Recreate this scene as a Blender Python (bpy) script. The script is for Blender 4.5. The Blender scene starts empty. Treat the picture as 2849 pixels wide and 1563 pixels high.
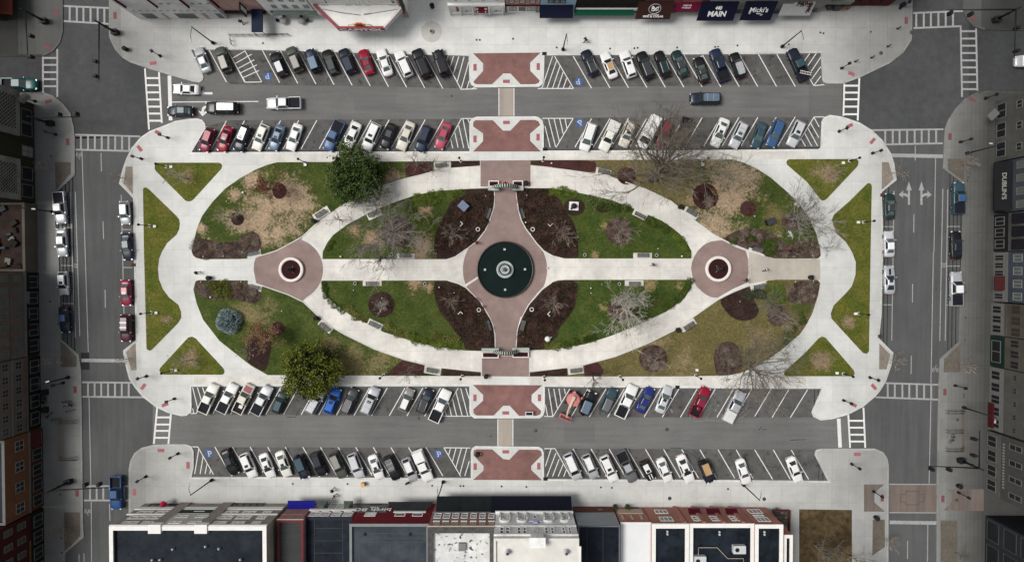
import bpy,math,random
import numpy as np
from mathutils import Vector,Matrix,Euler
PI=math.pi
random.seed(7)
SC=bpy.context.scene
COL=SC.collection
# ------ camera: near-vertical aerial view
FPX,CX,CY,H=1900.0,1424.5,781.5,117.0
TILT=-0.0205
cam_d=bpy.data.cameras.new("camera");cam=bpy.data.objects.new("camera",cam_d);COL.objects.link(cam)
cam.location=(0,0,H);cam.rotation_euler=(TILT,0,0)
cam_d.sensor_fit='HORIZONTAL';cam_d.sensor_width=36;cam_d.lens=FPX/2849*36
cam_d.clip_start=1;cam_d.clip_end=6000
SC.camera=cam
CA,SA=math.cos(TILT),math.sin(TILT)
def ray(px,py):
 u,v=(px-CX)/FPX,(CY-py)/FPX
 return Vector((u,v*CA+SA,v*SA-CA))
def P(px,py,z=0.0):
 d=ray(px,py);t=(z-H)/d.z
 return Vector((d.x*t,d.y*t,z))
TL={}
for r,y0 in(('1',0),('2',300),('3',700),('4',1050)):
 for c,x0 in(('1',0),('2',700),('3',1400),('4',2100)):
  TL[r+c]=(x0,y0,3.4393 if c=='4' else 3.5329)
TL.update(a=(520,440,4.709),b=(520,760,4.416),c=(1880,500,5.045),d=(1900,780,4.709),e=(1280,480,7.85),g=(1280,640,6.423),BL=(0,1263,4.711),BR=(2400,1263,4.711),B1=(250,1350,4.293),B2=(800,1350,4.293),B3=(1350,1350,4.293),B4=(1850,1350,4.293),U1=(300,0,5.724),U2=(700,0,5.724),U3=(1150,0,5.724),U4=(2150,0,5.724),s=(0,0,1))
def Q(t,x,y):
 a=TL[t];return(a[0]+x/a[2],a[1]+y/a[2])
def S(t,*pts):
 return[Q(t,x,y)for x,y in pts]
def G(t,x,y,z=0.0):
 return P(*Q(t,x,y),z)
 # ------ materials
def nt(m):
 m.use_nodes=True;n=m.node_tree;return n,n.nodes,n.links,n.nodes['Principled BSDF']
def rgba(c):return(c[0],c[1],c[2],1)
MATS={}
def mat(name,c,rough=0.6,metal=0.0,coat=0.0,c2=None,scale=1.0,big=0.0,bigscale=0.05,joint=None,spec=0.5,detail=4,streak=None,bump=0.0,speck=None):
 """procedural surface: colour noise, broad blotches, optional joints and specks, in world space"""
 if name in MATS:return MATS[name]
 m=bpy.data.materials.new(name);n,N,L,B=nt(m)
 B.inputs['Roughness'].default_value=rough;B.inputs['Metallic'].default_value=metal
 B.inputs['Coat Weight'].default_value=coat;B.inputs['Coat Roughness'].default_value=0.08
 B.inputs['Specular IOR Level'].default_value=spec if rough<.46 else min(spec,.10)
 if c2 is None:c2=tuple(x*0.86 for x in c)
 geo=N.new('ShaderNodeNewGeometry');pos=geo.outputs['Position']
 src=pos
 if streak:
  mp=N.new('ShaderNodeMapping');mp.inputs['Scale'].default_value=streak;L.new(pos,mp.inputs['Vector']);src=mp.outputs['Vector']
 no=N.new('ShaderNodeTexNoise');no.inputs['Scale'].default_value=scale;no.inputs['Detail'].default_value=detail;no.inputs['Roughness'].default_value=0.6
 L.new(src,no.inputs['Vector'])
 rp=N.new('ShaderNodeMapRange');rp.inputs['From Min'].default_value=0.32;rp.inputs['From Max'].default_value=0.68
 L.new(no.outputs['Fac'],rp.inputs['Value'])
 mx=N.new('ShaderNodeMix');mx.data_type='RGBA';mx.inputs['A'].default_value=rgba(c);mx.inputs['B'].default_value=rgba(c2)
 L.new(rp.outputs['Result'],mx.inputs['Factor']);out=mx.outputs['Result']
 def mul(sock,amt_min,amt_max,out,f0=0.3,f1=0.7):
  r=N.new('ShaderNodeMapRange');r.inputs['From Min'].default_value=f0;r.inputs['From Max'].default_value=f1
  r.inputs['To Min'].default_value=amt_min;r.inputs['To Max'].default_value=amt_max;L.new(sock,r.inputs['Value'])
  k=N.new('ShaderNodeMix');k.data_type='RGBA';k.blend_type='MULTIPLY';k.inputs['Factor'].default_value=1
  L.new(out,k.inputs['A']);L.new(r.outputs['Result'],k.inputs['B']);return k.outputs['Result']
 if big:
  n2=N.new('ShaderNodeTexNoise');n2.inputs['Scale'].default_value=bigscale;n2.inputs['Detail'].default_value=5;n2.inputs['Roughness'].default_value=0.65
  L.new(pos,n2.inputs['Vector']);out=mul(n2.outputs['Fac'],1-big,1+big*0.35,out)
 if speck:
  n3=N.new('ShaderNodeTexNoise');n3.inputs['Scale'].default_value=speck[0];n3.inputs['Detail'].default_value=2
  L.new(pos,n3.inputs['Vector']);out=mul(n3.outputs['Fac'],1-speck[1],1.0,out,speck[2],speck[2]+0.08)
 if joint:
  w,h,sz,dark=joint
  bt=N.new('ShaderNodeTexBrick');bt.inputs['Scale'].default_value=1.0;bt.inputs['Brick Width'].default_value=w;bt.inputs['Row Height'].default_value=h
  bt.inputs['Mortar Size'].default_value=sz;bt.inputs['Mortar Smooth'].default_value=0.3;bt.offset=0.0 if w>1 else 0.5
  bt.inputs['Color1'].default_value=(1,1,1,1);bt.inputs['Color2'].default_value=(0.93,0.93,0.93,1);bt.inputs['Mortar'].default_value=(dark,dark,dark,1)
  L.new(pos,bt.inputs['Vector'])
  k=N.new('ShaderNodeMix');k.data_type='RGBA';k.blend_type='MULTIPLY';k.inputs['Factor'].default_value=1
  L.new(out,k.inputs['A']);L.new(bt.outputs['Color'],k.inputs['B']);out=k.outputs['Result']
 L.new(out,B.inputs['Base Color'])
 if bump:
  b=N.new('ShaderNodeBump');b.inputs['Strength'].default_value=bump;b.inputs['Distance'].default_value=0.05
  L.new(no.outputs['Fac'],b.inputs['Height']);L.new(b.outputs['Normal'],B.inputs['Normal'])
 MATS[name]=m;return m
def lawn_mat(name,g1,g2,tan,blobs,bias=0.0,dry=(),dryc=(.105,.086,.036)):
 """grass with bare or dry patches that grow where the photo shows them (world-space centres)"""
 m=bpy.data.materials.new(name);n,N,L,B=nt(m);B.inputs['Roughness'].default_value=0.95;B.inputs['Specular IOR Level'].default_value=0.1
 pos=N.new('ShaderNodeNewGeometry').outputs['Position']
 def noise(s,d=4):
  k=N.new('ShaderNodeTexNoise');k.inputs['Scale'].default_value=s;k.inputs['Detail'].default_value=d;k.inputs['Roughness'].default_value=0.65;L.new(pos,k.inputs['Vector']);return k.outputs['Fac']
 def mr(sock,a,b,c,d):
  k=N.new('ShaderNodeMapRange');k.inputs[1].default_value=a;k.inputs[2].default_value=b;k.inputs[3].default_value=c;k.inputs[4].default_value=d;L.new(sock,k.inputs[0]);return k.outputs[0]
 def math_(op,a,b):
  k=N.new('ShaderNodeMath');k.operation=op
  for i,x in enumerate((a,b)):
   if isinstance(x,(int,float)):k.inputs[i].default_value=x
   else:L.new(x,k.inputs[i])
  return k.outputs[0]
 def mixc(f,a,b):
  k=N.new('ShaderNodeMix');k.data_type='RGBA';L.new(f,k.inputs['Factor'])
  for i,x in(('A',a),('B',b)):
   if isinstance(x,tuple):k.inputs[i].default_value=rgba(x)
   else:L.new(x,k.inputs[i])
  return k.outputs['Result']
 def field(bl):
  cur=None
  for(cx,cy,r)in bl:
   d=N.new('ShaderNodeVectorMath');d.operation='DISTANCE';c=P(cx,cy,0.16);d.inputs[1].default_value=c;L.new(pos,d.inputs[0])
   v=mr(d.outputs['Value'],r*0.15,r*1.35,1,0)
   cur=v if cur is None else math_('MAXIMUM',cur,v)
  return cur
 cur=field(blobs)
 no=math_('ADD',mr(noise(0.28,8),0.25,0.75,-0.6,0.6),mr(noise(1.6,6),0.3,0.7,-0.22,0.22))
 f=math_('ADD',no,bias)if cur is None else math_('ADD',math_('ADD',cur,no),bias)
 f=math_('ADD',f,mr(noise(3.2,6),.3,.7,-.3,.3));f=mr(f,0.22,0.86,0,1)
 g=mixc(mr(noise(0.35,5),0.35,0.65,0,1),g1,g2)
 if dry:g=mixc(mr(math_('ADD',field(dry),no),.2,.8,0,1),g,dryc)
 c=mixc(f,g,tan)
 k=N.new('ShaderNodeMix');k.data_type='RGBA';k.blend_type='MULTIPLY';k.inputs['Factor'].default_value=1
 L.new(c,k.inputs['A']);L.new(math_('MULTIPLY',mr(noise(3.5,6),0.3,0.7,0.55,1.45),mr(noise(11.0,2),0.3,0.7,0.6,1.4)),k.inputs['B'])
 L.new(k.outputs['Result'],B.inputs['Base Color']);return m
 # ------ mesh builder
class MB:
 def __init__(s):s.v=[];s.f=[];s.m=[];s.sm=[]
 def add(s,vs,fs,mi=0,smooth=False):
  o=len(s.v);s.v+=[tuple(v)for v in vs]
  for f in fs:s.f.append([i+o for i in f]);s.m.append(mi);s.sm.append(smooth)
 def prism(s,pts,z0,z1,mi=0,bottom=False):
  n=len(pts);a=sum(pts[i][0]*pts[(i+1)%n][1]-pts[(i+1)%n][0]*pts[i][1]for i in range(n))
  if a<0:pts=pts[::-1]
  vs=[(p[0],p[1],z0)for p in pts]+[(p[0],p[1],z1)for p in pts]
  fs=[list(range(n,2*n))]+[[i,(i+1)%n,(i+1)%n+n,i+n]for i in range(n)]
  if bottom:fs.append(list(range(n))[::-1])
  s.add(vs,fs,mi)
 def flat(s,pts,z,mi=0):
  n=len(pts);a=sum(pts[i][0]*pts[(i+1)%n][1]-pts[(i+1)%n][0]*pts[i][1]for i in range(n))
  if a<0:pts=pts[::-1]
  s.add([(p[0],p[1],z)for p in pts],[list(range(n))],mi)
 def box(s,c,d,mi=0,rz=0.0,M=None):
  x,y,z=d[0]/2,d[1]/2,d[2]/2
  vs=[Vector((a*x,b*y,e*z))for e in(-1,1)for a,b in((-1,-1),(1,-1),(1,1),(-1,1))]
  R=M if M is not None else Matrix.Rotation(rz,3,'Z')
  s.add([R@v+Vector(c)for v in vs],[[3,2,1,0],[4,5,6,7],[0,1,5,4],[1,2,6,5],[2,3,7,6],[3,0,4,7]],mi)
 def tube(s,path,rad,n=6,mi=0,cap=True,smooth=True):
  path=[Vector(p)for p in path];k=len(path)
  if not hasattr(rad,'__len__'):rad=[rad]*k
  vs=[];up=Vector((0,0,1))
  for i,p in enumerate(path):
   d=(path[min(i+1,k-1)]-path[max(i-1,0)]);d=d.normalized()if d.length>1e-9 else Vector((0,0,1))
   a=d.cross(up if abs(d.z)<0.95 else Vector((1,0,0))).normalized();b=d.cross(a)
   for j in range(n):
    t=2*PI*j/n;vs.append(p+(a*math.cos(t)+b*math.sin(t))*rad[i])
  fs=[[i*n+j,i*n+(j+1)%n,(i+1)*n+(j+1)%n,(i+1)*n+j]for i in range(k-1)for j in range(n)]
  if cap:fs+=[list(range(n))[::-1],list(range((k-1)*n,k*n))]
  s.add(vs,fs,mi,smooth)
 def lathe(s,prof,n=16,c=(0,0,0),mi=0,smooth=True,a0=0.0,a1=2*PI):
  full=abs(a1-a0-2*PI)<1e-6;k=len(prof);m=n if full else n+1
  vs=[]
  for j in range(m):
   t=a0+(a1-a0)*j/n
   for r,z in prof:vs.append((c[0]+r*math.cos(t),c[1]+r*math.sin(t),c[2]+z))
  fs=[[j*k+i,((j+1)%m)*k+i,((j+1)%m)*k+i+1,j*k+i+1]for j in range(n)for i in range(k-1)]
  s.add(vs,fs,mi,smooth)
 def disc(s,c,r,n=20,mi=0):
  s.add([(c[0]+r*math.cos(2*PI*j/n),c[1]+r*math.sin(2*PI*j/n),c[2])for j in range(n)],[list(range(n))],mi)
 def stroke(s,a,b,w,z,mi=0):
  a=Vector((a[0],a[1]));b=Vector((b[0],b[1]));d=(b-a);L=d.length
  if L<1e-6:return
  d/=L;nrm=Vector((-d.y,d.x))*w/2
  s.add([(*(a-nrm),z),(*(b-nrm),z),(*(b+nrm),z),(*(a+nrm),z)],[[0,1,2,3]],mi)
 def ball(s,c,r,n=10,mi=0,sz=1.0):
  m=max(4,n//2)
  s.lathe([(max(0.0001,r*math.sin(PI*i/m)),-r*sz*math.cos(PI*i/m))for i in range(m+1)],n,c,mi)
 def mesh(s,name,mats=()):
  me=bpy.data.meshes.new(name);me.from_pydata(s.v,[],s.f)
  for m in mats:me.materials.append(m)
  if s.f:
   me.polygons.foreach_set('material_index',s.m);me.polygons.foreach_set('use_smooth',s.sm)
  me.update();return me
def link(name,data,parent=None,loc=None,rz=0.0):
 o=bpy.data.objects.new(name,data);COL.objects.link(o)
 if parent is not None:o.parent=parent
 if loc is not None:o.location=loc
 if rz:o.rotation_euler=(0,0,rz)
 return o
def put(name,mb,mats,parent=None,loc=None,rz=0.0):
 if not isinstance(mats,(list,tuple)):mats=[mats]
 return link(name,mb.mesh(name,mats),parent,loc,rz)
def tag(o,label,cat,group=None):
 o['label']=label;o['category']=cat
 if group:o['group']=group
 return o
def thing(name,label,cat,loc=(0,0,0),rz=0.0,group=None):
 o=link(name,None,None,loc,rz);o.empty_display_size=0.3;return tag(o,label,cat,group)
def struct(name,mb,mats):
 o=put(name,mb,mats);o['kind']='structure';return o
def dup(root,loc,rz,label=None,group=None):
 r=root.copy();COL.objects.link(r);r.location=loc;r.rotation_euler=(0,0,rz)
 if label:r['label']=label
 if group:r['group']=group
 for ch in list(root.children):
  c=ch.copy();COL.objects.link(c);c.parent=r
  for g in list(ch.children):
   d=g.copy();COL.objects.link(d);d.parent=c
 return r
ORD='zeroth first second third fourth fifth sixth seventh eighth ninth tenth eleventh twelfth thirteenth fourteenth fifteenth sixteenth seventeenth'.split()
def chaikin(p,it=2,closed=True):
 for _ in range(it):
  q=[];n=len(p)
  for i in range(n if closed else n-1):
   a,b=p[i],p[(i+1)%n]
   q+=[(a[0]*.75+b[0]*.25,a[1]*.75+b[1]*.25),(a[0]*.25+b[0]*.75,a[1]*.25+b[1]*.75)]
  p=q if closed else[p[0]]+q+[p[-1]]
 return p
def W(pts,z=0.0):return[tuple(P(x,y,z)[:2])for x,y in pts]
def offset(pts,d):
 """inward offset of a closed polygon (2D, metres)"""
 n=len(pts);a=sum(pts[i][0]*pts[(i+1)%n][1]-pts[(i+1)%n][0]*pts[i][1]for i in range(n))
 if a<0:pts=pts[::-1]
 out=[]
 for i in range(n):
  p0,p1,p2=Vector(pts[i-1]),Vector(pts[i]),Vector(pts[(i+1)%n])
  d1=(p1-p0).normalized();d2=(p2-p1).normalized();n1=Vector((-d1.y,d1.x));n2=Vector((-d2.y,d2.x))
  b=n1+n2;k=b.length
  if k<1e-4:b=n1
  else:b=b/k;b=b/max(0.45,b.dot(n1))
  out.append(tuple(p1+b*d))
 return pts,out
 # ------ world and light: soft overcast daylight
SUN_EL,SUN_AZ=math.radians(58),math.radians(277)
w=bpy.data.worlds.new("World");SC.world=w;w.use_nodes=True
N,L=w.node_tree.nodes,w.node_tree.links
sky=N.new('ShaderNodeTexSky');sky.sky_type='NISHITA';sky.sun_disc=False;sky.sun_elevation=SUN_EL;sky.sun_rotation=SUN_AZ;sky.air_density=1.0;sky.dust_density=3.0
hs=N.new('ShaderNodeHueSaturation');hs.inputs['Saturation'].default_value=0.22
L.new(sky.outputs['Color'],hs.inputs['Color']);L.new(hs.outputs['Color'],N['Background'].inputs['Color']);N['Background'].inputs['Strength'].default_value=0.135
sd=bpy.data.lights.new("sun",'SUN');sd.energy=3.3;sd.angle=math.radians(24);sd.color=(1,0.96,0.9)
so=bpy.data.objects.new("sun",sd);COL.objects.link(so)
sv=Vector((math.sin(SUN_AZ)*math.cos(SUN_EL),math.cos(SUN_AZ)*math.cos(SUN_EL),math.sin(SUN_EL)))
so.rotation_euler=(-sv).to_track_quat('-Z','Y').to_euler();so.location=sv*100
SC.view_settings.view_transform='Standard';SC.view_settings.look='None';SC.view_settings.exposure=0
SC.render.engine='CYCLES'
SC.cycles.max_bounces=5;SC.cycles.diffuse_bounces=3;SC.cycles.glossy_bounces=2
# ====== THE SETTING
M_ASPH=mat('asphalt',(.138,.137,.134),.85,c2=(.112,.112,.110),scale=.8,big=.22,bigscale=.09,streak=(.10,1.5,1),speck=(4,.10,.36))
M_ASPH_MID=mat('asphalt_side_shaded',(.080,.083,.083),.85,c2=(.064,.066,.066),scale=.8,big=.22,bigscale=.08,streak=(1.5,.10,1),speck=(4,.10,.36))  # side streets darkened: vignette shade put into the asphalt colour
M_ASPH_OUT=mat('asphalt_corner_shaded',(.045,.047,.048),.85,c2=(.036,.037,.038),scale=1.0,big=.25,bigscale=.07,speck=(4,.1,.36))  # outermost asphalt, darkest step of the painted vignette
M_BAY=mat('asphalt_bay',(.106,.104,.101),.85,c2=(.074,.072,.07),scale=.7,big=.34,bigscale=.16,detail=9,speck=(1.1,.38,.34))
M_PAINT=mat('road_paint',(.62,.62,.60),.7,c2=(.5,.5,.49),scale=3,big=.12,bigscale=.3)
M_PAINT2=mat('road_paint_side_shaded',(.30,.30,.30),.7,c2=(.22,.22,.22),scale=3,big=.15,bigscale=.3)  # side copy of the road paint, shade put into its colour
M_BLUE=mat('road_paint_blue',(.035,.09,.27),.7,c2=(.05,.09,.19),scale=4)
M_CONC_W=mat('concrete_warm',(.59,.57,.53),.85,c2=(.53,.51,.475),scale=.9,big=.30,bigscale=.16,detail=9,joint=(3.6,3.6,.045,.84),speck=(1.6,.05,.36))
M_KERB=mat('kerb_stone',(.56,.55,.52),.8,c2=(.46,.45,.43),scale=1.2,big=.2,bigscale=.2)
M_BRICK=mat('brick_paving',(.255,.188,.174),.85,c2=(.215,.152,.140),scale=.6,big=.26,bigscale=.12,joint=(.42,.21,.014,.78))
M_BRICK_R=mat('brick_paving_red',(.22,.118,.106),.85,c2=(.172,.09,.083),scale=.7,big=.3,bigscale=.15,joint=(.42,.21,.014,.78))
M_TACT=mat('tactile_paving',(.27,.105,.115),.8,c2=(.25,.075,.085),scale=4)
M_TACT_E=mat('tactile_side_shaded',(.15,.055,.06),.8,c2=(.12,.045,.05),scale=4)  # dimmed copy for the sides, edge shade painted in
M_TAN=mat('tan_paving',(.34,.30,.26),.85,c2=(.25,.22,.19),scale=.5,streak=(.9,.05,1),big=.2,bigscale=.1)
M_TAN_E=mat('tan_side_shaded',(.15,.122,.106),.85,c2=(.102,.084,.074),scale=.8,streak=(1,.04,1),big=.2,bigscale=.1)  # tan paving near the sides, darkened as painted edge shade
M_MULCH=mat('mulch',(.050,.029,.024),.95,c2=(.026,.015,.013),scale=2.6,big=.45,bigscale=.5,detail=9,speck=(5,.5,.42),bump=.6)
M_MULCH_R=mat('mulch_red',(.062,.026,.024),.95,c2=(.04,.017,.017),scale=3.2,big=.4,bigscale=.6,detail=9,bump=.6)
M_MULCH_L=mat('mulch_leafy',(.105,.075,.062),.95,c2=(.036,.02,.017),scale=1.4,big=.45,bigscale=.5,detail=10,speck=(4,.4,.42),bump=.6)
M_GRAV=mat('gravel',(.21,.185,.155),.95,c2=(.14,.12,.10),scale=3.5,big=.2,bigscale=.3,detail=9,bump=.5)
M_GRAV_E=mat('gravel_side_shaded',(.115,.10,.083),.95,c2=(.075,.066,.055),scale=3.5,big=.2,bigscale=.3,detail=9,bump=.5)  # side gravel with the edge shade held in its colour
M_SOIL=mat('soil',(.034,.011,.011),.95,c2=(.018,.006,.006),scale=6,bump=.5)
M_DRY=mat('dry_grass',(.095,.068,.032),.95,c2=(.035,.024,.013),scale=1.1,big=.5,bigscale=.2,detail=10,bump=.5)
g=MB();g.flat([(-3000,-3000),(3000,-3000),(3000,3000),(-3000,3000)],-0.08)
struct('ground',g,mat('ground_outer',(.045,.045,.043),.95,c2=(.035,.035,.033),scale=.05))
def road(name,pts,m):
 b=MB();b.flat(W(pts),0.0);return struct(name,b,m)
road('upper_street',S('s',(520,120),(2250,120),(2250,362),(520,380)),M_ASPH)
M_ASPH_E=mat('asphalt_end_shaded',(.116,.116,.114),.85,c2=(.094,.094,.092),scale=.8,big=.22,bigscale=.09,streak=(.10,1.5,1),speck=(4,.10,.36));M_ASPH_J=mat('asphalt_junction_shaded',(.062,.064,.065),.85,c2=(.049,.051,.052),scale=.8,big=.22,bigscale=.09,speck=(4,.10,.36))  # street tones step down outward, a vignette painted in the asphalt
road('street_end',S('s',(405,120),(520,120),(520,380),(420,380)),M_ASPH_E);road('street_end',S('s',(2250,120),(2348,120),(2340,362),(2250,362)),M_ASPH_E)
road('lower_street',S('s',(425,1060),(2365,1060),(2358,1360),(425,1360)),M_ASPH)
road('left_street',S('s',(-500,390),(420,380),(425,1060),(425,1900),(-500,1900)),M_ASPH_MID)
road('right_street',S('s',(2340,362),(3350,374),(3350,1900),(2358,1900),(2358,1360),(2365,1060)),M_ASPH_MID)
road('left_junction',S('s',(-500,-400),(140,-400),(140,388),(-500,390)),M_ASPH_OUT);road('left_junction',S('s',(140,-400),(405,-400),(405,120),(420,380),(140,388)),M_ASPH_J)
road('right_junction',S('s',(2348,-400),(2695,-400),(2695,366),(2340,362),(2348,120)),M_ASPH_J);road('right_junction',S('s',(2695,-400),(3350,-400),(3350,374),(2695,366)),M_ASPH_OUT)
PARK=S('s',(533,424),(560,378),(572,358),(571,345),(563,334),(549,330),(524,331),(487,337),(453,351),(416,365),(391,382),(365,413),(351,442),(341,470),(331,511),(365,546),(370,552),(372,700),(375,841),(378,946),(342,975),(348,1011),(359,1054),(376,1079),(396,1103),(433,1132),(467,1148),(504,1157),(519,1156),(532,1146),(533,1130),(532,1075),(700,1074),(1000,1074),(1306,1074),(1306,1146),(1309,1156),(1320,1163),(1502,1163),(1511,1156),(1516,1141),(1516,1075),(1900,1079),(2286,1081),(2263,1134),(2258,1146),(2263,1159),(2283,1169),(2318,1165),(2362,1152),(2402,1131),(2436,1102),(2449,1087),(2466,1058),(2481,1014),(2486,981),(2446,941),(2453,874),(2455,780),(2457,700),(2456,600),(2453,535),(2495,501),(2488,454),(2478,425),(2455,390),(2426,362),(2391,341),(2344,325),(2309,320),(2293,326),(2286,338),(2283,411),(2276,415),(1900,418),(1513,419),(1513,351),(1509,335),(1497,326),(1488,324),(1327,325),(1312,330),(1306,342),(1306,421),(1000,422),(700,423))
TOPB=S('s',(303,-250),(303,100),(307,113),(320,139),(340,161),(362,174),(402,188),(444,201),(498,217),(538,228),(555,230),(564,224),(566,214),(563,204),(548,172),(532,139),(700,139),(1000,148),(1304,156),(1306,226),(1311,236),(1323,244),(1499,242),(1509,235),(1513,224),(1515,155),(1800,153),(2100,151),(2284,148),(2286,190),(2288,221),(2291,228),(2301,233),(2347,233),(2391,217),(2475,177),(2513,148),(2536,113),(2538,96),(2539,0),(2539,-250))
BOTB=S('s',(358,1900),(358,1450),(358,1305),(362,1282),(374,1259),(393,1245),(425,1237),(464,1235),(518,1235),(533,1241),(539,1256),(539,1300),(533,1327),(700,1326),(1000,1328),(1310,1329),(1310,1256),(1313,1246),(1323,1240),(1499,1242),(1509,1248),(1513,1259),(1514,1332),(1800,1333),(2100,1335),(2303,1337),(2285,1301),(2267,1265),(2268,1256),(2273,1250),(2286,1247),(2434,1247),(2458,1257),(2469,1274),(2473,1294),(2472,1450),(2472,1900))
LEFTB=S('s',(-500,258),(122,258),(147,266),(175,289),(195,314),(205,354),(208,385),(208,487),(158,535),(150,545),(155,637),(163,708),(167,820),(170,943),(219,986),(226,1034),(226,1050),(229,1250),(231,1450),(233,1494),(182,1537),(180,1563),(180,1900),(-500,1900))
NWB=S('s',(-500,157),(119,157),(147,144),(167,119),(175,88),(175,-250),(-500,-250))
NEB=S('s',(2679,-250),(2679,0),(2680,29),(2690,55),(2711,76),(2740,84),(2821,86),(3350,86),(3350,-250))
RIGHTB=S('s',(3350,256),(2849,256),(2754,253),(2719,256),(2687,273),(2661,299),(2641,329),(2629,358),(2626,416),(2624,469),(2681,512),(2679,560),(2677,620),(2674,700),(2667,950),(2615,997),(2612,1063),(2610,1137),(2606,1350),(2606,1900),(3350,1900))
KZ=0.13
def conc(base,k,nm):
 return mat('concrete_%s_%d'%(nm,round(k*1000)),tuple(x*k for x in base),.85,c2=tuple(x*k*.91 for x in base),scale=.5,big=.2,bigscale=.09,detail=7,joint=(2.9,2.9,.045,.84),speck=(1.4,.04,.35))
def clipx(p,x0,x1):
 for xc,s_ in((x0,1),(x1,-1)):
  q=[]
  for i in range(len(p)):
   a,b=p[i-1],p[i];fa,fb=(a[0]-xc)*s_,(b[0]-xc)*s_
   if(fa>=0)!=(fb>=0):f=fa/(fa-fb);q.append((xc,a[1]+(b[1]-a[1])*f))
   if fb>=0:q.append(b)
  p=q
  if len(p)<3:return[]
 return p
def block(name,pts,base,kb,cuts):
 """one raised pavement with its own kerb stones; slices paint a vignette into both"""
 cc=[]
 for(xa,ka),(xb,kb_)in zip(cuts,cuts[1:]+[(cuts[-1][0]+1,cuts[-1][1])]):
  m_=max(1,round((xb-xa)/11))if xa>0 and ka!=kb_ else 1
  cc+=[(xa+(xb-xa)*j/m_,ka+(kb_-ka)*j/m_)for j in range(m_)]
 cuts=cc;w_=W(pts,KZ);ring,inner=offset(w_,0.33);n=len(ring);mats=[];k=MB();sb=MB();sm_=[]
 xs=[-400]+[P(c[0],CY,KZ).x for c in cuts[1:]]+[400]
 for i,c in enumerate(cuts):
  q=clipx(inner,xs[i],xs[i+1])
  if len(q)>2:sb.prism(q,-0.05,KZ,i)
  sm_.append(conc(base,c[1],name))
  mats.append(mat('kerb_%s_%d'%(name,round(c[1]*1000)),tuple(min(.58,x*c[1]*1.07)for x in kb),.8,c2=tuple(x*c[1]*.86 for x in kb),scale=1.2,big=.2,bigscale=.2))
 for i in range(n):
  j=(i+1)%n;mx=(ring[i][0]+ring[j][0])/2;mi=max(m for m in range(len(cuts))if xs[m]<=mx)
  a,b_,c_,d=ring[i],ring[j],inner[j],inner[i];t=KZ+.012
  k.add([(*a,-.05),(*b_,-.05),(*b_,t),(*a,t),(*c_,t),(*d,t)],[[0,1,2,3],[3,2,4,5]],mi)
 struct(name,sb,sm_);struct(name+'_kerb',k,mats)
CB=(.56,.565,.545)  # cuts below scale slab and kerb tone: edge fall-off painted into colour
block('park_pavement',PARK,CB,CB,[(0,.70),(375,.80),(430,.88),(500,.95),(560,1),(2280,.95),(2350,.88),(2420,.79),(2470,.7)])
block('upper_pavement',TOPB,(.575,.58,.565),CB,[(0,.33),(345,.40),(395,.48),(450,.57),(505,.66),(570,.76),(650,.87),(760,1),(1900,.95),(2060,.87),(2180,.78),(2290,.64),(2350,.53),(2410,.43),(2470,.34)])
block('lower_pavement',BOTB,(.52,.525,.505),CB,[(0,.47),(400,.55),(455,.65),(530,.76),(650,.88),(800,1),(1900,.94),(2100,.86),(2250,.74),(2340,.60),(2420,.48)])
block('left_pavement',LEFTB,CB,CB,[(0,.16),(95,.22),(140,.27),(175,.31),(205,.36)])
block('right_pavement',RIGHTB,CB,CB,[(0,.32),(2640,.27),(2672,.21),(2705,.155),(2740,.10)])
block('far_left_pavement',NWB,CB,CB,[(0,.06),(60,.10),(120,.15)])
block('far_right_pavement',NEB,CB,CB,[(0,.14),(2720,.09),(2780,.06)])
def sheet(name,t,pts,z,m,smooth=0):
 p=S(t,*pts)
 if smooth:p=chaikin(p,smooth)
 b=MB();b.flat(W(p,z),z);return struct(name,b,m)
def slab(name,t,pts,z0,z1,m,smooth=0):
 p=S(t,*pts)
 if smooth:p=chaikin(p,smooth)
 b=MB();b.prism(W(p,z1),z0,z1);return struct(name,b,m)
for t,pts in(('s',[(568,142),(700,142),(1000,151),(1303,159),(1305,246),(640,235)]),('s',[(1517,158),(2100,154),(2283,151),(2286,236),(1517,243)]),('s',[(535,420),(575,352),(640,335),(1304,331),(1305,419)]),('s',[(1515,416),(1515,328),(2260,326),(2284,332),(2281,409)]),('s',[(535,1078),(1304,1077),(1304,1158),(535,1152)]),('s',[(1518,1078),(2282,1084),(2256,1146),(2262,1160),(1518,1160)]),('s',[(541,1243),(1308,1245),(1308,1326),(537,1323)]),('s',[(1516,1247),(2265,1250),(2299,1334),(1517,1329)])):
 sheet('parking_bay',t,pts,.004,M_BAY)
 # ------ painted markings
ZM=.010
def marks(name,t,lines,w=.15,m=None,z=ZM):
 b=MB()
 for l in lines:
  b.stroke(G(t,l[0],l[1],z),G(t,l[2],l[3],z),l[4]if len(l)>4 else w,z)
  z+=.00002
 return struct(name,b,m or M_PAINT)
def fan(a,b,n):
 return[tuple(a[i]+(b[i]-a[i])*k/(n-1)for i in range(4))for k in range(n)]
def lines_s(t,ls):return[(*Q(t,l[0],l[1]),*Q(t,l[2],l[3]))for l in ls]
marks('parking_lines','s',lines_s('11',[(2055,495,2225,808),(2235,495,2410,808)])+fan(lines_s('12',[(105,495,275,815)])[0],lines_s('12',[(1885,555,2058,880)])[0],11))
marks('parking_lines','s',fan(lines_s('13',[(688,555,868,868)])[0],lines_s('13',[(2322,540,2502,853)])[0],10)+lines_s('14',[(35,520,208,830),(210,520,388,830)]))
marks('parking_lines','s',fan(lines_s('21',[(2225,130,2075,410)])[0],lines_s('22',[(1885,115,1727,395)])[0],13))
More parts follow.
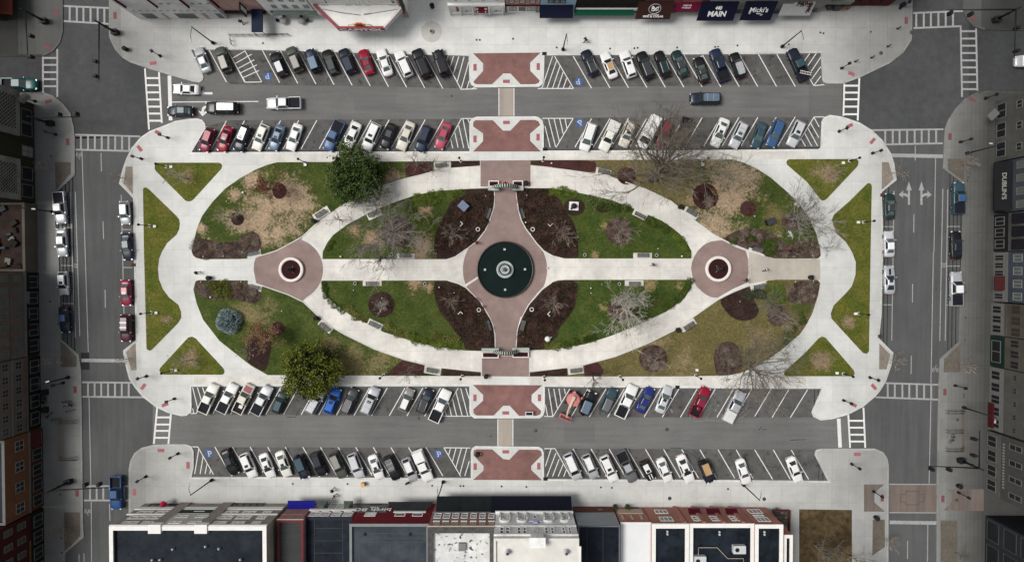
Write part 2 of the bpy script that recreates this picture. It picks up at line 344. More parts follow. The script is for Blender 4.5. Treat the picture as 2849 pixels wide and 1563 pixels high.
marks('parking_lines','s',fan(lines_s('23',[(868,108,705,388)])[0],lines_s('23',[(2318,95,2153,375)])[0],9)+lines_s('24',[(30,92,-130,365),(205,92,45,365),(387,88,220,365)]))
marks('parking_lines','s',fan(lines_s('41',[(2235,95,2093,355)])[0],lines_s('42',[(1857,102,1700,378)])[0],13))
marks('parking_lines','s',fan(lines_s('43',[(832,110,668,385)])[0],lines_s('43',[(2443,110,2280,390)])[0],10)+lines_s('44',[(155,110,0,370),(325,115,165,382),(505,115,340,382)]))
marks('parking_lines','s',fan(lines_s('41',[(2112,680,2265,950)])[0],lines_s('42',[(1715,685,1880,965)])[0],13))
marks('parking_lines','s',fan(lines_s('43',[(685,698,848,975)])[0],lines_s('43',[(2290,708,2455,990)])[0],10)+lines_s('44',[(0,690,170,970),(178,690,340,972),(350,692,515,972)]))
HATCH=[('11',[(2235,495,2405,810),(2405,810,2570,808),(2285,575,2405,505),(2310,628,2473,535),(2340,675,2500,590),(2365,718,2525,640),(2390,765,2545,695),(2405,498,2573,808)]),('12',[(1885,555,2058,880),(2058,880,2215,875),(1930,555,1915,610),(1985,555,1950,665),(2037,557,1980,740),(2088,560,2020,810),(2135,610,2062,870),(2138,800,2115,872),(2195,862,2165,875)]),('13',[(485,555,380,870),(505,555,690,870),(340,872,690,872),(525,600,430,870),(560,650,485,868),(590,710,537,868),(625,770,590,868),(660,845,648,868)]),('14',[(520,745,565,822),(565,822,665,812),(530,508,475,585),(592,508,508,630),(632,548,540,685),(632,640,540,765),(632,730,570,815)]),('22',[(2060,110,1908,393),(2060,108,2160,105),(2078,115,2135,400),(2125,115,2140,150),(2035,175,2085,395),(1997,245,2030,393),(1957,310,1977,397)]),('23',[(688,105,520,390),(385,105,688,105),(445,110,515,385),(500,110,552,330),(555,108,590,260),(608,108,625,200),(410,180,462,390)]),('24',[(568,88,400,362),(568,88,660,88),(568,95,617,185),(535,150,613,287),(508,195,600,365),(475,240,545,368),(445,300,485,368)]),('41',[(2060,100,1930,350),(1870,352,1930,352),(1893,95,1945,305),(1940,95,1985,240),(1990,95,2015,170),(1893,300,1905,348)]),('42',[(2030,102,1875,378),(1875,378,2150,378),(2055,105,2125,375),(2010,145,2070,375),(1972,200,2015,375),(1940,265,1965,375),(1905,330,1915,375),(2105,105,2140,210)]),('43',[(655,110,490,382),(405,380,490,382),(445,108,487,375),(497,108,532,300),(548,108,570,240),(600,108,612,160),(415,265,437,378)]),('41',[(1945,680,2098,950),(1875,678,1945,680),(1955,695,1913,945),(1997,770,1967,945),(2035,845,2015,945),(2070,905,2062,945)]),('42',[(1890,688,2055,968),(1890,688,2150,690),(1955,695,1935,765),(2008,695,1975,820),(2062,695,2005,890),(2115,695,2045,955),(2140,820,2095,965)]),('43',[(510,698,665,975),(405,697,510,697),(470,700,415,870),(518,740,430,970),(550,800,485,970),(590,850,540,970),(620,905,595,970)])]
for t,ls in HATCH:marks('hatched_zone',t,ls,.14)
def crosswalk(t,r1,r2,rungs,vert,stop=None,m=None):
 """two long rails and rungs between them; rungs at image x (or y) positions"""
 def at(r,k):
  f=(k-r[1])/(r[3]-r[1])if vert else(k-r[0])/(r[2]-r[0])
  return(r[0]+(r[2]-r[0])*f,r[1]+(r[3]-r[1])*f)
 ls=[(*r1,.30),(*r2,.30)]+[(*at(r1,k),*at(r2,k),.32)for k in rungs]
 marks('crosswalk',t,ls,m=m)
 if stop:marks('stop_line',t,[stop],m=m)
M2=M_PAINT2
crosswalk('11',(620,62,1070,82),(625,210,1070,238),[685,755,820,890,960,1025],False,m=M2)
crosswalk('11',(422,560,422,918),(563,485,563,955),[572,640,712,780,850],True,m=M2)
crosswalk('11',(1425,675,1465,1275),(1562,712,1590,1210),[770,840,910,980,1050,1118,1188],True,(1665,745,1677,1185,.62))
crosswalk('21',(730,265,1375,282),(740,412,1270,425),[795,865,932,1000,1065,1132,1200,1270],False,m=M2)
crosswalk('41',(800,45,1300,50),(808,187,1415,193),[865,930,995,1062,1130,1197,1265],False,(800,-170,1245,-165,.58),m=M2)
crosswalk('41',(1545,290,1512,650),(1680,355,1655,650),[390,460,522,590],True)
crosswalk('41',(825,1065,1260,1065),(825,1205,1260,1205),[885,950,1015,1082,1150,1220],False,m=M2)
crosswalk('14',(1515,128,2000,108),(1520,272,1975,253),[1545,1617,1685,1757,1827,1897],False,m=M2)
crosswalk('14',(1970,250,1983,930),(2117,275,2130,870),[302,372,440,510,580,648,715,787,855],True,m=M2)
crosswalk('14',(857,805,848,1110),(1000,750,985,1155),[822,888,952,1022,1095],True)
crosswalk('24',(1115,215,1805,207),(1240,352,1800,340),[1248,1320,1385,1458,1530,1597,1665,1735],False,(1305,455,1800,465,.62),m=M2)
crosswalk('44',(1250,52,1757,68),(1155,187,1757,210),[1272,1340,1412,1478,1550,1620,1688],False,m=M2)
crosswalk('44',(895,355,912,670),(1040,285,1057,670),[412,478,545,610],True,(803,392,817,668,.62))
marks('stop_line','BR',[(355,890,965,898,.62)],m=M2)
marks('lane_lines','s',[(195,536,209.5,939),(209.5,533.5,222,935),(228,420,245.7,979),(337,542,345,872),(281,426,282.2,477),(286.5,615.5,288,665),(292.4,806,293,855.6)]+lines_s('21',[(1195,1195,1290,1197),(585,1177,700,1177)])+lines_s('31',[(1210,155,1300,157),(1215,530,1310,530),(600,135,710,137),(608,508,720,510)])+[(247.7,1105,252.8,1348.6),(253.7,1394.6,255.8,1700),(304.5,1400,306,1448)]+lines_s('BL',[(1035,1305,1040,1500),(1100,1295,1107,1500)]),m=M2)
marks('lane_lines','s',lines_s('11',[(1690,1005,2540,999)]),.15)
marks('lane_lines','s',[(2603,441,2598.6,700),(2597,700,2590,1066),(2487.6,531,2481,947)]+lines_s('24',[(1800,775,1787,1376),(1847,780,1838,1376),(1523,1018,1521,1195),(1535,360,1535,505),(1230,1137,1330,1137),(1845,1135,1960,1135)])+lines_s('34',[(1787,0,1770,855),(1838,0,1822,850),(1510,308,1508,485),(1498,993,1495,1168),(1228,135,1325,135),(1225,508,1315,508),(1840,138,1970,138),(1830,512,1880,512)])+lines_s('44',[(1685,220,1668,1010)])+lines_s('BR',[(590,1130,588,1370),(855,920,850,1413)]),m=M2)
def shape(name,t,polys,m,z=ZM+.002):
 b=MB()
 for p in polys:b.flat([tuple(G(t,x,y,z)[:2])for x,y in p],z);z+=.0002
 return struct(name,b,m)
shape('road_arrow','11',[[(1948,918),(2005,888),(1995,908),(2088,908),(2088,930),(1995,930),(2005,946)]],M_PAINT)
shape('road_arrow','11',[[(1990,1145),(1948,1090),(1978,1100),(1988,1060),(2010,1042),(2032,1038),(2032,1060),(2016,1068),(2006,1084),(2004,1104),(2042,1100)]],M_PAINT)
for s,cx in((-1,1475),(1,1595)):
 f=lambda*p:[(cx+s*x,y)for x,y in p]
 shape('road_arrow','24',[f((-10,928),(-10,788),(-28,792),(0,705),(28,792),(10,788),(10,928)),f((8,858),(36,842),(58,840),(52,865),(98,832),(52,788),(58,815),(30,818),(8,832))],M2)
for t,cx,cy,sg in(('31',740,150,1),('34',1810,120,-1)):
 marks('lane_chevron',t,[(cx-24,cy+18*sg,cx,cy-6*sg),(cx,cy-6*sg,cx+24,cy+18*sg),(cx-24,cy-6*sg,cx,cy-30*sg),(cx,cy-30*sg,cx+24,cy-6*sg)],.12,M2)
def bike(t,cx,cy,r,up=1):
 b=MB();z=ZM+.002;k=TL[t][2]*16.24
 def pt(x,y):return G(t,cx+x*r,cy+up*y*r,z)
 def ln(a,c,w=.11):b.stroke(pt(*a),pt(*c),w,z)
 for sx in(-1,1):
  c=[(sx+.55*math.cos(i*PI/6)*.9,1.1*math.sin(i*PI/6)*.95)for i in range(13)]
  for i in range(12):ln(c[i],c[i+1])
 ln((-.9,0),(-.2,1.0));ln((-.2,1.0),(.6,1.0));ln((.6,1.0),(.95,0));ln((-.2,1.0),(.15,.1));ln((.15,.1),(.6,1.0));ln((-.15,1.5),(.3,1.9));ln((.3,2.2),(.6,2.6))
 struct('bike_symbol',b,M2)
bike('21',775,462,17);bike('BL',1147,745,23);bike('34',1727,1130,18,-1)
def wheelchair(t,cx,cy,rot):
 c=G(t,cx,cy,.012);R=Matrix.Rotation(math.radians(rot),2)
 bl=MB();s=.62;q=[R@Vector(v)+Vector(c[:2])for v in((-s,-s),(s,-s),(s,s),(-s,s))];bl.flat([tuple(v)for v in q],.012)
 struct('accessible_bay_panel',bl,M_BLUE)
 b=MB();pt=lambda x,y:tuple(R@Vector((x*.66,y*.66))+Vector(c[:2]))
 def ln(p):[b.stroke(pt(*p[i]),pt(*p[i+1]),.11,.0145)for i in range(len(p)-1)]
 ln([(-.12+.38*math.cos(a),-.2+.38*math.sin(a))for a in[2.2+i*.42 for i in range(11)]])
 ln([(-.12,.45),(-.08,.0),(.25,-.02),(.42,-.5),(.55,-.46)]);ln([(-.1,.22),(.22,.2)])
 x,y=pt(-.12,.66);b.disc((x,y,.0147),.1,10);struct('accessible_symbol',b,M_PAINT)
for a in(('12',160,755,-15),('13',742,808,-15),('13',752,1208,200),('41',2055,742,165),('42',1835,748,165)):wheelchair(*a)
# ------ brick crossings, ramps, gravel beds
sheet('crossing_strip','s',[(1389,246),(1429,246),(1429,323),(1389,323)],.006,M_TAN)
sheet('crossing_strip','s',[(1386,1165),(1426,1165),(1426,1240),(1386,1240)],.006,M_TAN)
marks('crossing_edge','s',[(1388,246,1388,323),(1430,246,1430,323)],.14);marks('crossing_edge','s',[(1385,1165,1385,1240),(1427,1165,1427,1240)],.14)
BZ=KZ+.008
for pts in([(1316,149),(1344,177),(1344,198),(1317,228),(1320,233),(1326,235),(1369,235),(1400,205),(1420,205),(1448,235),(1488,235),(1498,232),(1502,225),(1475,197),(1475,175),(1504,147)],[(1316,422),(1344,393),(1344,372),(1316,352),(1317,340),(1323,335),(1371,335),(1400,364),(1420,364),(1448,334),(1488,334),(1498,338),(1503,348),(1475,372),(1475,392),(1505,422)],[(1316,1070),(1344,1098),(1344,1114),(1317,1138),(1318,1150),(1326,1155),(1374,1155),(1400,1128),(1418,1128),(1444,1156),(1493,1156),(1503,1152),(1506,1143),(1479,1117),(1479,1098),(1509,1071)],[(1316,1334),(1345,1308),(1345,1295),(1317,1265),(1319,1252),(1327,1249),(1369,1249),(1400,1276),(1417,1278),(1444,1250),(1496,1250),(1505,1254),(1508,1265),(1478,1295),(1478,1306),(1508,1335)]):
 sheet('brick_paving','s',pts,BZ,M_BRICK_R)
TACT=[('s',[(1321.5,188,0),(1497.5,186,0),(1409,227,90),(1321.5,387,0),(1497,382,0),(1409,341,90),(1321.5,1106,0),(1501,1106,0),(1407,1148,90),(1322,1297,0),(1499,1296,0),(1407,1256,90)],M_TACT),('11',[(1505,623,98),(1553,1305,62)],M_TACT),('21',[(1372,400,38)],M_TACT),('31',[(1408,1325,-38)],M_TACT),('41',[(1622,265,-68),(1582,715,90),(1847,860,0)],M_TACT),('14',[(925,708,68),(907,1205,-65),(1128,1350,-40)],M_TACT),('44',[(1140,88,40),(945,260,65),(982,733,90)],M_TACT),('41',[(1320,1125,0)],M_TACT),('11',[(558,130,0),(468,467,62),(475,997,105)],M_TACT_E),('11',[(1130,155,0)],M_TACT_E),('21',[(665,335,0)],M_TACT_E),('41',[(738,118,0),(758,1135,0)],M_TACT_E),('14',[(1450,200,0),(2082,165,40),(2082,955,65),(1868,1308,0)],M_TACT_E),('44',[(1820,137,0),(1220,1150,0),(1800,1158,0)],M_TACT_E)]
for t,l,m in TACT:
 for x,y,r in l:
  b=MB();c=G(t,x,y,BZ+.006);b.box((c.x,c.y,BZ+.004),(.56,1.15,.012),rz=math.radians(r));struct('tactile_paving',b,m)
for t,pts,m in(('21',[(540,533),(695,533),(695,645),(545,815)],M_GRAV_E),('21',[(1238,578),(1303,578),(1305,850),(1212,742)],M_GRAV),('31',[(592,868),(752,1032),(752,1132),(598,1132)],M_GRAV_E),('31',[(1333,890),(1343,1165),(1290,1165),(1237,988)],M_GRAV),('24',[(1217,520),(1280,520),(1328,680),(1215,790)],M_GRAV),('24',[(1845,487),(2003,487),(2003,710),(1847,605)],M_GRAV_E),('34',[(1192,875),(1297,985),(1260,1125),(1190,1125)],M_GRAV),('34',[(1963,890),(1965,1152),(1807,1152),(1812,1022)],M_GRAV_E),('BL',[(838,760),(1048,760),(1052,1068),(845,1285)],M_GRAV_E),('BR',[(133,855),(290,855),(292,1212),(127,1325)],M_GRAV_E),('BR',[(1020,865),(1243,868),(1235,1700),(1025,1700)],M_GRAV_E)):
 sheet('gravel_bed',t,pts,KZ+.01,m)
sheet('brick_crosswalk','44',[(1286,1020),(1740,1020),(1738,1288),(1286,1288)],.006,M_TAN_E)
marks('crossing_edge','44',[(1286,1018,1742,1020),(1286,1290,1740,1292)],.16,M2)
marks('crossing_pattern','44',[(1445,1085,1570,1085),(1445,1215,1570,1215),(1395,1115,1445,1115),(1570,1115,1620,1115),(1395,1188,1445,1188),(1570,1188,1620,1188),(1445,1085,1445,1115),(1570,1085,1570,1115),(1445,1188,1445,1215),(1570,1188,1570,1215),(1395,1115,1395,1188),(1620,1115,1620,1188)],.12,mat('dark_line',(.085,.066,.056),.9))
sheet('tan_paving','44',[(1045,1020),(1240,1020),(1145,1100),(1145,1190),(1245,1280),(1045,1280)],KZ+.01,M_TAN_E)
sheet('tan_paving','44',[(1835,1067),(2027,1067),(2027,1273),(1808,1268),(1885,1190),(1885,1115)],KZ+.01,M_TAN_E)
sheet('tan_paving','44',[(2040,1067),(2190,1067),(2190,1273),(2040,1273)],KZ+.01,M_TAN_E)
slab('dry_lot','s',[(2224,1416),(2370,1418),(2371,1900),(2224,1900)],.0,KZ+.05,M_DRY)
# ------ the park: lawns, beds, brick plazas
LZ=.17
GR=(.050,.064,.014);GD=(.028,.043,.009);TANG=(.27,.20,.135)
def lawn(pts,m,smooth=0):return slab('lawn','s',pts,.05,LZ,m,smooth)
WEDGE=lawn_mat('wedge_grass',(.052,.068,.010),(.092,.088,.018),(.18,.13,.085),[(*Q('21',1848,690),1.6),(*Q('31',1890,1045),1.6),(*Q('24',690,640),2.1),(*Q('34',632,1043),2.2),(*Q('31',1640,660),1.3),(*Q('34',905,680),1.3)],-.12)
def tl(t,*p):return S(t,*p)
lawn(tl('21',(1545,540),(2150,540),(2175,550),(2181,575),(2172,602),(1900,900),(1878,916),(1850,921),(1822,912),(1530,620),(1519,595),(1522,560)),WEDGE)
lawn(tl('21',(1405,800),(1415,786),(1432,783),(1455,795),(1735,1065),(1758,1095),(1766,1130),(1760,1190),(1735,1245),(1640,1330),(1590,1413))+tl('31',(1562,70),(1550,170),(1560,270),(1600,370),(1660,450),(1750,520),(1778,590),(1780,650),(1750,700),(1490,965),(1465,972),(1440,955),(1415,0)),WEDGE)
lawn(tl('31',(1850,842),(1885,834),(1920,850),(2190,1140),(2205,1170),(2200,1198),(2180,1208),(1610,1207),(1578,1192),(1566,1165),(1575,1140)),WEDGE)
lawn(tl('24',(330,493),(970,490),(990,505),(993,525),(983,560),(690,870),(668,885),(645,887),(622,870),(500,710),(310,545),(303,520),(312,502)),WEDGE)
lawn(tl('24',(1120,750),(1110,725),(1080,722),(900,900),(760,1020),(738,1070),(775,1195),(870,1280),(930,1376))+tl('34',(968,100),(965,220),(930,330),(870,400),(755,515),(728,590),(735,640),(1000,930),(1040,970),(1075,975),(1093,950),(1108,0)),WEDGE)
lawn(tl('34',(610,830),(645,810),(680,825),(945,1130),(957,1165),(940,1190),(300,1190),(280,1170),(285,1145),(490,960)),WEDGE)
z=lambda*p:[Q('a',*q)for q in p]
lawn([(770.6,451.7),(1005,450),(1209,449),(1335,447),(1335,461),(1255,467),(1255,451.5),(1208,452),(1207,477),(1125,498),(1062,518),(1005,541),(960,566),(917,596),(875,627),(841,656),(806,677),(770.6,696),(729,709),(688,718),(668,720.5),(560,721),(545,717),(537,710),(533,699),(537,680),(548,635),(562,601),(590,563),(626,525),(669,495),(711,472),(743,459)],lawn_mat('grass_nw',GR,GD,TANG,[(*z((1250,600))[0],5.4),(*z((1350,480))[0],3),(*z((1000,800))[0],4.2),(*z((1050,650))[0],3.4),(*z((1020,1020))[0],2.6),(*z((1150,980))[0],2.6),(*z((1480,650))[0],3.2),(*z((680,860))[0],2.4),(*z((850,300))[0],1.6),(*z((620,470))[0],1.2),(*z((170,900))[0],.9),(1100,495,1.6),(1085,515,1.2)]))
lawn([(1476,446),(1760,445),(2040,444),(2070,453),(2100,466),(2144,494),(2187,531),(2222,565),(2251,605),(2272,652),(2283,700),(2283,712),(2276,719),(2190,719.5),(2153.5,719),(2128,712),(2078,695),(2029,675),(2009,665),(1983,651),(1932,613),(1867,560),(1796,526),(1740,507),(1697,492),(1655,484),(1536,467),(1476,461)],lawn_mat('grass_ne',GR,GD,TANG,[(2035,500,5),(2010,570,5.4),(1985,610,4.2),(2050,545,2.8),(1960,640,3)],-.06,[(1700,470,6),(1800,480,7),(1870,520,6),(1640,465,4),(1920,480,4.5),(2150,600,2.5)]))
lawn([(543,785),(546,781),(554,779),(690,780),(731,794),(803,819),(844,839),(880,873),(928,912),(960,931),(983,942),(1040,970),(1125,1000),(1181,1014),(1229,1024),(1337,1035),(1337,1046),(955,1044),(745,1043),(700,1018),(683,1005),(610.6,948),(565,889),(547,844),(538,805)],lawn_mat('grass_sw',(.058,.074,.018),GD,(.14,.115,.055),[(700,870,3.2),(680,850,2.4),(980,1010,3.8),(1000,1030,3),(745,840,1.8),(1060,1000,3.2),(920,960,2.6)],-.14))
lawn([(1473.6,1035),(1578,1023),(1626,1014),(1711,991.5),(1796,957.6),(1875.5,919),(1924,885),(1998,833),(2083,795),(2133.6,781),(2160,778),(2274.5,778),(2282,787),(2276,822),(2260,871.5),(2243,904),(2225,930),(2181,967.5),(2140,998),(2100,1021),(2059,1037),(2027,1044),(1900,1046.5),(1473.6,1047)],lawn_mat('grass_se',(.112,.092,.038),(.082,.072,.026),(.17,.135,.075),[(2120,950,3.6),(1830,960,3.2),(1900,1010,3)],-.16,[(2235,850,2.5),(2200,950,2)],(.05,.062,.016)))
IN_G=lawn_mat('grass_inner_w',GR,GD,(.22,.155,.10),[(*Q('22',1700,1330),2.6),(*Q('22',1720,1010),1.8),(*Q('32',1650,30),2.4),(*Q('32',1600,290),1.7),(*Q('32',1740,340),1.2),(*Q('22',1200,1300),2.2),(*Q('22',1000,1200),1.5)],-.16)
IN_G2=lawn_mat('grass_inner_e',GR,(.026,.046,.009),(.20,.15,.07),[(*Q('33',1720,320),1.3),(*Q('33',1000,560),1.2),(*Q('33',1450,330),1.6),(*Q('23',1000,1150),1.2),(*Q('33',900,40),1.2)],-.22)
lawn([(1357,523.6),(1290,526),(1223.6,531),(1164,540.6),(1105,560),(1060,577),(1020,596),(969,622.7),(926.5,654),(909.5,676.5),(898,700),(897,720.5),(1230,721),(1243,721),(1266,714),(1294,695),(1328,671),(1351,639.7),(1366,612),(1373.7,583),(1378,535)],IN_G)
lawn([(1437,523.6),(1530,523.6),(1618,538),(1700,556),(1762,580),(1841.6,614),(1872,635),(1892.5,652),(1910,673),(1923.6,698),(1923.6,719),(1570,719),(1536,710),(1513,698),(1493.4,676.5),(1462,634),(1450,612),(1442.5,583),(1435,535)],IN_G2)
lawn([(895,780.7),(1230,780),(1246,780),(1274.6,788),(1297,799),(1337,839),(1362,881),(1372,905),(1376.5,926),(1378,967.5),(1376,975),(1340,976),(1291.6,974.6),(1209.5,963),(1139,946),(1068,923.6),(1011,895),(975,876),(943.4,854),(906.6,824.5),(895,793)],IN_G)
lawn([(1570,778.4),(1909.5,778),(1923.6,777),(1923.6,799),(1904,830),(1853,867),(1782,901),(1697,935),(1626,957.6),(1527,973),(1442.5,974),(1435,966),(1438,926),(1443,905),(1451,884),(1471,847),(1507.6,804.7),(1536,785),(1553,780)],IN_G2)
def bed(t,pts,m=M_MULCH,sm=2):return slab('mulch_bed',t,pts,LZ-.05,LZ+.045,m,sm)
def circ(t,x,y,rx,ry=None,n=26):
 ry=ry or rx;return[(x+rx*math.cos(2*PI*i/n)*(1+.03*math.sin(3*i)),y+ry*math.sin(2*PI*i/n)*(1+.03*math.cos(2.3*i)))for i in range(n)]
bed('s',[(1289,526),(1272,552),(1252,560),(1249,577),(1229,606),(1212,645),(1206,690),(1207,719),(1225,720),(1243,720),(1266,713),(1294,694),(1328,669),(1350,639),(1364,612),(1372.7,583),(1377,535),(1357,525)],M_MULCH,1)
bed('s',[(1530,525),(1531,540),(1558.5,552),(1570,586),(1592.5,611),(1606,648),(1609.5,700),(1609,718),(1572,718),(1538,709),(1514,696),(1494.6,675.5),(1463,633),(1451,611),(1443.5,583),(1436,535),(1440,525)],M_MULCH,1)
bed('s',[(1208,782),(1206.7,813),(1218,858.5),(1238,884),(1263,921),(1289,949),(1294,973),(1340,974.5),(1376,974),(1377,966),(1375.5,926),(1371,905),(1361,881),(1336,840),(1296,801),(1273,790),(1246,782)],M_MULCH,1)
bed('s',[(1609.5,780),(1605,821.7),(1595,864),(1570,895),(1554,915),(1550,940.6),(1519,955),(1514,972),(1444,973),(1436.5,966),(1439,926),(1444,905),(1452,884),(1472,848),(1509,806),(1537,787),(1556,781)],M_MULCH,1)
bed('a',[(100,1038),(160,1045),(230,1055),(380,1095),(520,1100),(630,1095),(740,1020),(790,975),(850,955),(900,975),(940,1020),(965,1080),(968,1200),(880,1225),(785,1245),(780,1312),(150,1318),(86,1272),(66,1220),(80,1130)],M_MULCH_L,1)
bed('22',[(1518,528),(1788,528),(1788,622),(1650,658),(1530,685),(1505,610)],M_MULCH_R,1);bed('22',[(1962,526),(2242,522),(2242,568),(1962,586)],M_MULCH,0)
bed('23',[(274,518),(905,518),(912,560),(905,645),(600,602),(274,566)],M_MULCH_R,1)
bed('c',circ('c',415,235,178,185),M_MULCH_R);bed('c',circ('c',1015,405,110),M_MULCH_R);bed('c',circ('c',1620,590,130,125),M_MULCH_L)
bed('c',[(665,832),(790,740),(950,690),(1100,680),(1280,718),(1400,775),(1520,890),(1640,900),(1760,860),(1900,850),(2010,880),(2032,1000),(2020,1070),(1995,1098),(1700,1100),(1400,1098),(1255,1062),(1015,930),(985,980),(850,925)],M_MULCH_L,1)
bed('23',circ('23',1215,670,95,85),M_MULCH_R)
bed('a',circ('a',1210,430,92,105),M_MULCH_R);bed('a',circ('a',662,795,86),M_MULCH)
bed('b',[(90,190),(105,112),(150,90),(400,88),(748,104),(745,155),(905,215),(915,320),(860,360),(800,372),(720,345),(570,318),(320,330),(200,300),(120,260)],M_MULCH_L,1)
bed('b',circ('b',1115,680,82),M_MULCH_R);bed('b',[(830,735),(780,765),(745,850),(735,960),(730,1080),(840,1150),(948,1212),(985,1150),(1005,1080),(1035,900),(1030,800),(960,745)],M_MULCH,1)
bed('32',[(1482,1068),(1692,1115),(1693,1212),(1320,1212),(1400,1130)],M_MULCH_R,0);bed('32',[(1874,1152),(2252,1192),(2252,1217),(1874,1217)],M_MULCH,0)
bed('33',[(264,1188),(626,1146),(626,1222),(264,1222)],M_MULCH,0);bed('33',[(799,1118),(925,1085),(960,1120),(985,1180),(960,1222),(799,1222)],M_MULCH_R,0)
bed('33',circ('33',1475,1050,140,135),M_MULCH_L);bed('d',[(402,1010),(415,930),(460,850),(530,803),(610,795),(690,830),(745,910),(775,1030),(762,1195),(600,1240),(440,1245),(420,1130)],M_MULCH_L,1)
bed('d',circ('d',1240,460,132,140),M_MULCH_L);bed('d',[(470,265),(590,445),(700,515),(820,535),(950,490),(1010,400),(940,270),(880,130),(862,78),(700,142),(560,210)],M_MULCH,1)
bed('d',[(1455,6),(1770,6),(1792,30),(1788,120),(1725,305),(1560,300),(1385,285),(1365,190),(1450,120)],M_MULCH_L,1)
bed('32',circ('32',1275,520,128));bed('33',circ('33',1170,565,140,128),M_MULCH_L);bed('23',circ('23',1135,1215,126,132),M_MULCH_L)
bed('23',circ('23',700,975,104,84));bed('23',circ('23',985,985,80,46));bed('22',circ('22',1430,1220,150,155),M_MULCH_L)
def arc(cx,cy,r,a0,a1,n):
 return[(cx+r*math.cos(math.radians(a0+(a1-a0)*i/n)),cy+r*math.sin(math.radians(a0+(a1-a0)*i/n)))for i in range(n+1)]
PZ=KZ+.008
sheet('brick_plaza','s',[(1376,520),(1376,545),(1375,574),(1361.5,612),(1350,640),(1327,669),(1305,685)]+arc(1405.3,749.8,117.5,212,156,10)+[(1326.7,828),(1350,860),(1363,883),(1372,905),(1377,930),(1378,990),(1436,990),(1437,930),(1442,905),(1452,883),(1471,845),(1495,815)]+arc(1405.3,749.8,117,24,-25,9)+[(1493,678),(1462,636),(1450,612),(1442.5,583),(1437,545),(1436,520)],PZ,M_BRICK)
sheet('brick_plaza','s',[(1337,447),(1476,446),(1476,519),(1337,519)],PZ,M_BRICK);sheet('brick_plaza','s',[(1341,991),(1472,991),(1472,1047),(1341,1046)],PZ,M_BRICK)
sheet('brick_plaza','s',[(705.7,751),(707,731),(711,718),(729,710),(770,697),(806,678),(841.5,659.5)]+arc(812,750,87,-72,62,14)+[(842,837),(785,814),(731,796),(712.7,788)],PZ,M_BRICK)
sheet('brick_plaza','s',[(1922.6,748),(1925,730),(1931.5,714),(1941,698),(1953,686),(1965,677),(1979,671.5),(2009,668),(2048.5,688),(2075,698),(2082,722),(2083,758),(2079,786),(2040,803),(1997,828),(1980,827),(1965,820),(1952,810),(1938,797),(1929,782)],PZ,M_BRICK)
marks('plaza_joint','s',[(1294,795,1331,771)],.35,M_KERB,PZ+.006)
OV=[(898,722),(1240,722),(1267,714),(1293,697),(1289,722),(1288,748),(1290,775),(1295,797),(1272,787),(1246,780),(898,780),(901,751)]
sheet('park_path','s',OV,KZ+.004,M_CONC_W)
sheet('park_path','s',[(1513,697),(1537,711),(1570,719),(1922,719),(1922,778),(1553,779),(1535,785),(1512,798),(1519,775),(1522,748),(1520,722)],KZ+.004,M_CONC_W)
sheet('park_path','s',[(2282,721),(2153,720),(2128,713),(2084,698),(2083,790),(2133,780),(2282,778)],KZ+.004,mat('concrete_worn',(.40,.37,.325),.85,c2=(.33,.30,.26),scale=.5,streak=(.5,.07,1),big=.25,bigscale=.15,detail=7))
sheet('park_path','s',[(1336,461),(1255,467),(1207,477),(1125,498),(1062,518),(1005,541),(960,566),(917,596),(875,627),(841,658),(860,668),(884,692),(898,712),(900,700),(910,676),(926,654),(969,622),(1020,596),(1060,577),(1105,560),(1164,540),(1223,531),(1290,526),(1336,523)],KZ+.004,M_CONC_W)
sheet('park_path','s',[(1477,461),(1536,467),(1655,484),(1697,492),(1740,507),(1796,526),(1867,560),(1932,613),(1983,651),(2009,666),(1979,671),(1953,686),(1931,714),(1924,735),(1924,700),(1910,673),(1892,652),(1872,635),(1841,614),(1762,580),(1700,556),(1618,538),(1530,524),(1477,522)],KZ+.004,M_CONC_W)
sheet('park_path','s',[(1340,977),(1291,975),(1209,963),(1139,946),(1068,924),(1011,895),(975,876),(943,854),(906,825),(895,794),(896,770),(884,805),(860,827),(844,839),(880,873),(928,912),(960,931),(983,942),(1040,970),(1125,1000),(1181,1014),(1229,1024),(1340,1036)],KZ+.004,M_CONC_W)
sheet('park_path','s',[(1473,977),(1527,973),(1626,958),(1697,935),(1782,901),(1853,867),(1904,830),(1924,799),(1925,765),(1938,797),(1965,820),(1997,828),(1924,885),(1875,919),(1796,958),(1711,992),(1626,1014),(1578,1023),(1473,1036)],KZ+.004,M_CONC_W)
sheet('park_path','s',[(700,427),(1305,426),(1305,446),(1005,449),(745,451)],KZ+.004,M_CONC_W);sheet('park_path','s',[(1510,424),(2250,420),(2250,443),(1510,444)],KZ+.004,M_CONC_W)
sheet('park_path','s',[(540,1046),(1340,1048),(1340,1069),(540,1069)],KZ+.004,M_CONC_W);sheet('park_path','s',[(1474,1049),(2250,1049),(2250,1074),(1474,1070)],KZ+.004,M_CONC_W)
def edging(paths):
 for p in paths:
  b=MB();q=[P(x,y,.2)for x,y in p];n=len(q)
  for i in range(n-1):
   d=(q[i+1]-q[i]);b.box(((q[i].x+q[i+1].x)/2,(q[i].y+q[i+1].y)/2,.155+.0004*(i%2)),(d.length+.06,.16,.12),rz=math.atan2(d.y,d.x))
  struct('edging_kerb',b,M_KERB)
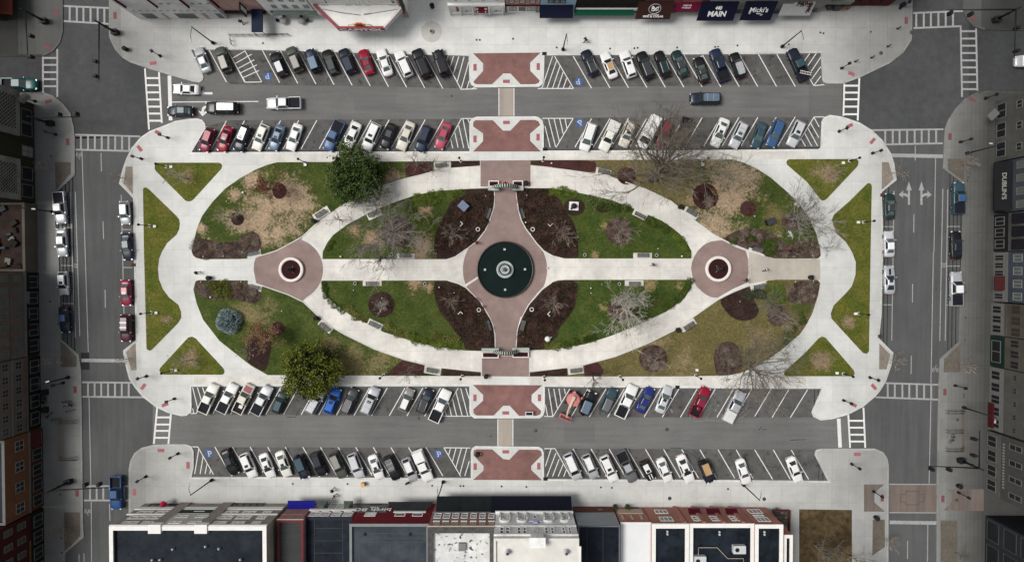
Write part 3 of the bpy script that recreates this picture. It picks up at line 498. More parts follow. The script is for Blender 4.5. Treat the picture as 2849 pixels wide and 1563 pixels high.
edging([[(1207,477),(1166,488),(1125,498),(1062,518),(1005,541),(960,566),(917,596),(875,627),(841,658),(806,678),(770,697),(729,710),(690,719)],[(690,781),(731,795),(803,820),(844,840),(880,874),(928,912),(960,931),(983,942),(1040,970),(1125,1000),(1181,1014)],[(1578,1023),(1626,1014),(1711,991.5),(1796,957.6),(1875.5,919),(1924,885),(1998,833),(2040,812),(2083,795),(2133,781)],[(2128,712),(2078,695),(2029,675),(2009,665),(1983,651),(1932,613),(1867,560),(1796,526),(1740,507),(1697,492),(1655,484),(1536,467),(1477,461)],[(1376,535),(1375,574),(1362,612),(1351,640),(1328,670),(1294,695),(1267,714),(1244,722)],[(1436,535),(1442,583),(1450,612),(1462,635),(1493,677),(1513,698),(1536,711)],[(1246,780),(1274,788),(1297,800),(1337,840),(1362,882),(1372,905),(1377,930),(1378,966)],[(1536,785),(1508,805),(1471,847),(1451,884),(1443,905),(1438,930),(1436,966)]])
M_SEAL=mat('crack_seal',(.035,.035,.034),.8);M_SCUFF=mat('tyre_scuff',(.20,.20,.195),.9,c2=(.15,.15,.146),scale=2)
marks('crack_seal','42',[(345,388,430,388,.10),(430,388,450,350,.10),(450,350,476,300,.10)],m=M_SEAL,z=.006);marks('crack_seal','44',[(340,597,420,594,.14),(420,594,490,592,.09),(100,845,180,858,.09),(180,858,215,840,.09),(70,496,115,494,.1),(40,505,60,470,.12)],m=M_SEAL,z=.006);marks('crack_seal','43',[(1640,690,1750,694,.12),(1750,694,1850,750,.10),(1850,750,1940,808,.09)],m=M_SEAL,z=.006)
marks('tyre_scuff','43',[(1870,432,2020,418,.08),(2020,418,2180,428,.08),(1650,310,1662,345,.25),(2110,270,2118,280,.3),(2080,315,2092,325,.25),(2300,380,2400,300,.06),(2330,400,2430,320,.06),(1840,360,1830,410,.08),(1890,372,1870,415,.07),(2040,330,1990,410,.06)],m=M_SCUFF,z=.0062)
shape('asphalt_patch','31',[[(792,992),(876,992),(880,1160),(796,1160)]],mat('asphalt_patch',(.022,.023,.025),.8,c2=(.018,.019,.02),scale=1),.005)
shape('asphalt_patch','12',[[(1000,930),(1420,935),(1415,1090),(1010,1085)]],mat('asphalt_patch2',(.118,.117,.115),.85,c2=(.098,.098,.096),scale=.8,streak=(.1,1.5,1)),.003)
shape('asphalt_patch','43',[[(600,450),(900,455),(905,640),(595,640)]],mat('asphalt_patch2',(.118,.117,.115),.85),.003)
# ====== VEHICLES
def paint(name,c,metal=0.0,rough=.32):
 return mat('paint_'+name,c,rough,metal,coat=.12,spec=.25,c2=tuple(x*.9 for x in c),scale=1.2,detail=2)
PAINT=dict(white=paint('white',(.62,.62,.615)),offwhite=paint('offwhite',(.58,.57,.52)),cream=paint('cream',(.50,.475,.41)),silver=paint('silver',(.36,.37,.39),.25),lightsilver=paint('lightsilver',(.44,.45,.47),.15),grey=paint('grey',(.12,.122,.125),.2),darkgrey=paint('darkgrey',(.04,.042,.045),.2),black=paint('black',(.009,.009,.011)),navy=paint('navy',(.012,.020,.042)),darknavy=paint('darknavy',(.009,.013,.024)),blue=paint('blue',(.03,.075,.17)),steel=paint('steel',(.10,.145,.20),.2),deepblue=paint('deepblue',(.012,.022,.13)),brightblue=paint('brightblue',(.012,.09,.38)),truckblue=paint('truckblue',(.01,.05,.15)),teal=paint('teal',(.025,.055,.075)),green=paint('green',(.010,.026,.024)),olive=paint('olive',(.055,.062,.05)),taupe=paint('taupe',(.21,.205,.19),.2),red=paint('red',(.21,.006,.022)),crimson=paint('crimson',(.17,.012,.036)),rose=paint('rose',(.32,.05,.085)),maroon=paint('maroon',(.055,.012,.022)),tealtruck=paint('tealtruck',(.0,.05,.048)),tan=paint('tan',(.36,.23,.11)))
M_GLASS=mat('car_glass',(.018,.024,.028),.12,c2=(.014,.019,.022),scale=2,spec=.35)
M_GLASS_L=mat('car_glass_pale',(.075,.10,.10),.10,c2=(.045,.06,.06),scale=1.6,spec=.4)
M_TYRE=mat('tyre',(.012,.012,.012),.8);M_RIM=mat('wheel_rim',(.28,.28,.29),.35,.6)
M_HEAD=mat('headlight_lens',(.55,.57,.6),.15);M_TAIL=mat('taillight_lens',(.22,.008,.010),.2)
M_TRIM=mat('black_trim',(.014,.014,.015),.55);M_BED=mat('bed_liner',(.010,.011,.015),.7);M_RAIL=mat('roof_rail',(.33,.34,.35),.35,.4)
M_WBED=mat('bed_cover_white',(.52,.52,.5),.4)
SPEC={'sedan':(4.75,1.82,[(-2.37,.74,.72),(-2.25,.88,.95),(-1.75,.97,1.0),(-.9,1,.97),(.9,1,.96),(1.5,.97,.88),(2.1,.9,.78),(2.3,.8,.68),(2.37,.66,.6)],.96,(1.02,.28,-.95,-1.72),.57,.80,1.44),'coupe':(4.45,1.80,[(-2.22,.72,.7),(-2.1,.86,.9),(-1.6,.97,.97),(-.9,1,.95),(.8,1,.92),(1.4,.97,.84),(1.95,.9,.74),(2.15,.78,.64),(2.22,.64,.56)],.93,(.75,.05,-.75,-1.7),.54,.79,1.33),'hatchback':(4.25,1.78,[(-2.12,.8,.75),(-2.05,.92,1.0),(-1.5,.98,1.0),(-.6,1,.98),(.9,1,.97),(1.4,.97,.9),(1.9,.9,.8),(2.07,.8,.7),(2.12,.66,.62)],.98,(.98,.3,-1.5,-2.0),.60,.80,1.50),'suv':(4.8,1.9,[(-2.4,.82,.8),(-2.32,.93,1.1),(-1.7,.99,1.08),(-.6,1,1.06),(1.0,1,1.06),(1.6,.97,1.0),(2.15,.91,.92),(2.34,.82,.8),(2.4,.7,.7)],1.06,(1.05,.42,-1.95,-2.3),.64,.85,1.72),'large_suv':(5.25,2.0,[(-2.62,.86,.85),(-2.55,.94,1.15),(-1.8,.99,1.15),(-.6,1,1.13),(1.1,1,1.13),(1.8,.98,1.08),(2.4,.93,1.0),(2.57,.85,.88),(2.62,.74,.75)],1.13,(1.2,.6,-2.2,-2.5),.70,.90,1.86),'minivan':(5.0,1.96,[(-2.5,.84,.8),(-2.42,.94,1.05),(-1.7,.99,1.05),(-.6,1,1.04),(1.2,1,1.04),(1.8,.96,.95),(2.3,.88,.82),(2.46,.78,.7),(2.5,.64,.62)],1.04,(1.45,.62,-2.1,-2.4),.68,.87,1.76),'wagon':(4.75,1.82,[(-2.37,.8,.75),(-2.28,.91,.98),(-1.75,.98,1.0),(-.9,1,.98),(.9,1,.97),(1.5,.97,.9),(2.1,.9,.8),(2.3,.8,.7),(2.37,.66,.6)],.98,(1.02,.32,-1.75,-2.2),.60,.82,1.52),'mini':(3.75,1.7,[(-1.87,.84,.75),(-1.8,.93,.98),(-1.2,.99,.98),(-.4,1,.96),(.7,1,.95),(1.2,.97,.9),(1.65,.9,.82),(1.82,.8,.72),(1.87,.66,.62)],.96,(.72,.3,-1.4,-1.7),.58,.76,1.42),'pickup_truck':(5.75,1.98,[(-2.87,.93,.95),(-2.82,.98,1.08),(-.95,1,1.1),(-.9,1,1.1),(1.2,1,1.1),(1.9,.98,1.06),(2.55,.94,1.0),(2.8,.86,.88),(2.87,.76,.75)],1.1,(1.3,.62,-.68,-.92),.67,.88,1.84),'off_roader':(4.3,1.86,[(-2.15,.92,.85),(-2.1,.96,1.05),(-1.4,1,1.08),(-.5,1,1.08),(.72,.98,1.08),(.9,.80,1.08),(1.5,.78,1.06),(1.98,.76,1.02),(2.1,.74,.9)],1.08,(.72,.42,-1.85,-2.02),.74,.85,1.82),'cargo_van':(5.9,2.1,[(-2.95,.93,1.0),(-2.9,.97,1.25),(-2,1,1.25),(-.6,1,1.25),(1.7,1,1.22),(2.3,.95,1.08),(2.7,.88,.95),(2.88,.8,.8),(2.95,.68,.7)],1.23,(1.95,1.15,-2.75,-2.9),.86,.96,2.35),}
CARMESH={}
def carparts(kind):
 if kind in CARMESH:return CARMESH[kind]
 Lc,Wd,st,belt,(cw,rf,rr,bb),rh,bh,rz=SPEC[kind];w=Wd/2;D={}
 b=MB()
 def ring(x,f,zt):
  h=w*f;zs=max(.42,zt-.13)
  half=[(h*.90,.24),(h,.45),(h*.995,zs-.06),(h*.97,zs+.03),(h*.86,zt-.015),(h*.5,zt+.012),(0,zt+.018)]
  return[(x,-y,zz)for y,zz in half]+[(x,y,zz)for y,zz in half[-2::-1]]
 bed=kind=='pickup_truck'
 stt=[s for s in st if not(bed and s[0]<-.92)]
 if bed:stt=[(-.93,1,1.1)]+stt
 rings=[ring(*s)for s in stt];n=len(rings[0]);vs=[v for r in rings for v in r]
 fs=[[i*n+j,i*n+j+1,(i+1)*n+j+1,(i+1)*n+j][::-1]for i in range(len(rings)-1)for j in range(n-1)]
 b.add(vs,fs,0,True);k=len(rings);b.add(rings[0],[list(range(n))[::-1]]);b.add(rings[-1],[list(range(n))])
 if bed:
  b.box((-1.9,0,.5),(1.94,Wd*.96,.5))
  for s in(-1,1):b.box((-1.9,s*(w-.07),.9),(1.94,.13,.42))
  b.box((-2.82,0,.87),(.1,Wd-.12,.44));b.box((-2.9,0,.5),(.12,Wd*.9,.2),0)
 m=[(.0,1.0)]
 def hull(o,dz=0.0):
  lo=[(cw+o,bh*.93),(rf*.4+cw*.6,bh),(rr,bh),(bb-o,bh*.9)]
  return lo
 zb,zr=belt-.02,rz-.05
 base=[(cw,-bh*.9),(cw-.25,-bh),(rr,-bh),(bb,-bh*.9),(bb,bh*.9),(rr,bh),(cw-.25,bh),(cw,bh*.9)]
 top=[(rf,-rh*.92),(rf-.1,-rh),(rr+.1,-rh),(rr,-rh*.9),(rr,rh*.9),(rr+.1,rh),(rf-.1,rh),(rf,rh*.92)]
 tin=[(x*.94+(rf+rr)/2*.06,y*.82)for x,y in top]
 vs=[(x,y,zb)for x,y in base]+[(x,y,zr)for x,y in top]+[(x,y,rz)for x,y in tin]
 fs=[[i,(i+1)%8,8+(i+1)%8,8+i]for i in range(8)]+[[8+i,8+(i+1)%8,16+(i+1)%8,16+i]for i in range(8)]
 b.add(vs,[f[::-1]for f in fs],0,False);
 D['body']=b.mesh('body',[None])
 r=MB();r.add([(x,y,rz+.004)for x,y in tin],[[7,6,5,4,3,2,1,0]]);r.add([(x,y,rz+.004)for x,y in tin]+[(x,y,rz-.03)for x,y in tin],[[i,(i+1)%8,8+(i+1)%8,8+i]for i in range(8)])
 D['roof']=r.mesh('roof',[None])
 def pane(a,c,d,e,off,f0=.06,f1=.94,g0=.08,g1=.92):
  a,c,d,e=map(Vector,(a,c,d,e));nrm=(c-a).cross(e-a).normalized()
  def at(u,v):return(a*(1-u)+c*u)*(1-v)+(e*(1-u)+d*u)*v
  q=MB();p=[at(f0,g0),at(f1,g0),at(f1,g1),at(f0,g1)]
  q.add([v+nrm*off for v in p]+[v-nrm*.01 for v in p],[[0,1,2,3],[0,4,5,1],[1,5,6,2],[2,6,7,3],[3,7,4,0]]);return q
 D['windshield']=pane((cw,-bh*.9,zb),(cw,bh*.9,zb),(rf,rh*.92,zr),(rf,-rh*.92,zr),.012,.03,.97,.06,.97).mesh('windshield',[M_GLASS])
 D['rear_window']=pane((bb,bh*.9,zb),(bb,-bh*.9,zb),(rr,-rh*.9,zr),(rr,rh*.9,zr),.012,.08,.92,.12,.9).mesh('rear_window',[M_GLASS])
 for s,nm in((-1,'side_window'),(1,'side_window_')):
  a,c,d,e=(rr,-bh,zb),(cw-.25,-bh,zb),(rf-.1,-rh,zr),(rr+.1,-rh,zr)
  if s>0:a,c,d,e=[(x,-y,zz)for x,y,zz in(c,a,e,d)]
  D[nm]=pane(a,c,d,e,.012,.03,.97,.1,.92).mesh('side_window',[M_GLASS])
 xf,fz=Lc/2,st[-2][2]
 for s,nm in((-1,'headlight'),(1,'headlight_')):
  q=MB();q.box((xf-.14,s*w*.66,fz-.06),(.24,.36,.14),rz=-s*.45);D[nm]=q.mesh('headlight',[M_HEAD])
 for s,nm in((-1,'taillight'),(1,'taillight_')):
  q=MB();q.box((-xf+.07,s*w*.74,st[1][2]-.14),(.14,.26,.2),rz=s*.3);D[nm]=q.mesh('taillight',[M_TAIL])
 for s,nm in((-1,'wing_mirror'),(1,'wing_mirror_')):
  q=MB();q.box((cw-.32,s*(w+.07),belt+.06),(.14,.22,.15));D[nm]=q.mesh('wing_mirror',[None])
 wr=.33 if Lc<4.78 and kind not in('off_roader','suv')else .38
 for i,(fx,s)in enumerate(((.60,-1),(.60,1),(-.58,-1),(-.58,1))):
  q=MB();x=fx*Lc/2;y=s*(w-.10)
  q.tube([(x,y-.11,wr),(x,y+.11,wr)],wr,14,0,smooth=False);q.tube([(x,y+s*.08,wr),(x,y+s*.118,wr)],wr*.62,10,1,smooth=False)
  D['wheel'+'_'*i]=q.mesh('wheel',[M_TYRE,M_RIM])
 q=MB();q.box(((rf+(rf+rr)/2)/2+.05,0,rz+.006),(.5,rh*1.05,.02));D['sunroof']=q.mesh('sunroof',[M_GLASS])
 for s,nm in((-1,'roof_rail'),(1,'roof_rail_')):
  q=MB();q.tube([(rf-.25,s*rh*.86,rz+.0),(rf-.35,s*rh*.86,rz+.05),(rr+.3,s*rh*.86,rz+.05),(rr+.2,s*rh*.86,rz)],.03,5);D[nm]=q.mesh('roof_rail',[M_RAIL])
 q=MB()
 for x in(.25,.62):q.box((rf+(rr-rf)*x,0,rz+.035),(.09,rh*1.8,.04))
 D['roof_bars']=q.mesh('roof_bars',[M_RAIL])
 if bed:
  q=MB();q.box((-1.87,0,.765),(1.78,Wd-.28,.03));D['bed_floor']=q.mesh('bed_floor',[M_BED])
  q=MB();q.box((-1.86,0,1.105),(1.86,Wd-.22,.05));D['bed_cover']=q.mesh('bed_cover',[None])
  q=MB();q.box((-1.86,0,1.35),(1.84,Wd-.2,.66));q.box((-1.86,0,1.70),(1.7,Wd-.4,.06));D['bed_cap']=q.mesh('bed_cap',[None])
 if kind=='off_roader':
  q=MB();q.tube([(-2.12,.1,1.0),(-2.34,.1,1.0)],.37,14,0,smooth=False);D['spare_wheel']=q.mesh('spare_wheel',[M_TYRE])
  for s,nm in((-1,'fender'),(1,'fender_')):
   q=MB();q.box((1.35,s*.82,.95),(1.3,.24,.07));D[nm]=q.mesh('fender',[M_TRIM])
 if kind=='cargo_van':pass
 CARMESH[kind]=D;return D
CATS=dict(pickup_truck='pickup truck',suv='car',large_suv='car',off_roader='car',cargo_van='van',minivan='van')
def car(kind,nose,tail,color,label,group,roof=None,opts='',base=0.0,hood=None):
 D=carparts(kind);Lc=SPEC[kind][0]
 zc=.75
 a,b_=P(*nose,zc),P(*tail,zc);d=a-b_;ang=math.atan2(d.y,d.x);c=(a+b_)/2
 sc=max(.93,min(1.10,d.length/Lc))
 t=thing(kind,label,CATS.get(kind,'car'),(c.x,c.y,base),ang,group);t.scale=(sc,min(1.05,.5+sc*.5),1)
 pm=PAINT[color]
 def part(nm,m=None):
  o=link(nm.rstrip('_'),D[nm],t)
  if D[nm].materials[0]is None or m is not None:
   o.material_slots[0].link='OBJECT';o.material_slots[0].material=m or pm
  return o
 part('body');part('roof',PAINT[roof]if roof else pm)
 gl=M_GLASS_L if 'g' in opts else None
 part('windshield',gl);part('rear_window',gl if kind not in('pickup_truck',)else None)
 if kind!='cargo_van':
  part('side_window');part('side_window_')
 for nm in('headlight','headlight_','taillight','taillight_','wing_mirror','wing_mirror_','wheel','wheel_','wheel__','wheel___'):part(nm)
 if 's' in opts:part('sunroof')
 if 'r' in opts:part('roof_rail');part('roof_rail_')
 if 'b' in opts:part('roof_bars')
 if kind=='pickup_truck':
  if 'C' in opts:part('bed_cap',pm)
  elif 'W' in opts:part('bed_cover',M_WBED)
  elif 'K' in opts:part('bed_cover',M_BED)
  else:part('bed_floor')
 if kind=='off_roader':part('spare_wheel');part('fender');part('fender_')
 return t
def row(t,cars,where,group,start=1):
 for i,(k,nx,ny,tx,ty,col,look,*o)in enumerate(cars):
  car(k,Q(t,nx,ny),Q(t,tx,ty),col,f"{look}, {ORD[start + i]} from left {where}",group,*(o+[None]*(1-len(o)))[:1],**(dict(opts=o[1])if len(o)>1 else{}))
A='top row, left half';GA='cars parked at an angle along the top kerb'
row('11',[('sedan',1945,475,2037,705,'silver','silver white sedan beside the corner bulb','white','g'),('suv',2150,465,2240,712,'olive','olive grey crossover with pale grey roof','taupe')],A,GA)
row('12',[('hatchback',215,518,312,752,'black','black hatchback with silver grey roof','silver'),('suv',372,465,470,708,'olive','grey crossover with dark hood and taupe roof','taupe'),('off_roader',562,495,638,700,'navy','slate blue boxy off roader','steel'),('hatchback',727,492,815,733,'black','black hatchback with grey rear glass','darkgrey','g'),('suv',893,487,985,722,'darknavy','dark navy crossover with pale roof streak','navy'),('coupe',1085,487,1165,733,'red','bright red coupe with pale rear glass',None,'g'),('sedan',1262,484,1350,745,'white','white sedan with dark windscreen',None,'g'),('suv',1440,505,1550,753,'white','white crossover with black rear spoiler line'),('large_suv',1615,487,1730,765,'black','black large SUV'),('off_roader',1820,492,1905,743,'black','black boxy off roader next to the hatched zone')],A,GA,3)
A='top row, right half'
row('13',[('suv',800,497,905,745,'darknavy','dark navy SUV with long roof rails','darkgrey','rs'),('sedan',990,517,1090,770,'white','white sedan with a tan roof','tan'),('suv',1180,503,1270,762,'white','white crossover with blue tinted sunroof',None,'s'),('suv',1345,512,1445,778,'black','black SUV with grey roof','darkgrey'),('wagon',1520,503,1610,758,'black','black wagon with silver rails','green','r'),('sedan',1690,497,1785,758,'green','dark green black sedan with pale rear glass','darkgrey','g'),('coupe',1910,562,1990,818,'black','black coupe set back from the kerb','darkgrey','g'),('pickup_truck',2070,485,2180,798,'navy','navy blue pickup truck with dark bed','navy'),('suv',2260,522,2345,768,'black','black SUV with silver grey roof','silver','r')],A,GA)
row('14',[('pickup_truck',345,472,480,765,'darknavy','black pickup truck carrying a white ladder','teal')],A,GA,10)
B='above the park, left half';GB='cars parked at an angle along the upper edge of the park'
row('21',[('hatchback',1995,428,2075,202,'crimson','red hatchback','red'),('sedan',2175,418,2250,197,'red','red sedan with dark sunroof',None,'s'),('suv',2335,424,2430,180,'darknavy','dark SUV with silver roof and crossbars','silver','sb')],B,GB)
row('22',[('wagon',40,413,140,167,'offwhite','white wagon with black sunroof',None,'sg'),('sedan',205,410,290,180,'steel','steel blue grey sedan',None,'s'),('sedan',375,416,465,160,'white','white sedan beside the empty bay',None,'g'),('pickup_truck',745,412,870,142,'blue','blue pickup truck with black bed','blue','K'),('sedan',930,395,1045,147,'white','white sedan partly under evergreen leaves'),('large_suv',1125,405,1230,168,'white','white SUV touching the evergreen crown',None,'s'),('sedan',1300,400,1390,157,'black','glossy black sedan','darkgrey'),('sedan',1460,412,1570,140,'cream','cream sedan',None,'g'),('suv',1645,430,1735,182,'navy','navy blue crossover overhanging the kerb'),('sedan',1835,400,1930,150,'rose','rose pink sedan',None,'g')],B,GB,4)
B='above the park, right half'
row('23',[('minivan',790,420,880,152,'white','plain white minivan next to the blue symbol',None,'g'),('pickup_truck',985,405,1100,155,'offwhite','white pickup truck with pale bed',None,'W'),('suv',1175,375,1268,147,'cream','cream crossover with dark roof opening',None,'sg'),('cargo_van',1345,402,1510,92,'white','long white cargo van under the bare tree'),('suv',1535,385,1625,142,'crimson','red SUV under the bare branches','red','g'),('pickup_truck',1738,385,1812,115,'darkgrey','dark grey pickup truck under bare branches','grey'),('sedan',2075,378,2190,108,'white','white sedan with dark roof glass',None,'sg'),('suv',2255,390,2370,148,'lightsilver','pale silver SUV with crossbars and sunroof',None,'sbg')],B,GB)
row('24',[('sedan',0,382,85,142,'teal','teal blue sedan',None,'g'),('suv',145,370,245,122,'blue','blue crossover with blue roof','blue','g'),('suv',340,365,445,132,'lightsilver','silver white crossover with red rear lights',None,'sg')],B,GB,9)
C='below the park, left half';GC='cars parked at an angle along the lower edge of the park'
row('41',[('pickup_truck',2108,78,1995,332,'offwhite','cream white pickup truck with open black bed',None,'g'),('pickup_truck',2305,66,2170,337,'white','white pickup truck with blue black bed',None,'gK'),('pickup_truck',2458,82,2335,332,'cream','white pickup with maroon hood and loaded bed',None,'g')],C,GC)
row('42',[('pickup_truck',170,92,35,350,'lightsilver','silver pickup truck with long black bed',None,'gK'),('hatchback',312,150,240,335,'green','dark green hatchback by the evergreen','teal'),('suv',695,115,563,350,'silver','silver SUV half under the evergreen',None,'b'),('hatchback',843,105,742,355,'brightblue','bright blue hatchback',None,'s'),('suv',1018,107,913,350,'darkgrey','dark grey SUV with roof rails','grey','rg'),('large_suv',1225,97,1112,354,'silver','silver SUV with sunroof and roof bars',None,'sb'),('hatchback',1567,110,1475,330,'taupe','silver grey hatchback with white roof','white','g'),('suv',1752,112,1660,348,'darknavy','dark navy SUV with roof rails','darkgrey','rg'),('pickup_truck',1925,122,1785,428,'white','white pickup truck with long dark bed',None,'g')],C,GC,4)
C='below the park, right half'
row('43',[('off_roader',880,132,785,358,'black','black boxy off roader with grey hood','steel'),('suv',1085,112,988,335,'teal','dark teal SUV','grey','g'),('pickup_truck',1285,75,1140,385,'white','white pickup truck with black open bed',None,'g'),('sedan',1457,97,1335,340,'deepblue','deep blue sedan','deepblue','g'),('sedan',1632,87,1530,345,'lightsilver','silver sedan with grey sunroof',None,'sg'),('pickup_truck',2000,97,1870,375,'red','red pickup truck with black bed','crimson','g'),('pickup_truck',2345,137,2195,430,'silver','silver pickup truck with white bed cover',None,'Wg')],C,GC,2)
D_='bottom row, left half';GD_='cars parked at an angle along the bottom kerb'
row('41',[('sedan',2312,952,2203,708,'black','black sedan','darknavy'),('suv',2495,978,2395,745,'white','white SUV with rooftop opening',None,'s')],D_,GD_)
row('42',[('sedan',197,978,110,750,'white','white sedan with blue tinted sunroof',None,'s'),('sedan',357,972,270,722,'offwhite','white sedan with small sunroof',None,'sg'),('off_roader',540,988,452,768,'darknavy','slate black boxy off roader','teal'),('hatchback',702,962,615,732,'black','black hatchback with panoramic roof','darknavy'),('suv',905,982,795,735,'olive','grey green SUV with pale roof','taupe','r'),('suv',1067,978,985,750,'lightsilver','silver crossover with red rear',None),('sedan',1267,997,1180,760,'white','white sedan with grey sunroof',None,'sg'),('suv',1432,1000,1335,768,'black','black SUV with roof crossbars','grey','rb'),('hatchback',1602,1015,1510,790,'silver','small silver hatchback with black back','white'),('pickup_truck',1747,1015,1625,720,'white','white pickup truck with white bed cap',None,'C')],D_,GD_,3)
D_='bottom row, right half'
row('43',[('minivan',735,1000,628,745,'lightsilver','white roofed minivan with black windscreen','white'),('suv',902,982,808,758,'silver','white roofed silver crossover','white','r'),('suv',1097,1020,985,770,'white','white SUV with purple tinted sunroof',None,'s'),('pickup_truck',1287,1022,1148,727,'grey','dark grey pickup truck with black bed','silver','g'),('mini',1467,1005,1375,820,'black','tiny black car with white roof and stripes','white','s'),('sedan',1632,1022,1540,795,'white','white sedan with pale rear glass',None,'g'),('sedan',1847,1030,1735,762,'white','white sedan with large dark sunroof',None,'s'),('off_roader',2042,1025,1960,818,'darknavy','tan topped dark off roader','tan'),('sedan',2402,1047,2320,800,'white','lone white sedan beside an empty bay',None,'g')],D_,GD_)
row('44',[('sedan',425,998,335,760,'white','lone white sedan')],D_,GD_,10)
for a in(('sedan','11',(1710,873),(1950,884),'white','white sedan driving left past the upper left corner bulb',None,''),('sedan','11',(1645,1093),(1902,1093),'darknavy','dark navy sedan waiting at the stop line by the park corner','teal','g'),('large_suv','11',(2025,1060),(2348,1064),'black','black and silver SUV behind the waiting navy sedan','silver','rb'),('pickup_truck','12',(150,1020),(485,1014),'lightsilver','silver pickup truck with black bed cover in the upper street','lightsilver','K'),('large_suv','13',(1835,972),(2135,972),'darknavy','dark navy SUV alone in the upper street by the bare tree','steel','rb'),('pickup_truck','11',(365,833),(20,830),'tealtruck','teal pickup truck at the far left crosswalk','tealtruck','g'),('pickup_truck','41',(1147,1292),(1140,968),'truckblue','blue pickup truck crossing the lower left crosswalk','truckblue',''),('minivan','14',(2490,588),(2800,588),'silver','white van half out of frame at the far right','white','')):
 car(a[0],Q(a[1],*a[2]),Q(a[1],*a[3]),a[4],a[5],'cars on the roads',a[6],a[7])
GS='cars parked along the left street';GT='cars parked along the right street'
for a in(('pickup_truck','21',(607,1132),(578,836),'silver','white pickup with navy bed cover, topmost on the left street\'s left kerb','white','K'),('sedan','21',(614,1460),(600,1185),'silver','pale silver sedan with sunroof, second down the left street\'s left kerb','white','sg'),('hatchback','31',(630,422),(618,198),'silver','small silver car with dark sunroof, third down the left kerb','lightsilver','s'),('sedan','31',(643,788),(625,548),'darknavy','dark blue sedan, lowest on the left street\'s left kerb','blue',''),('hatchback','21',(1235,1147),(1222,918),'silver','white hatchback parked beside the left grass wedge, topmost','white','g'),('sedan','21',(1258,1495),(1237,1228),'darknavy','dark sedan parked second beside the left grass wedge','navy','g'),('sedan','31',(1242,527),(1235,278),'crimson','red sedan parked beside the left grass wedge','rose','sg'),('suv','31',(1240,882),(1240,618),'maroon','maroon SUV, lowest beside the left grass wedge','maroon','b')):
 car(a[0],Q(a[1],*a[2]),Q(a[1],*a[3]),a[4],a[5],GS,a[6],a[7])
for a in(('sedan','24',(1293,828),(1290,1057),'green','dark green sedan with red tail lights, topmost beside right wedge','darkgrey','g'),('sedan','24',(1283,1180),(1290,1428),'lightsilver','white sedan, middle of three beside the right grass wedge','white','g'),('coupe','34',(1288,138),(1293,407),'silver','silver coupe with dark stripe and sunroof beside right wedge','lightsilver','s'),('pickup_truck','24',(1948,728),(1950,1002),'teal','dark teal pickup truck at the top of the right kerb','blue','K'),('sedan','24',(1925,1180),(1930,1450),'black','black sedan below the teal pickup on the right kerb','darknavy',''),('pickup_truck','34',(1925,193),(1930,517),'silver','white pickup with navy bed on the right street\'s far kerb','white','K')):
 car(a[0],Q(a[1],*a[2]),Q(a[1],*a[3]),a[4],a[5],GT,a[6],a[7])
def on(t,x,y,z,name,mb,m,label,cat,rz=0.0,grp=None):
 o=put(name,mb,m,None,G(t,x,y,z),rz);return tag(o,label,cat,grp)
b=MB()
for s in(-.22,.22):b.box((0,s,.05),(2.0,.07,.09))
for i in range(7):b.box((-.85+i*.28,0,.05),(.05,.44,.05))
on('14',487,700,1.15,'ladder',b,M_WBED,'white ladder lying on the bed of the black pickup','ladder',math.radians(-12))
b=MB();b.box((0,0,.22),(.5,.6,.44));b.box((0,0,.46),(.54,.64,.05));on('41',2375,282,.8,'crate',b,M_WBED,'white box in the bed of the maroon hooded pickup','box',math.radians(62))
b=MB();b.lathe([(.0,0),(.2,0),(.22,.35),(.18,.38),(0,.38)],12);on('41',2392,262,.8,'bucket',b,M_WBED,'white bucket in the bed of the maroon hooded pickup','bucket')
b=MB();b.lathe([(.0,0),(.3,0),(.36,.5),(.3,.55),(0,.56)],14);on('43',1915,300,.8,'barrel',b,PAINT['red'],'bright red barrel in the bed of the red pickup','barrel')
for o in list(COL.objects):
 if o.get('label','').startswith('white pickup with maroon hood'):
  q=MB();q.add([(1.38,-.72,1.118),(2.55,-.66,1.05),(2.55,.66,1.05),(1.38,.72,1.118),(1.38,-.72,1.09),(2.55,-.66,1.0),(2.55,.66,1.0),(1.38,.72,1.09)],[[0,1,2,3],[0,4,5,1],[1,5,6,2],[2,6,7,3],[3,7,4,0]])
  put('hood',q,PAINT['crimson'],o)
 if o.get('label','').startswith('silver coupe with dark stripe'):
  q=MB();q.box((1.25,0,.925),(1.1,.34,.02));put('hood_stripe',q,M_TRIM,o)
 if o.get('label','').startswith('tiny black car'):
  for s in(-.22,.22):
   q=MB();q.box((1.15,s,.955),(.85,.14,.02));put('hood_stripe',q,PAINT['white'],o)
c=G('43',685,205);bc=G('43',612,370);d=Vector((bc.x-c.x,bc.y-c.y,0));ang=math.atan2(d.y,d.x)
t=thing('boom_lift','faded red boom lift with cream arm and open basket below the park','boom lift',c,ang)
M_LIFT=mat('lift_red',(.46,.19,.18),.5,c2=(.38,.13,.125),scale=2);M_LIFTD=mat('lift_dark_red',(.16,.025,.03),.5);M_ARM=mat('lift_cream',(.52,.43,.34),.5,c2=(.4,.3,.24),scale=2)
b=MB();b.box((0,0,.55),(2.3,1.5,.4));put('chassis',b,M_LIFTD,t)
for i,(x,y)in enumerate(((.8,.85),(.8,-.85),(-.8,.85),(-.8,-.85))):
 b=MB();b.tube([(x,y-.15,.42),(x,y+.15,.42)],.42,14,smooth=False);put('wheel',b,M_TYRE,t)
b=MB();b.lathe([(0,.8),(1.15,.8),(1.22,1.0),(1.12,1.55),(.9,1.66),(0,1.7)],22);put('turntable',b,M_LIFT,t)
b=MB();b.box((-1.15,-.35,1.15),(.5,.5,.5),rz=.4);b.box((-.6,1.05,1.05),(.8,.3,.4),rz=-.5);b.box((.35,.75,1.4),(.9,.35,.5),rz=.2);put('engine_cover',b,M_LIFT,t)
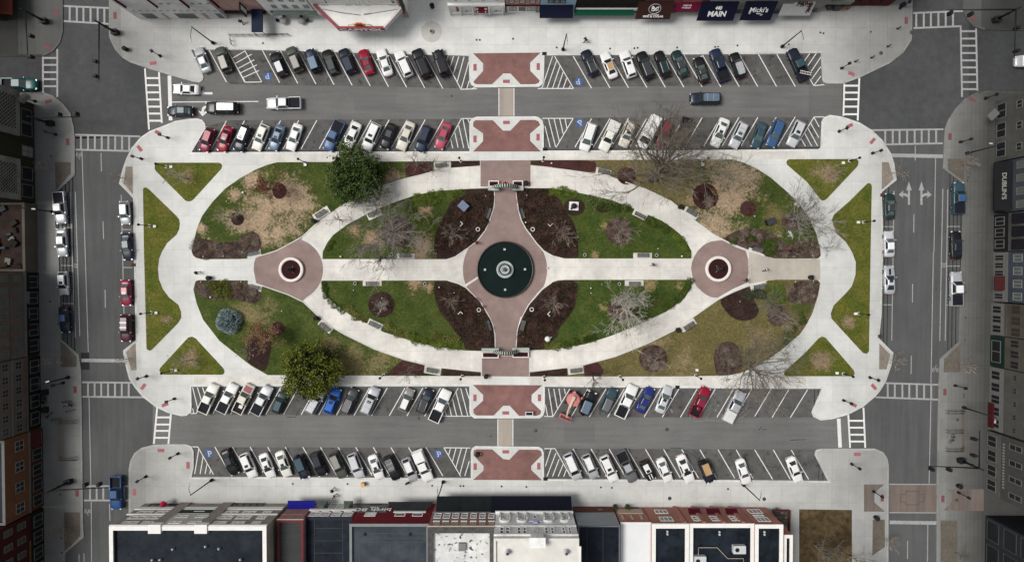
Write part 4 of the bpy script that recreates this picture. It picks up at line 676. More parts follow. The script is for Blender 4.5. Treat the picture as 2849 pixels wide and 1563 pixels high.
b=MB();b.box((.45,-.25,1.95),(2.1,.36,.4));b.box((-.35,-.25,2.1),(.7,.5,.35));put('lower_boom',b,M_ARM,t)
b=MB();b.tube([(1.3,-.25,1.9),(2.3,-.12,1.6),(d.length-.2,.05,1.35)],[.17,.14,.11],6,smooth=False);b.tube([(1.4,-.02,1.6),(2.2,.15,1.4),(d.length-.35,.1,1.2)],.07,5);put('upper_boom',b,M_ARM,t)
b=MB();X=d.length+.2
for z_ in(.45,.9,1.35):b.tube([(X-.35,-1.0,z_),(X+.4,-1.0,z_),(X+.4,1.0,z_),(X-.35,1.0,z_),(X-.35,-1.0,z_)],.05,5)
for x_,y_ in((X-.35,-1),(X+.4,-1),(X+.4,1),(X-.35,1)):b.tube([(x_,y_,.3),(x_,y_,1.35)],.045,5)
bk=put('basket',b,M_LIFT,t);q=MB();q.box((X+.02,0,.3),(.75,2.0,.06));put('basket_floor',q,mat('lift_floor',(.17,.08,.075),.8),bk)
q=MB();q.box((X-.3,.15,1.1),(.25,.5,.35));put('control_box',q,M_RAIL,bk)
# ====== STREET FURNITURE
M_IRON=mat('black_iron',(.010,.010,.011),.5,c2=(.016,.016,.017),scale=3);M_IRON2=mat('grey_iron',(.055,.055,.055),.6);M_WHITE=mat('white_enamel',(.60,.60,.58),.5,c2=(.52,.52,.5),scale=3)
M_LUM=mat('luminaire_grey',(.36,.36,.35),.5);M_LAMPGL=mat('lamp_glass',(.62,.61,.57),.25)
PZT=KZ
def gp(t,x,y,z=PZT):return G(t,x,y,z)
def street_light(base,top,head,label,z=8.0):
 b0=P(*base,PZT);tp=P(*top,z);hd=P(*head,z-.1)
 t=thing('street_light',label,'street light',b0,0,'tall curved arm street lights')
 b=MB();b.lathe([(0,0),(.28,0),(.28,.5),(.16,.7),(.13,.75)],12);put('base',b,M_IRON,t)
 dx,dy=tp.x-b0.x,tp.y-b0.y
 b=MB();b.tube([(0,0,.6),(0,0,z)],[.12,.07],8);put('pole',b,M_IRON,t)
 a=Vector((hd.x-tp.x,hd.y-tp.y,0));
 b=MB();b.tube([a*f+Vector((0,0,z-.25+.55*math.sin(PI*min(1,f*.9))*.7))for f in(0,.2,.45,.7,.9)],.045,6);put('arm',b,M_IRON,t)
 b=MB();M=Matrix.Rotation(math.atan2(a.y,a.x),3,'Z');e=a*.95;b.box((e.x,e.y,z-.02),(.6,.2,.12),M=M);put('luminaire',b,M_LUM,t)
for a in(((594,121),(535,76),(534,117),'tall street light at the top left, beside the first parked car'),((1566,139),(1577,94),(1579,120),'tall street light on the top pavement right of the brick crossing'),((2175,131),(2232,87),(2237,119),'tall street light above the ladder carrying black pickup'),((590,1334),(532,1377),(529,1347),'tall street light at the bottom row\'s left end'),((1233,1339),(1223,1377),(1221,1349),'tall street light before the long black awning'),((2067,1347),(2115,1391),(2119,1366),'tall street light near the lone white sedan, bottom right'),((149,589),(69,579),(110,583),'tall street light by the navy bedded pickup on the left street'),((191,1049),(106,1071),(140,1060),'tall street light near the lower left crosswalk'),((2689,427),(2775,407),(2748,403),'tall street light above the black awning on the right'),((2680,1133),(2748,1152),(2744,1162),'tall street light beside the orange railed pen on the right')):
 street_light(*a)
def signal_post(t,x,y,hx,hy,label):
 b0=gp(t,x,y);h=2.7;tp=G(t,hx,hy,h);ang=math.atan2(tp.y-b0.y,tp.x-b0.x)
 r=thing('signal_post',label,'signal post',b0,ang,'pedestrian signal posts at the crosswalks')
 b=MB();b.box((0,0,.06),(.5,.42,.12));b.lathe([(.2,.1),(.17,.5),(.08,.62)],10);put('base',b,M_IRON,r)
 b=MB();b.tube([(0,0,.5),(0,0,h)],.07,8);put('post',b,M_IRON,r)
 b=MB();b.box((0,0,h+.1),(.40,.42,.42));b.box((.22,0,h+.2),(.1,.44,.08));put('signal_head',b,M_IRON,r)
SPST=[('11',1575,553,1505,517,'on the upper left corner above the red tactile pad'),('11',345,997,245,957,'on the far left corner by the white sign'),('11',550,1325,470,1298,'on the left pavement below the long mast'),('11',1650,1355,1580,1328,'on the park\'s upper left corner near the red hatchback'),('21',1390,502,1322,485,'left of the upper left grass triangle'),('31',1440,1222,1365,1240,'left of the lower left grass triangle'),('31',625,1287,545,1307,'on the left pavement beside the lower crosswalk'),('41',1715,207,1655,235,'on the park\'s lower left tip'),('41',1750,745,1688,778,'on the lower left corner near the blue symbol'),('41',1435,970,1360,1012,'on the lower left corner opposite the blue pickup'),('14',830,655,890,615,'on the upper right corner left of three small bollards'),('14',805,1258,870,1237,'on the park\'s upper right tip'),('14',1965,1360,2045,1337,'on the right pavement beside the upper crosswalk'),('14',2205,943,2305,910,'on the far right corner near the orange kerb'),('14',1390,80,1465,40,'at the top right beside a black bin'),('24',1125,435,1195,415,'right of the upper right grass triangle'),('34',1100,1203,1175,1225,'right of the lower right grass triangle'),('44',848,217,910,242,'on the park\'s lower right tip'),('44',1915,75,1998,102,'on the right pavement beside the lower crosswalk'),('44',925,825,990,860,'in the middle of the lower right corner bulb'),('44',1135,1088,1205,1130,'on the tan paved ramp at lower right'),('44',1945,1097,2025,1135,'on the far right tan paving')]
for t,x,y,hx,hy,l in SPST:signal_post(t,x,y,hx,hy,'short black signal post '+l)
def mast(t,base,top,arms,label):
 b0=gp(t,*base);z=5.4;tp=G(t,*top,z+.5)
 r=thing('traffic_signal',label,'traffic signal',b0,0,'traffic signal masts at the junctions')
 b=MB();b.box((0,0,.5),(.95,.8,1.0),rz=.15);b.box((0,0,1.04),(1.05,.9,.08),rz=.15);put('base',b,M_IRON,r)
 b=MB();b.tube([(0,0,.9),(0,0,z+.7)],[.2,.14],8);put('pole',b,M_IRON,r)
 b=MB();b.box((0,0,3.2),(.35,.35,.6));put('control_box',b,M_IRON,r)
 for(ex,ey,sigs)in arms:
  e=G(t,ex,ey,z)-b0;e.z=z-.15
  b=MB();b.tube([(0,0,z-.35),tuple(e)],[.13,.07],7);put('mast_arm',b,M_IRON,r)
  for(sx,sy)in sigs:
   s=G(t,sx,sy,z-.4)-b0;f=max(0,min(1,(s.x*e.x+s.y*e.y)/(e.x**2+e.y**2)));q=e*f
   dv=Vector((s.x-q.x,s.y-q.y,0));L_=max(.25,min(.8,dv.length));dv=dv.normalized()*L_ if dv.length>.01 else Vector((.3,0,0))
   b=MB();b.box((q.x+dv.x,q.y+dv.y,z-.55),(.55,.42,1.15),rz=math.atan2(dv.y,dv.x));b.tube([(q.x,q.y,z-.25),(q.x+dv.x,q.y+dv.y,z-.25)],.05,5);put('signal_head',b,M_IRON,r)
mast('11',(1150,330),(965,228),[(970,795,[(942,605),(942,750)])],'black signal mast at the upper left, its arm reaching down over the road')
mast('11',(515,1220),(320,1160),[(785,1150,[(580,1125),(750,1120)])],'black signal mast on the left pavement, its arm reaching right')
mast('11',(455,220),(265,125),[(275,580,[(305,355),(305,560)])],'black signal mast in the photo\'s top left corner')
mast('14',(2290,200),(2510,95),[(1835,98,[(1868,130),(2065,140)]),(2485,560,[(2508,272),(2505,490)])],'two armed black signal mast in the top right corner')
mast('BL',(925,350),(650,485),[(1420,435,[(1120,400),(1300,395)])],'black signal mast at lower left, its arm touching the blue pickup')
mast('BR',(1265,70),(1560,195),[(870,155,[(905,195),(1135,200)]),(1535,-310,[(1460,-200),(1455,15)])],'two armed black signal mast at lower right by the tan crosswalk')
def park_lamp(t,x,y,hx,hy,box,label):
 b0=gp(t,x,y,LZ);h=3.3;tp=G(t,hx,hy,h);ang=math.atan2(tp.y-b0.y,tp.x-b0.x)
 r=thing('park_lamp',label,'park lamp',b0,ang,'black lamp posts around the park')
 b=MB();b.box((0,0,.07),(.42,.42,.16));put('footing',b,M_WHITE,r)
 b=MB();b.lathe([(.16,.12),(.13,.5),(.07,.65),(.055,h-.3),(.11,h-.25),(.12,h-.15)],10);put('post',b,M_IRON,r)
 b=MB();b.lathe([(.0,h-.16),(.15,h-.14),(.2,h+.22),(.22,h+.26),(.1,h+.44),(.03,h+.55),(0,h+.56)],10);put('lantern',b,M_IRON,r)
 if box:
  c=G(t,*box,.4);q=MB();q.box((0,0,.13),(.42,.38,.30));q.box((0,0,.30),(.46,.42,.05));o=put('utility_box',q,M_WHITE,None,(c.x,c.y,LZ));tag(o,'small white box in the grass behind the '+label,'utility box','white boxes by the park lamps')
PL=[('21',1635,580,1545,548,(1680,580),'lamp on the upper left triangle'),('21',1470,1160,1370,1148,(1520,1165),'lamp on the left wedge, upper one'),('31',1490,597,1395,610,(1535,600),'lamp on the left wedge, lower one'),('31',1690,1165,1600,1200,(1728,1165),'lamp on the lower left triangle'),('22',520,535,460,505,(527,560),'lamp left of the dark evergreen'),('22',2057,525,2050,490,None,'lamp left of the top brick walk'),('23',390,520,395,485,None,'lamp right of the top brick walk'),('23',1960,530,2030,495,(1962,558),'lamp right of the biggest bare tree'),('24',905,510,1000,485,(848,527),'lamp on the upper right triangle'),('24',1040,1095,1135,1083,(992,1095),'lamp on the right wedge, upper one'),('34',990,590,1100,603,(965,593),'lamp on the right wedge, lower one'),('34',845,1165,940,1192,(788,1160),'lamp on the lower right triangle'),('33',1890,1215,1955,1245,(1905,1162),'lamp above the red pickup'),('33',1145,1225,1165,1255,None,'lamp above the white open bed pickup'),('33',400,1228,408,1255,None,'lamp right of the bottom brick walk'),('32',1300,1210,1268,1250,None,'lamp right of the lower evergreen'),('32',2070,1220,2060,1250,None,'lamp left of the bottom brick walk')]
for t,x,y,hx,hy,bx,l in PL:park_lamp(t,x,y,hx,hy,bx,'black '+l)
M_SLAT=mat('bench_slat',(.11,.11,.105),.6,c2=(.08,.08,.078),scale=6);M_PAD=mat('bench_pad',(.55,.53,.49),.8,c2=(.47,.45,.42),scale=1.2,big=.2,bigscale=.4)
BENCH=None
def bench(t,x,y,rot,label,back=1,L_=1.9):
 """rot in degrees, world; the backrest on the local +y side"""
 global BENCH
 c=gp(t,x,y,LZ+.02);gname='slatted park benches on pale pads'
 if BENCH is None:
  r=thing('park_bench',label,'bench',(0,0,0),0,gname)
  b=MB()
  for i in range(5):b.box((0,-.22+i*.11,.44),(L_,.085,.04))
  put('seat',b,M_SLAT,r)
  b=MB()
  for i in range(4):b.box((0,.30+i*.035,.52+i*.11),(L_,.03,.085))
  put('backrest',b,M_SLAT,r)
  for s in(-1,0,1):
   b=MB();b.box((s*L_*.47,-.2,.22),(.06,.06,.44));b.box((s*L_*.47,.3,.42),(.06,.06,.84));b.box((s*L_*.47,.05,.42),(.06,.55,.04))
   if s:b.box((s*L_*.49,.02,.66),(.06,.6,.04))
   put('leg',b,M_IRON,r)
  BENCH=r;r.location=c;r.rotation_euler=(0,0,math.radians(rot));return r
 return dup(BENCH,c,math.radians(rot),label,gname)
def pad(t,pts):slab('bench_pad',t,pts,.02,LZ+.02,M_PAD)
def padrot(t,x,y,rot,l,w_,oy=0.0):
 c=G(t,x,y,LZ);R=Matrix.Rotation(math.radians(rot),2);b=MB()
 b.prism([tuple(R@Vector((a*l/2,e*w_/2+oy))+Vector(c[:2]))for a,e in((-1,-1),(1,-1),(1,1),(-1,1))],.02,LZ+.02);struct('bench_pad',b,M_PAD)
BN=[('22',1868,572,8,'bench above the oval path left of the top brick walk',None),('22',690,1045,33,'bench below the dark evergreen beside a round bin',(3.0,1.3,.1)),('22',1205,1045,24,'bench under pale branches on the upper left inner lawn',(2.5,1.1,-.1)),('22',2330,1038,72,'bench on the left of the upper brick neck',(2.6,1.0,-.15)),('23',985,635,-12,'bench under the biggest bare tree\'s left side',(2.6,1.2,0)),('23',188,1040,108,'bench on the right of the upper brick neck',(2.6,1.0,-.15)),('23',1342,1055,154,'bench on the upper right inner lawn\'s edge',(2.5,1.1,-.1)),('23',1845,1035,-30,'bench on the upper right outer lawn by the path',(2.6,1.2,0)),('a',872,1250,12,'bench above the left round planter plaza',(2.6,1.1,0)),('b',830,165,-15+180,'bench below the left round planter plaza',(2.6,1.1,0)),('32',1185,308,180,'long axis bench on the lower left inner lawn',(3.2,.95,0)),('32',1515,45,0,'long axis bench on the upper left inner lawn',(3.0,.9,0)),('32',1215,712,155,'bench on the lower left inner lawn beside the curved path',(2.6,1.2,.1)),('32',725,735,-40+180,'bench beside a dark bin on the lower left outer lawn',(2.6,1.1,0)),('32',1780,1158,170,'bench between two mulch beds at the park\'s lower edge',(2.9,1.6,0)),('32',2332,725,-75+180,'bench on the left of the lower brick neck',(2.6,1.0,-.15)),('33',1370,40,0,'long axis bench on the upper right inner lawn',(3.2,.95,0)),('33',1287,308,180,'long axis bench on the lower right inner lawn',(3.2,.95,0)),('33',1818,722,212,'bench beside a dark bin on the lower right outer lawn',(2.8,1.2,0)),('33',712,1158,187,'bench between mulch beds right of the bottom brick walk',(2.7,1.5,0)),('33',187,722,75+180,'bench on the right of the lower brick neck',(2.6,1.0,-.15)),('d',990,72,192,'bench below the right round planter plaza',(2.8,1.2,0)),('c',1138,990,-15,'bench above the right round planter plaza',(2.8,1.2,0))]
for t,x,y,rot,l,pd in BN:
 if pd:padrot(t,x,y,rot,*pd)
 bench(t,x,y,rot,'dark slatted '+l)
pad('22',[(1790,532),(1958,532),(1958,625),(1790,628)])
BIN=None
def litter_bin(t,x,y,label,z=PZT,r_=.33,h=1.0,lean=True):
 global BIN
 c=gp(t,x,y,z)
 if BIN is None:
  o=thing('litter_bin',label,'bin',c,0,'round black litter bins')
  b=MB();b.lathe([(0,.0),(.30,.0),(.36,.06),(.36,.85),(.32,.9)],18);put('drum',b,M_IRON,o)
  b=MB();b.lathe([(.38,.86),(.40,.92),(.36,1.0),(.20,1.12),(.16,1.08),(0,1.06)],18);put('lid',b,M_IRON2 if False else M_IRON,o)
  BIN=o;return o
 return dup(BIN,c,0,label,'round black litter bins')
for a in(('11',1248,492,'black litter bin on the upper left corner pavement'),('U3',305,118,'black litter bin on the top pavement beside the theatre'),('U4',2045,100,'black litter bin beside the signal post at top right'),('44',1940,1030,'black litter bin above the far right tan paving'),('44',1150,1332,'black litter bin beside the lower right gravel bed'),('31',2065,258,'black litter bin at the left end of the long axis'),('34',525,245,'black litter bin at the right end of the long axis'),('42',2222,746,'black litter bin on the bottom brick crossing'),('32',2305,1220,'dark litter bin on the lower brick walk\'s left side'),('22',620,1112,'round black bin on the pad below the dark evergreen'),('32',640,650,'round black bin beside the lower left path bench'),('33',1712,766,'round black bin beside the lower right path bench'),('23',1735,977,'brown grey bin beside the upper right path bench'),('e',1440,240,'grey bin right of the upper garland arch')):
 litter_bin(*a)
t=thing('square_bin','black rectangular bin with pale rim on the lower brick ramp','bin',gp('43',255,345));b=MB();b.box((0,0,.4),(1.15,.6,.8));put('body',b,M_IRON,t);b=MB()
for x,y,lx,ly in((0,.31,1.3,.1),(0,-.31,1.3,.1),(.6,0,.1,.52),(-.6,0,.1,.52)):b.box((x,y,.8),(lx,ly,.1))
put('rim',b,M_STONEW if False else M_WHITE,t)
COVER=None
def cover(p,label,r_=.17,group='small round lids in the pavement'):
 global COVER
 if COVER is None:
  b=MB();b.lathe([(.0,.018),(.13,.018),(.135,.012),(.155,.012),(.17,.018),(.175,0)],14)
  o=put('utility_cover',b,M_IRON2,None,p);tag(o,label,'utility cover',group);COVER=o
 else:
  o=COVER.copy();COL.objects.link(o);o.location=p;o['label']=label;o['group']=group
 k=r_/.17;o.scale=(k,k,1);return o
def covers(pts,where,r_=.17):
 pts=sorted(pts,key=lambda q:Q(*q)[0])
 for i,q in enumerate(pts):cover(gp(*q,PZT+.006),f'small dark round lid in the {where}, {ORD[i + 1]} from the left',r_)
covers([('12',112,427),('12',2212,395),('12',2243,395),('13',97,384),('13',526,470),('13',1050,480),('13',1290,477),('13',1322,473),('13',1710,470),('13',2083,464),('13',2113,464),('13',2303,450),('14',325,428),('14',628,315),('14',657,321),('14',1110,307)],'top pavement')
covers([('42',405,1042),('42',943,1043),('42',1775,1060),('42',2052,1063),('42',2082,1063),('42',2458,1067),('43',228,1072),('43',960,1077),('43',1068,1081),('43',2210,1093)],'bottom pavement')
for i,q in enumerate([('24',2042,612),('24',2042,665),('24',2035,697),('34',2022,387),('34',2017,630),('34',2012,845),('44',2002,160),('44',2002,185),('44',2010,325),('44',1998,660)]):cover(gp(*q,PZT+.006),f'small dark round lid in the right pavement, {ORD[i + 1]} from the top')
for i,q in enumerate([('21',500,478),('31',492,490),('41',592,1147),('BL',805,1100),('BL',808,1290)]):cover(gp(*q,PZT+.006),f'small dark round lid in the left pavement, {ORD[i + 1]} from the top')
for q,l,r_ in((('43',1637,1185),'large dark round lid in the bottom pavement right of the two dark trees',.32),(('44',90,1160),'large grey round lid near the bottom right street light',.32),(('44',1940,402),'dark round lid inside the orange railed pen',.27),(('BR',1232,598),'dark round lid in the far right tan paving',.3),(('14',1208,510),'pale brown round lid on the upper right corner',.33),(('14',1505,312),'grey round lid on the upper right corner\'s kerb',.38)):cover(gp(*q,PZT+.014),l,r_)
for q,l,r_ in((('42',1645,398),'dark round manhole in the lower street near the white pickup',.22),(('43',1610,508),'pale round manhole patch in the middle of the lower street',.32),(('43',320,520),'pale round manhole patch beside the lower crossing strip',.3),(('12',1965,946),'small manhole in the upper street left of the crossing',.17),(('34',1735,355),'dark manhole between the lane lines of the right street',.16),(('42',2350,578),'small manhole in the lower street left of the crossing',.15)):cover(G(*q,.004),l,r_,'manholes in the roads')
for x,y,l in((1365,278,'topmost'),(1270,448,'second from top'),(1115,555,'third from top'),(960,592,'lowest')):
 c=gp('14',x,y);o=thing('bollard',f'short black bollard on the upper right corner, {l} of four','bollard',c,0,'short bollards on the corner')
 b=MB();b.lathe([(.12,0),(.12,.1),(.08,.16),(.075,.9),(.11,.95),(.11,1.0),(0,1.08)],10);put('post',b,M_IRON,o);b=MB();b.box((0,0,.03),(.34,.3,.06));put('base',b,M_IRON,o)
for t,x,y,l in(('13',405,530,'dark square kerb drain at the top row\'s right half'),('23',410,408,'dark kerb drain beside the upper brick ramp'),('33',1712,1330,'dark kerb drain below the park, above the parked silver sedan'),('43',415,995,'dark kerb drain beside the bottom brick ramp'),('24',1222,835,'rust coloured kerb drain by the top right wedge'),('34',1200,808,'rust coloured kerb drain by the lower right gravel bed'),('31',1313,130,'grey kerb drain beside the left wedge')):
 b=MB();b.box((0,0,.015),(.75,.55,.03))
 for i in range(5):b.box((-.28+i*.14,0,.035),(.05,.48,.02))
 o=put('kerb_drain',b,M_IRON if 'dark' in l else mat('rusty_grate',(.06,.03,.028),.8),None,gp(t,x,y,KZ+.014));tag(o,l,'drain','kerb drains')
 # ------ fountain
FC=P(1405.3,749.8,KZ);t=thing('fountain','round fountain with dark water and tiered white centre in the middle of the plaza','fountain',FC,0)
M_WATER=mat('fountain_water',(.006,.013,.012),.45,c2=(.004,.009,.009),scale=.4,spec=.03);M_RIMD=mat('fountain_rim',(.008,.009,.010),.35,c2=(.02,.012,.012),scale=1.5)
M_STONEW=mat('fountain_stone',(.40,.43,.42),.6,c2=(.24,.27,.27),scale=4)
R_=4.78
b=MB();b.lathe([(R_-.16,.02),(R_-.16,.50),(R_-.18,.56),(R_+.02,.58),(R_+.06,.52),(R_-.02,.40),(R_,.02)],72);put('basin',b,M_RIMD,t)
b=MB();b.disc((0,0,.38),R_-.15,64);put('water',b,M_WATER,t)
b=MB();b.lathe([(1.42,.3),(1.46,.75),(1.38,.80),(1.22,.80),(1.20,.74),(1.02,.74),(1.0,.66),(0,.66)],40);put('lower_tier',b,M_STONEW,t)
b=MB();b.disc((0,0,.70),1.0,32);put('tier_water',b,mat('tier_water',(.004,.005,.005),.3,spec=.1),t)
b=MB();b.lathe([(.3,.6),(.22,1.2),(.35,1.5),(.78,1.72),(.80,1.78),(.70,1.78),(.56,1.66),(.3,1.6),(.28,1.6)],12);put('upper_bowl',b,M_STONEW,t)
b=MB();b.lathe([(0,1.62),(.55,1.63)],12);b.lathe([(.16,1.6),(.1,2.0),(.13,2.3),(.07,2.45),(0,2.6)],10);b.ball((.2,.12,2.1),.13,8);b.ball((-.2,.08,2.0),.12,8);b.ball((.05,-.25,1.9),.12,8);put('statue',b,mat('fountain_statue',(.16,.18,.18),.5,c2=(.03,.035,.035),scale=5),t)
for i,(x,y)in enumerate(((795,345),(445,708),(1160,700),(805,1065))):
 q=G('g',x,y,.8);b=MB();b.box((q.x-FC.x,q.y-FC.y,.45),(.36,.36,.5));put('spout_block',b,M_STONEW,t)
b=MB()
for i in range(26):
 a=2*PI*i/26+.1*(i%3);b.box(((R_-.02)*math.cos(a),(R_-.02)*math.sin(a),.585),(.16,.1,.03),rz=a+.4)
put('rim_tiles',b,mat('rim_tiles',(.10,.02,.03),.6,c2=(.05,.05,.02),scale=1.2),t)
for(cx,cy),ro,ri,l in(((812,750),34.5,26.6,'left'),((1996.7,748),36,28,'right')):
 c=P(cx,cy,KZ);k=1/16.35;ro*=k;ri*=k
 t=thing('round_planter',f'round white walled planter with dark soil on the {l} brick plaza','planter',c,0,'round planters')
 b=MB();b.lathe([(ro-.05,0),(ro,.08),(ro,.5),(ro-.04,.55),(ri+.04,.55),(ri,.5),(ri,.2)],48);put('wall',b,mat('planter_wall',(.60,.56,.53),.7,c2=(.54,.5,.47),scale=1.5),t)
 b=MB();b.disc((0,0,.40),ri+.02,40);put('soil',b,M_SOIL,t)
 s=thing('bronze_statue',f'small dark bronze statue on a scrolled base in the {l} round planter','statue',(c.x,c.y,KZ+.40),0,'statues in the round planters');sg=-1 if l=='left' else 1
 b=MB();b.lathe([(.45,0),(.45,.25),(.32,.3),(.3,.55),(0,.58)],14);put('pedestal',b,mat('bronze_dark',(.035,.033,.032),.5,c2=(.02,.02,.02),scale=4),s)
 b=MB();b.lathe([(.16,.55),(.22,.9),(.17,1.25),(.24,1.5),(.08,1.6),(.12,1.75),(.1,1.9),(0,1.95)],12,(sg*.08,0,0));b.tube([(sg*.08,.2,1.45),(sg*.2,.4,1.3),(sg*.4,.35,1.5)],.06,6);put('figure',b,mat('bronze_dark',(.035,.033,.032),.5),s)
 b=MB();b.tube([(-sg*.45,-.6,.1),(-sg*.25,-.35,.12),(-sg*.35,0,.12),(-sg*.25,.35,.12),(-sg*.45,.6,.1),(-sg*.1,.35,.1)],.06,6);put('scroll',b,mat('bronze_pale',(.16,.15,.145),.5),s)
M_GARL=mat('garland_green',(.022,.055,.030),.9,c2=(.01,.03,.018),scale=8);M_RIB=mat('ribbon_white',(.42,.46,.42),.6);M_BOW=mat('bow_red',(.34,.012,.03),.5)
for key,boxes,ax0,ax1,yy,bow,sgn in(('upper',[('e',(622,178),(850,400)),('e',(1148,178),(1375,400))],1375,1439,521,True,1),('lower',[('32',(2265,945),(2430,1045)),('33',(90,940),(253,1040))],1376,1437,977,False,-1)):
 for j,(tt,a,e)in enumerate(boxes):
  pa,pe=G(tt,*a,.55),G(tt,*e,.55);cx,cy=(pa.x+pe.x)/2,(pa.y+pe.y)/2;dx,dy=abs(pe.x-pa.x),abs(pe.y-pa.y)
  t=thing('planter_box',f'square white planter box {"left" if j == 0 else "right"} of the {key} garland arch','planter',(cx,cy,KZ),0,'planter boxes at the garland arches')
  b=MB();w_=.17;sy=dy*(.62);oy=dy*.19*(1 if sgn>0 else-1)
  for(x,y,lx,ly)in((0,oy+sy/2-w_/2,dx,w_),(0,oy-sy/2+w_/2,dx,w_),(-dx/2+w_/2,oy,w_,sy-2*w_),(dx/2-w_/2,oy,w_,sy-2*w_)):b.box((x,y,.28),(lx,ly,.56))
  put('wall',b,mat('planter_wall',(.60,.56,.53),.7),t)
  b=MB();b.flat([(-dx/2+.1,oy-sy/2+.1),(dx/2-.1,oy-sy/2+.1),(dx/2-.1,oy+sy/2-.1),(-dx/2+.1,oy+sy/2-.1)],.42);put('soil',b,M_SOIL,t)
  b=MB();py=-dy/2+dy*.17 if sgn>0 else dy/2-dy*.17;b.box((0,py,.6),(dx,dy*.32,1.2));b.box((0,py,1.24),(dx+.1,dy*.32+.1,.1));put('pillar',b,mat('pillar_stone',(.36,.37,.34),.8,c2=(.22,.25,.22),scale=1.5),t)
 z0=1.2;a,e=P(ax0,yy,z0),P(ax1,yy,z0);t=thing('garland_arch',f'green and white striped garland arch spanning the {key} brick walk','arch',((a.x+e.x)/2,a.y,KZ),0,'garland arches');hw=(e.x-a.x)/2
 def ap(f):x=-hw+2*hw*f;return Vector((x,sgn*.35*math.sin(PI*f)*.0,z0+2.4*math.sin(PI*f)**.75))
 pts=[ap(i/24)for i in range(25)];b=MB();b.tube(pts,[.30+.04*(i%2)for i in range(25)],10);put('garland',b,M_GARL,t)
 b=MB()
 for i in range(1,24,2):
  p,q=ap(i/24),ap((i+.75)/24);b.tube([p,q+Vector((.02,0,0))],.345,10,cap=False)
 put('ribbon',b,M_RIB,t)
 b=MB();p=ap(.5);s=sgn
 if bow:b.box((p.x-.2,p.y+.42*s,p.z+.1),(.5,.22,.3),rz=.25);b.box((p.x+.2,p.y+.42*s,p.z+.1),(.5,.22,.3),rz=-.25);b.box((p.x,p.y+.45*s,p.z+.1),(.2,.2,.3))
 else:b.tube([ap(i/24)+Vector((0,-.32,-.1))for i in range(3,22)],.09,6)
 put('bow',b,M_BOW,t)
c=gp('23',693,967,LZ+.045);t=thing('sculpture','dark seated figure on a white square plinth in a dark mulch circle','sculpture',c,math.radians(-3))
b=MB();b.box((0,0,.2),(1.6,1.45,.4));put('plinth',b,M_WHITE,t);b=MB();b.lathe([(.5,.4),(.48,.6),(.3,.9),(.34,1.2),(.14,1.35),(.17,1.55),(.1,1.7),(0,1.72)],12);b.tube([(-.2,-.2,.8),(-.5,-.45,.55),(-.3,-.6,.42)],.12,6);b.tube([(.2,.1,1.1),(.45,-.1,.9)],.1,6);put('figure',b,mat('bronze_dark',(.035,.033,.032),.5),t)
c=gp('22',2085,970,LZ+.045);t=thing('information_panel','blue grey diamond shaped panel roof in the upper left mulch bed','panel',c,math.radians(-42))
b=MB();b.box((0,0,1.1),(1.55,1.35,.12));put('panel',b,mat('panel_slate',(.13,.16,.22),.5,c2=(.1,.125,.18),scale=2),t);b=MB();b.box((0,0,.52),(.3,.3,1.04));put('post',b,M_IRON,t)
c=gp('c',1305,590,LZ);t=thing('utility_cabinet','black cabinet on the upper right lawn above the curved mulch bed','cabinet',c,math.radians(20));b=MB();b.box((0,0,.5),(1.3,.9,1.0));put('cabinet',b,M_IRON,t);b=MB();b.box((.1,0,1.03),(1.45,1.0,.08));put('lid',b,mat('cabinet_lid',(.035,.037,.042),.5),t)
for x,y,l,r_ in((.0,0,'pair of',.4),):
 for(px,py,sx,sy,ll)in((1692,338,.42,.3,'larger'),(1725,368,.3,.24,'smaller')):
  b=MB();b.ball((0,0,.08),.5,12,0,.35);o=put('boulder',b,mat('pale_stone',(.40,.42,.36),.9,c2=(.33,.35,.29),scale=3),None,gp('c',px,py,LZ),.5);o.scale=(sx*2,sy*2,.8);tag(o,f'pale flat stone, {ll} of two on the upper right lawn edge','boulder','pale flat stones')
c=gp('33',435,855,LZ+.04);b=MB();b.ball((0,0,.45),.5,18,0,.9);b.tube([(.3,.1,.5),(.75,.35,.3)],.09,6);o=put('white_globe',b,M_WHITE,None,c);tag(o,'white globe shaped ornament at the lower right mulch bed edge','ornament')
c=gp('c',1600,770,LZ+.04);t=thing('animal_sculpture','pale jagged animal like sculpture by the right lawn mulch','sculpture',c,math.radians(-50));b=MB()
b.tube([(-.7,.1,.3),(-.3,.15,.45),(.2,0,.45),(.7,.05,.35)],[.12,.22,.2,.1],7);b.tube([(-.3,.1,.4),(-.5,.5,.1)],.07,5);b.tube([(.1,.1,.4),(.2,.5,.05)],.06,5);b.tube([(.1,-.1,.4),(.0,-.5,.05)],.06,5);b.tube([(.6,.0,.4),(.9,-.3,.1)],.05,5);put('figure',b,mat('pale_stone',(.40,.42,.36),.9),t)
def small(name,mb,m,t,x,y,label,cat,group,z=LZ,rz=0.0):
 o=put(name,mb,m,None,gp(t,x,y,z),rz);return tag(o,label,cat,group)
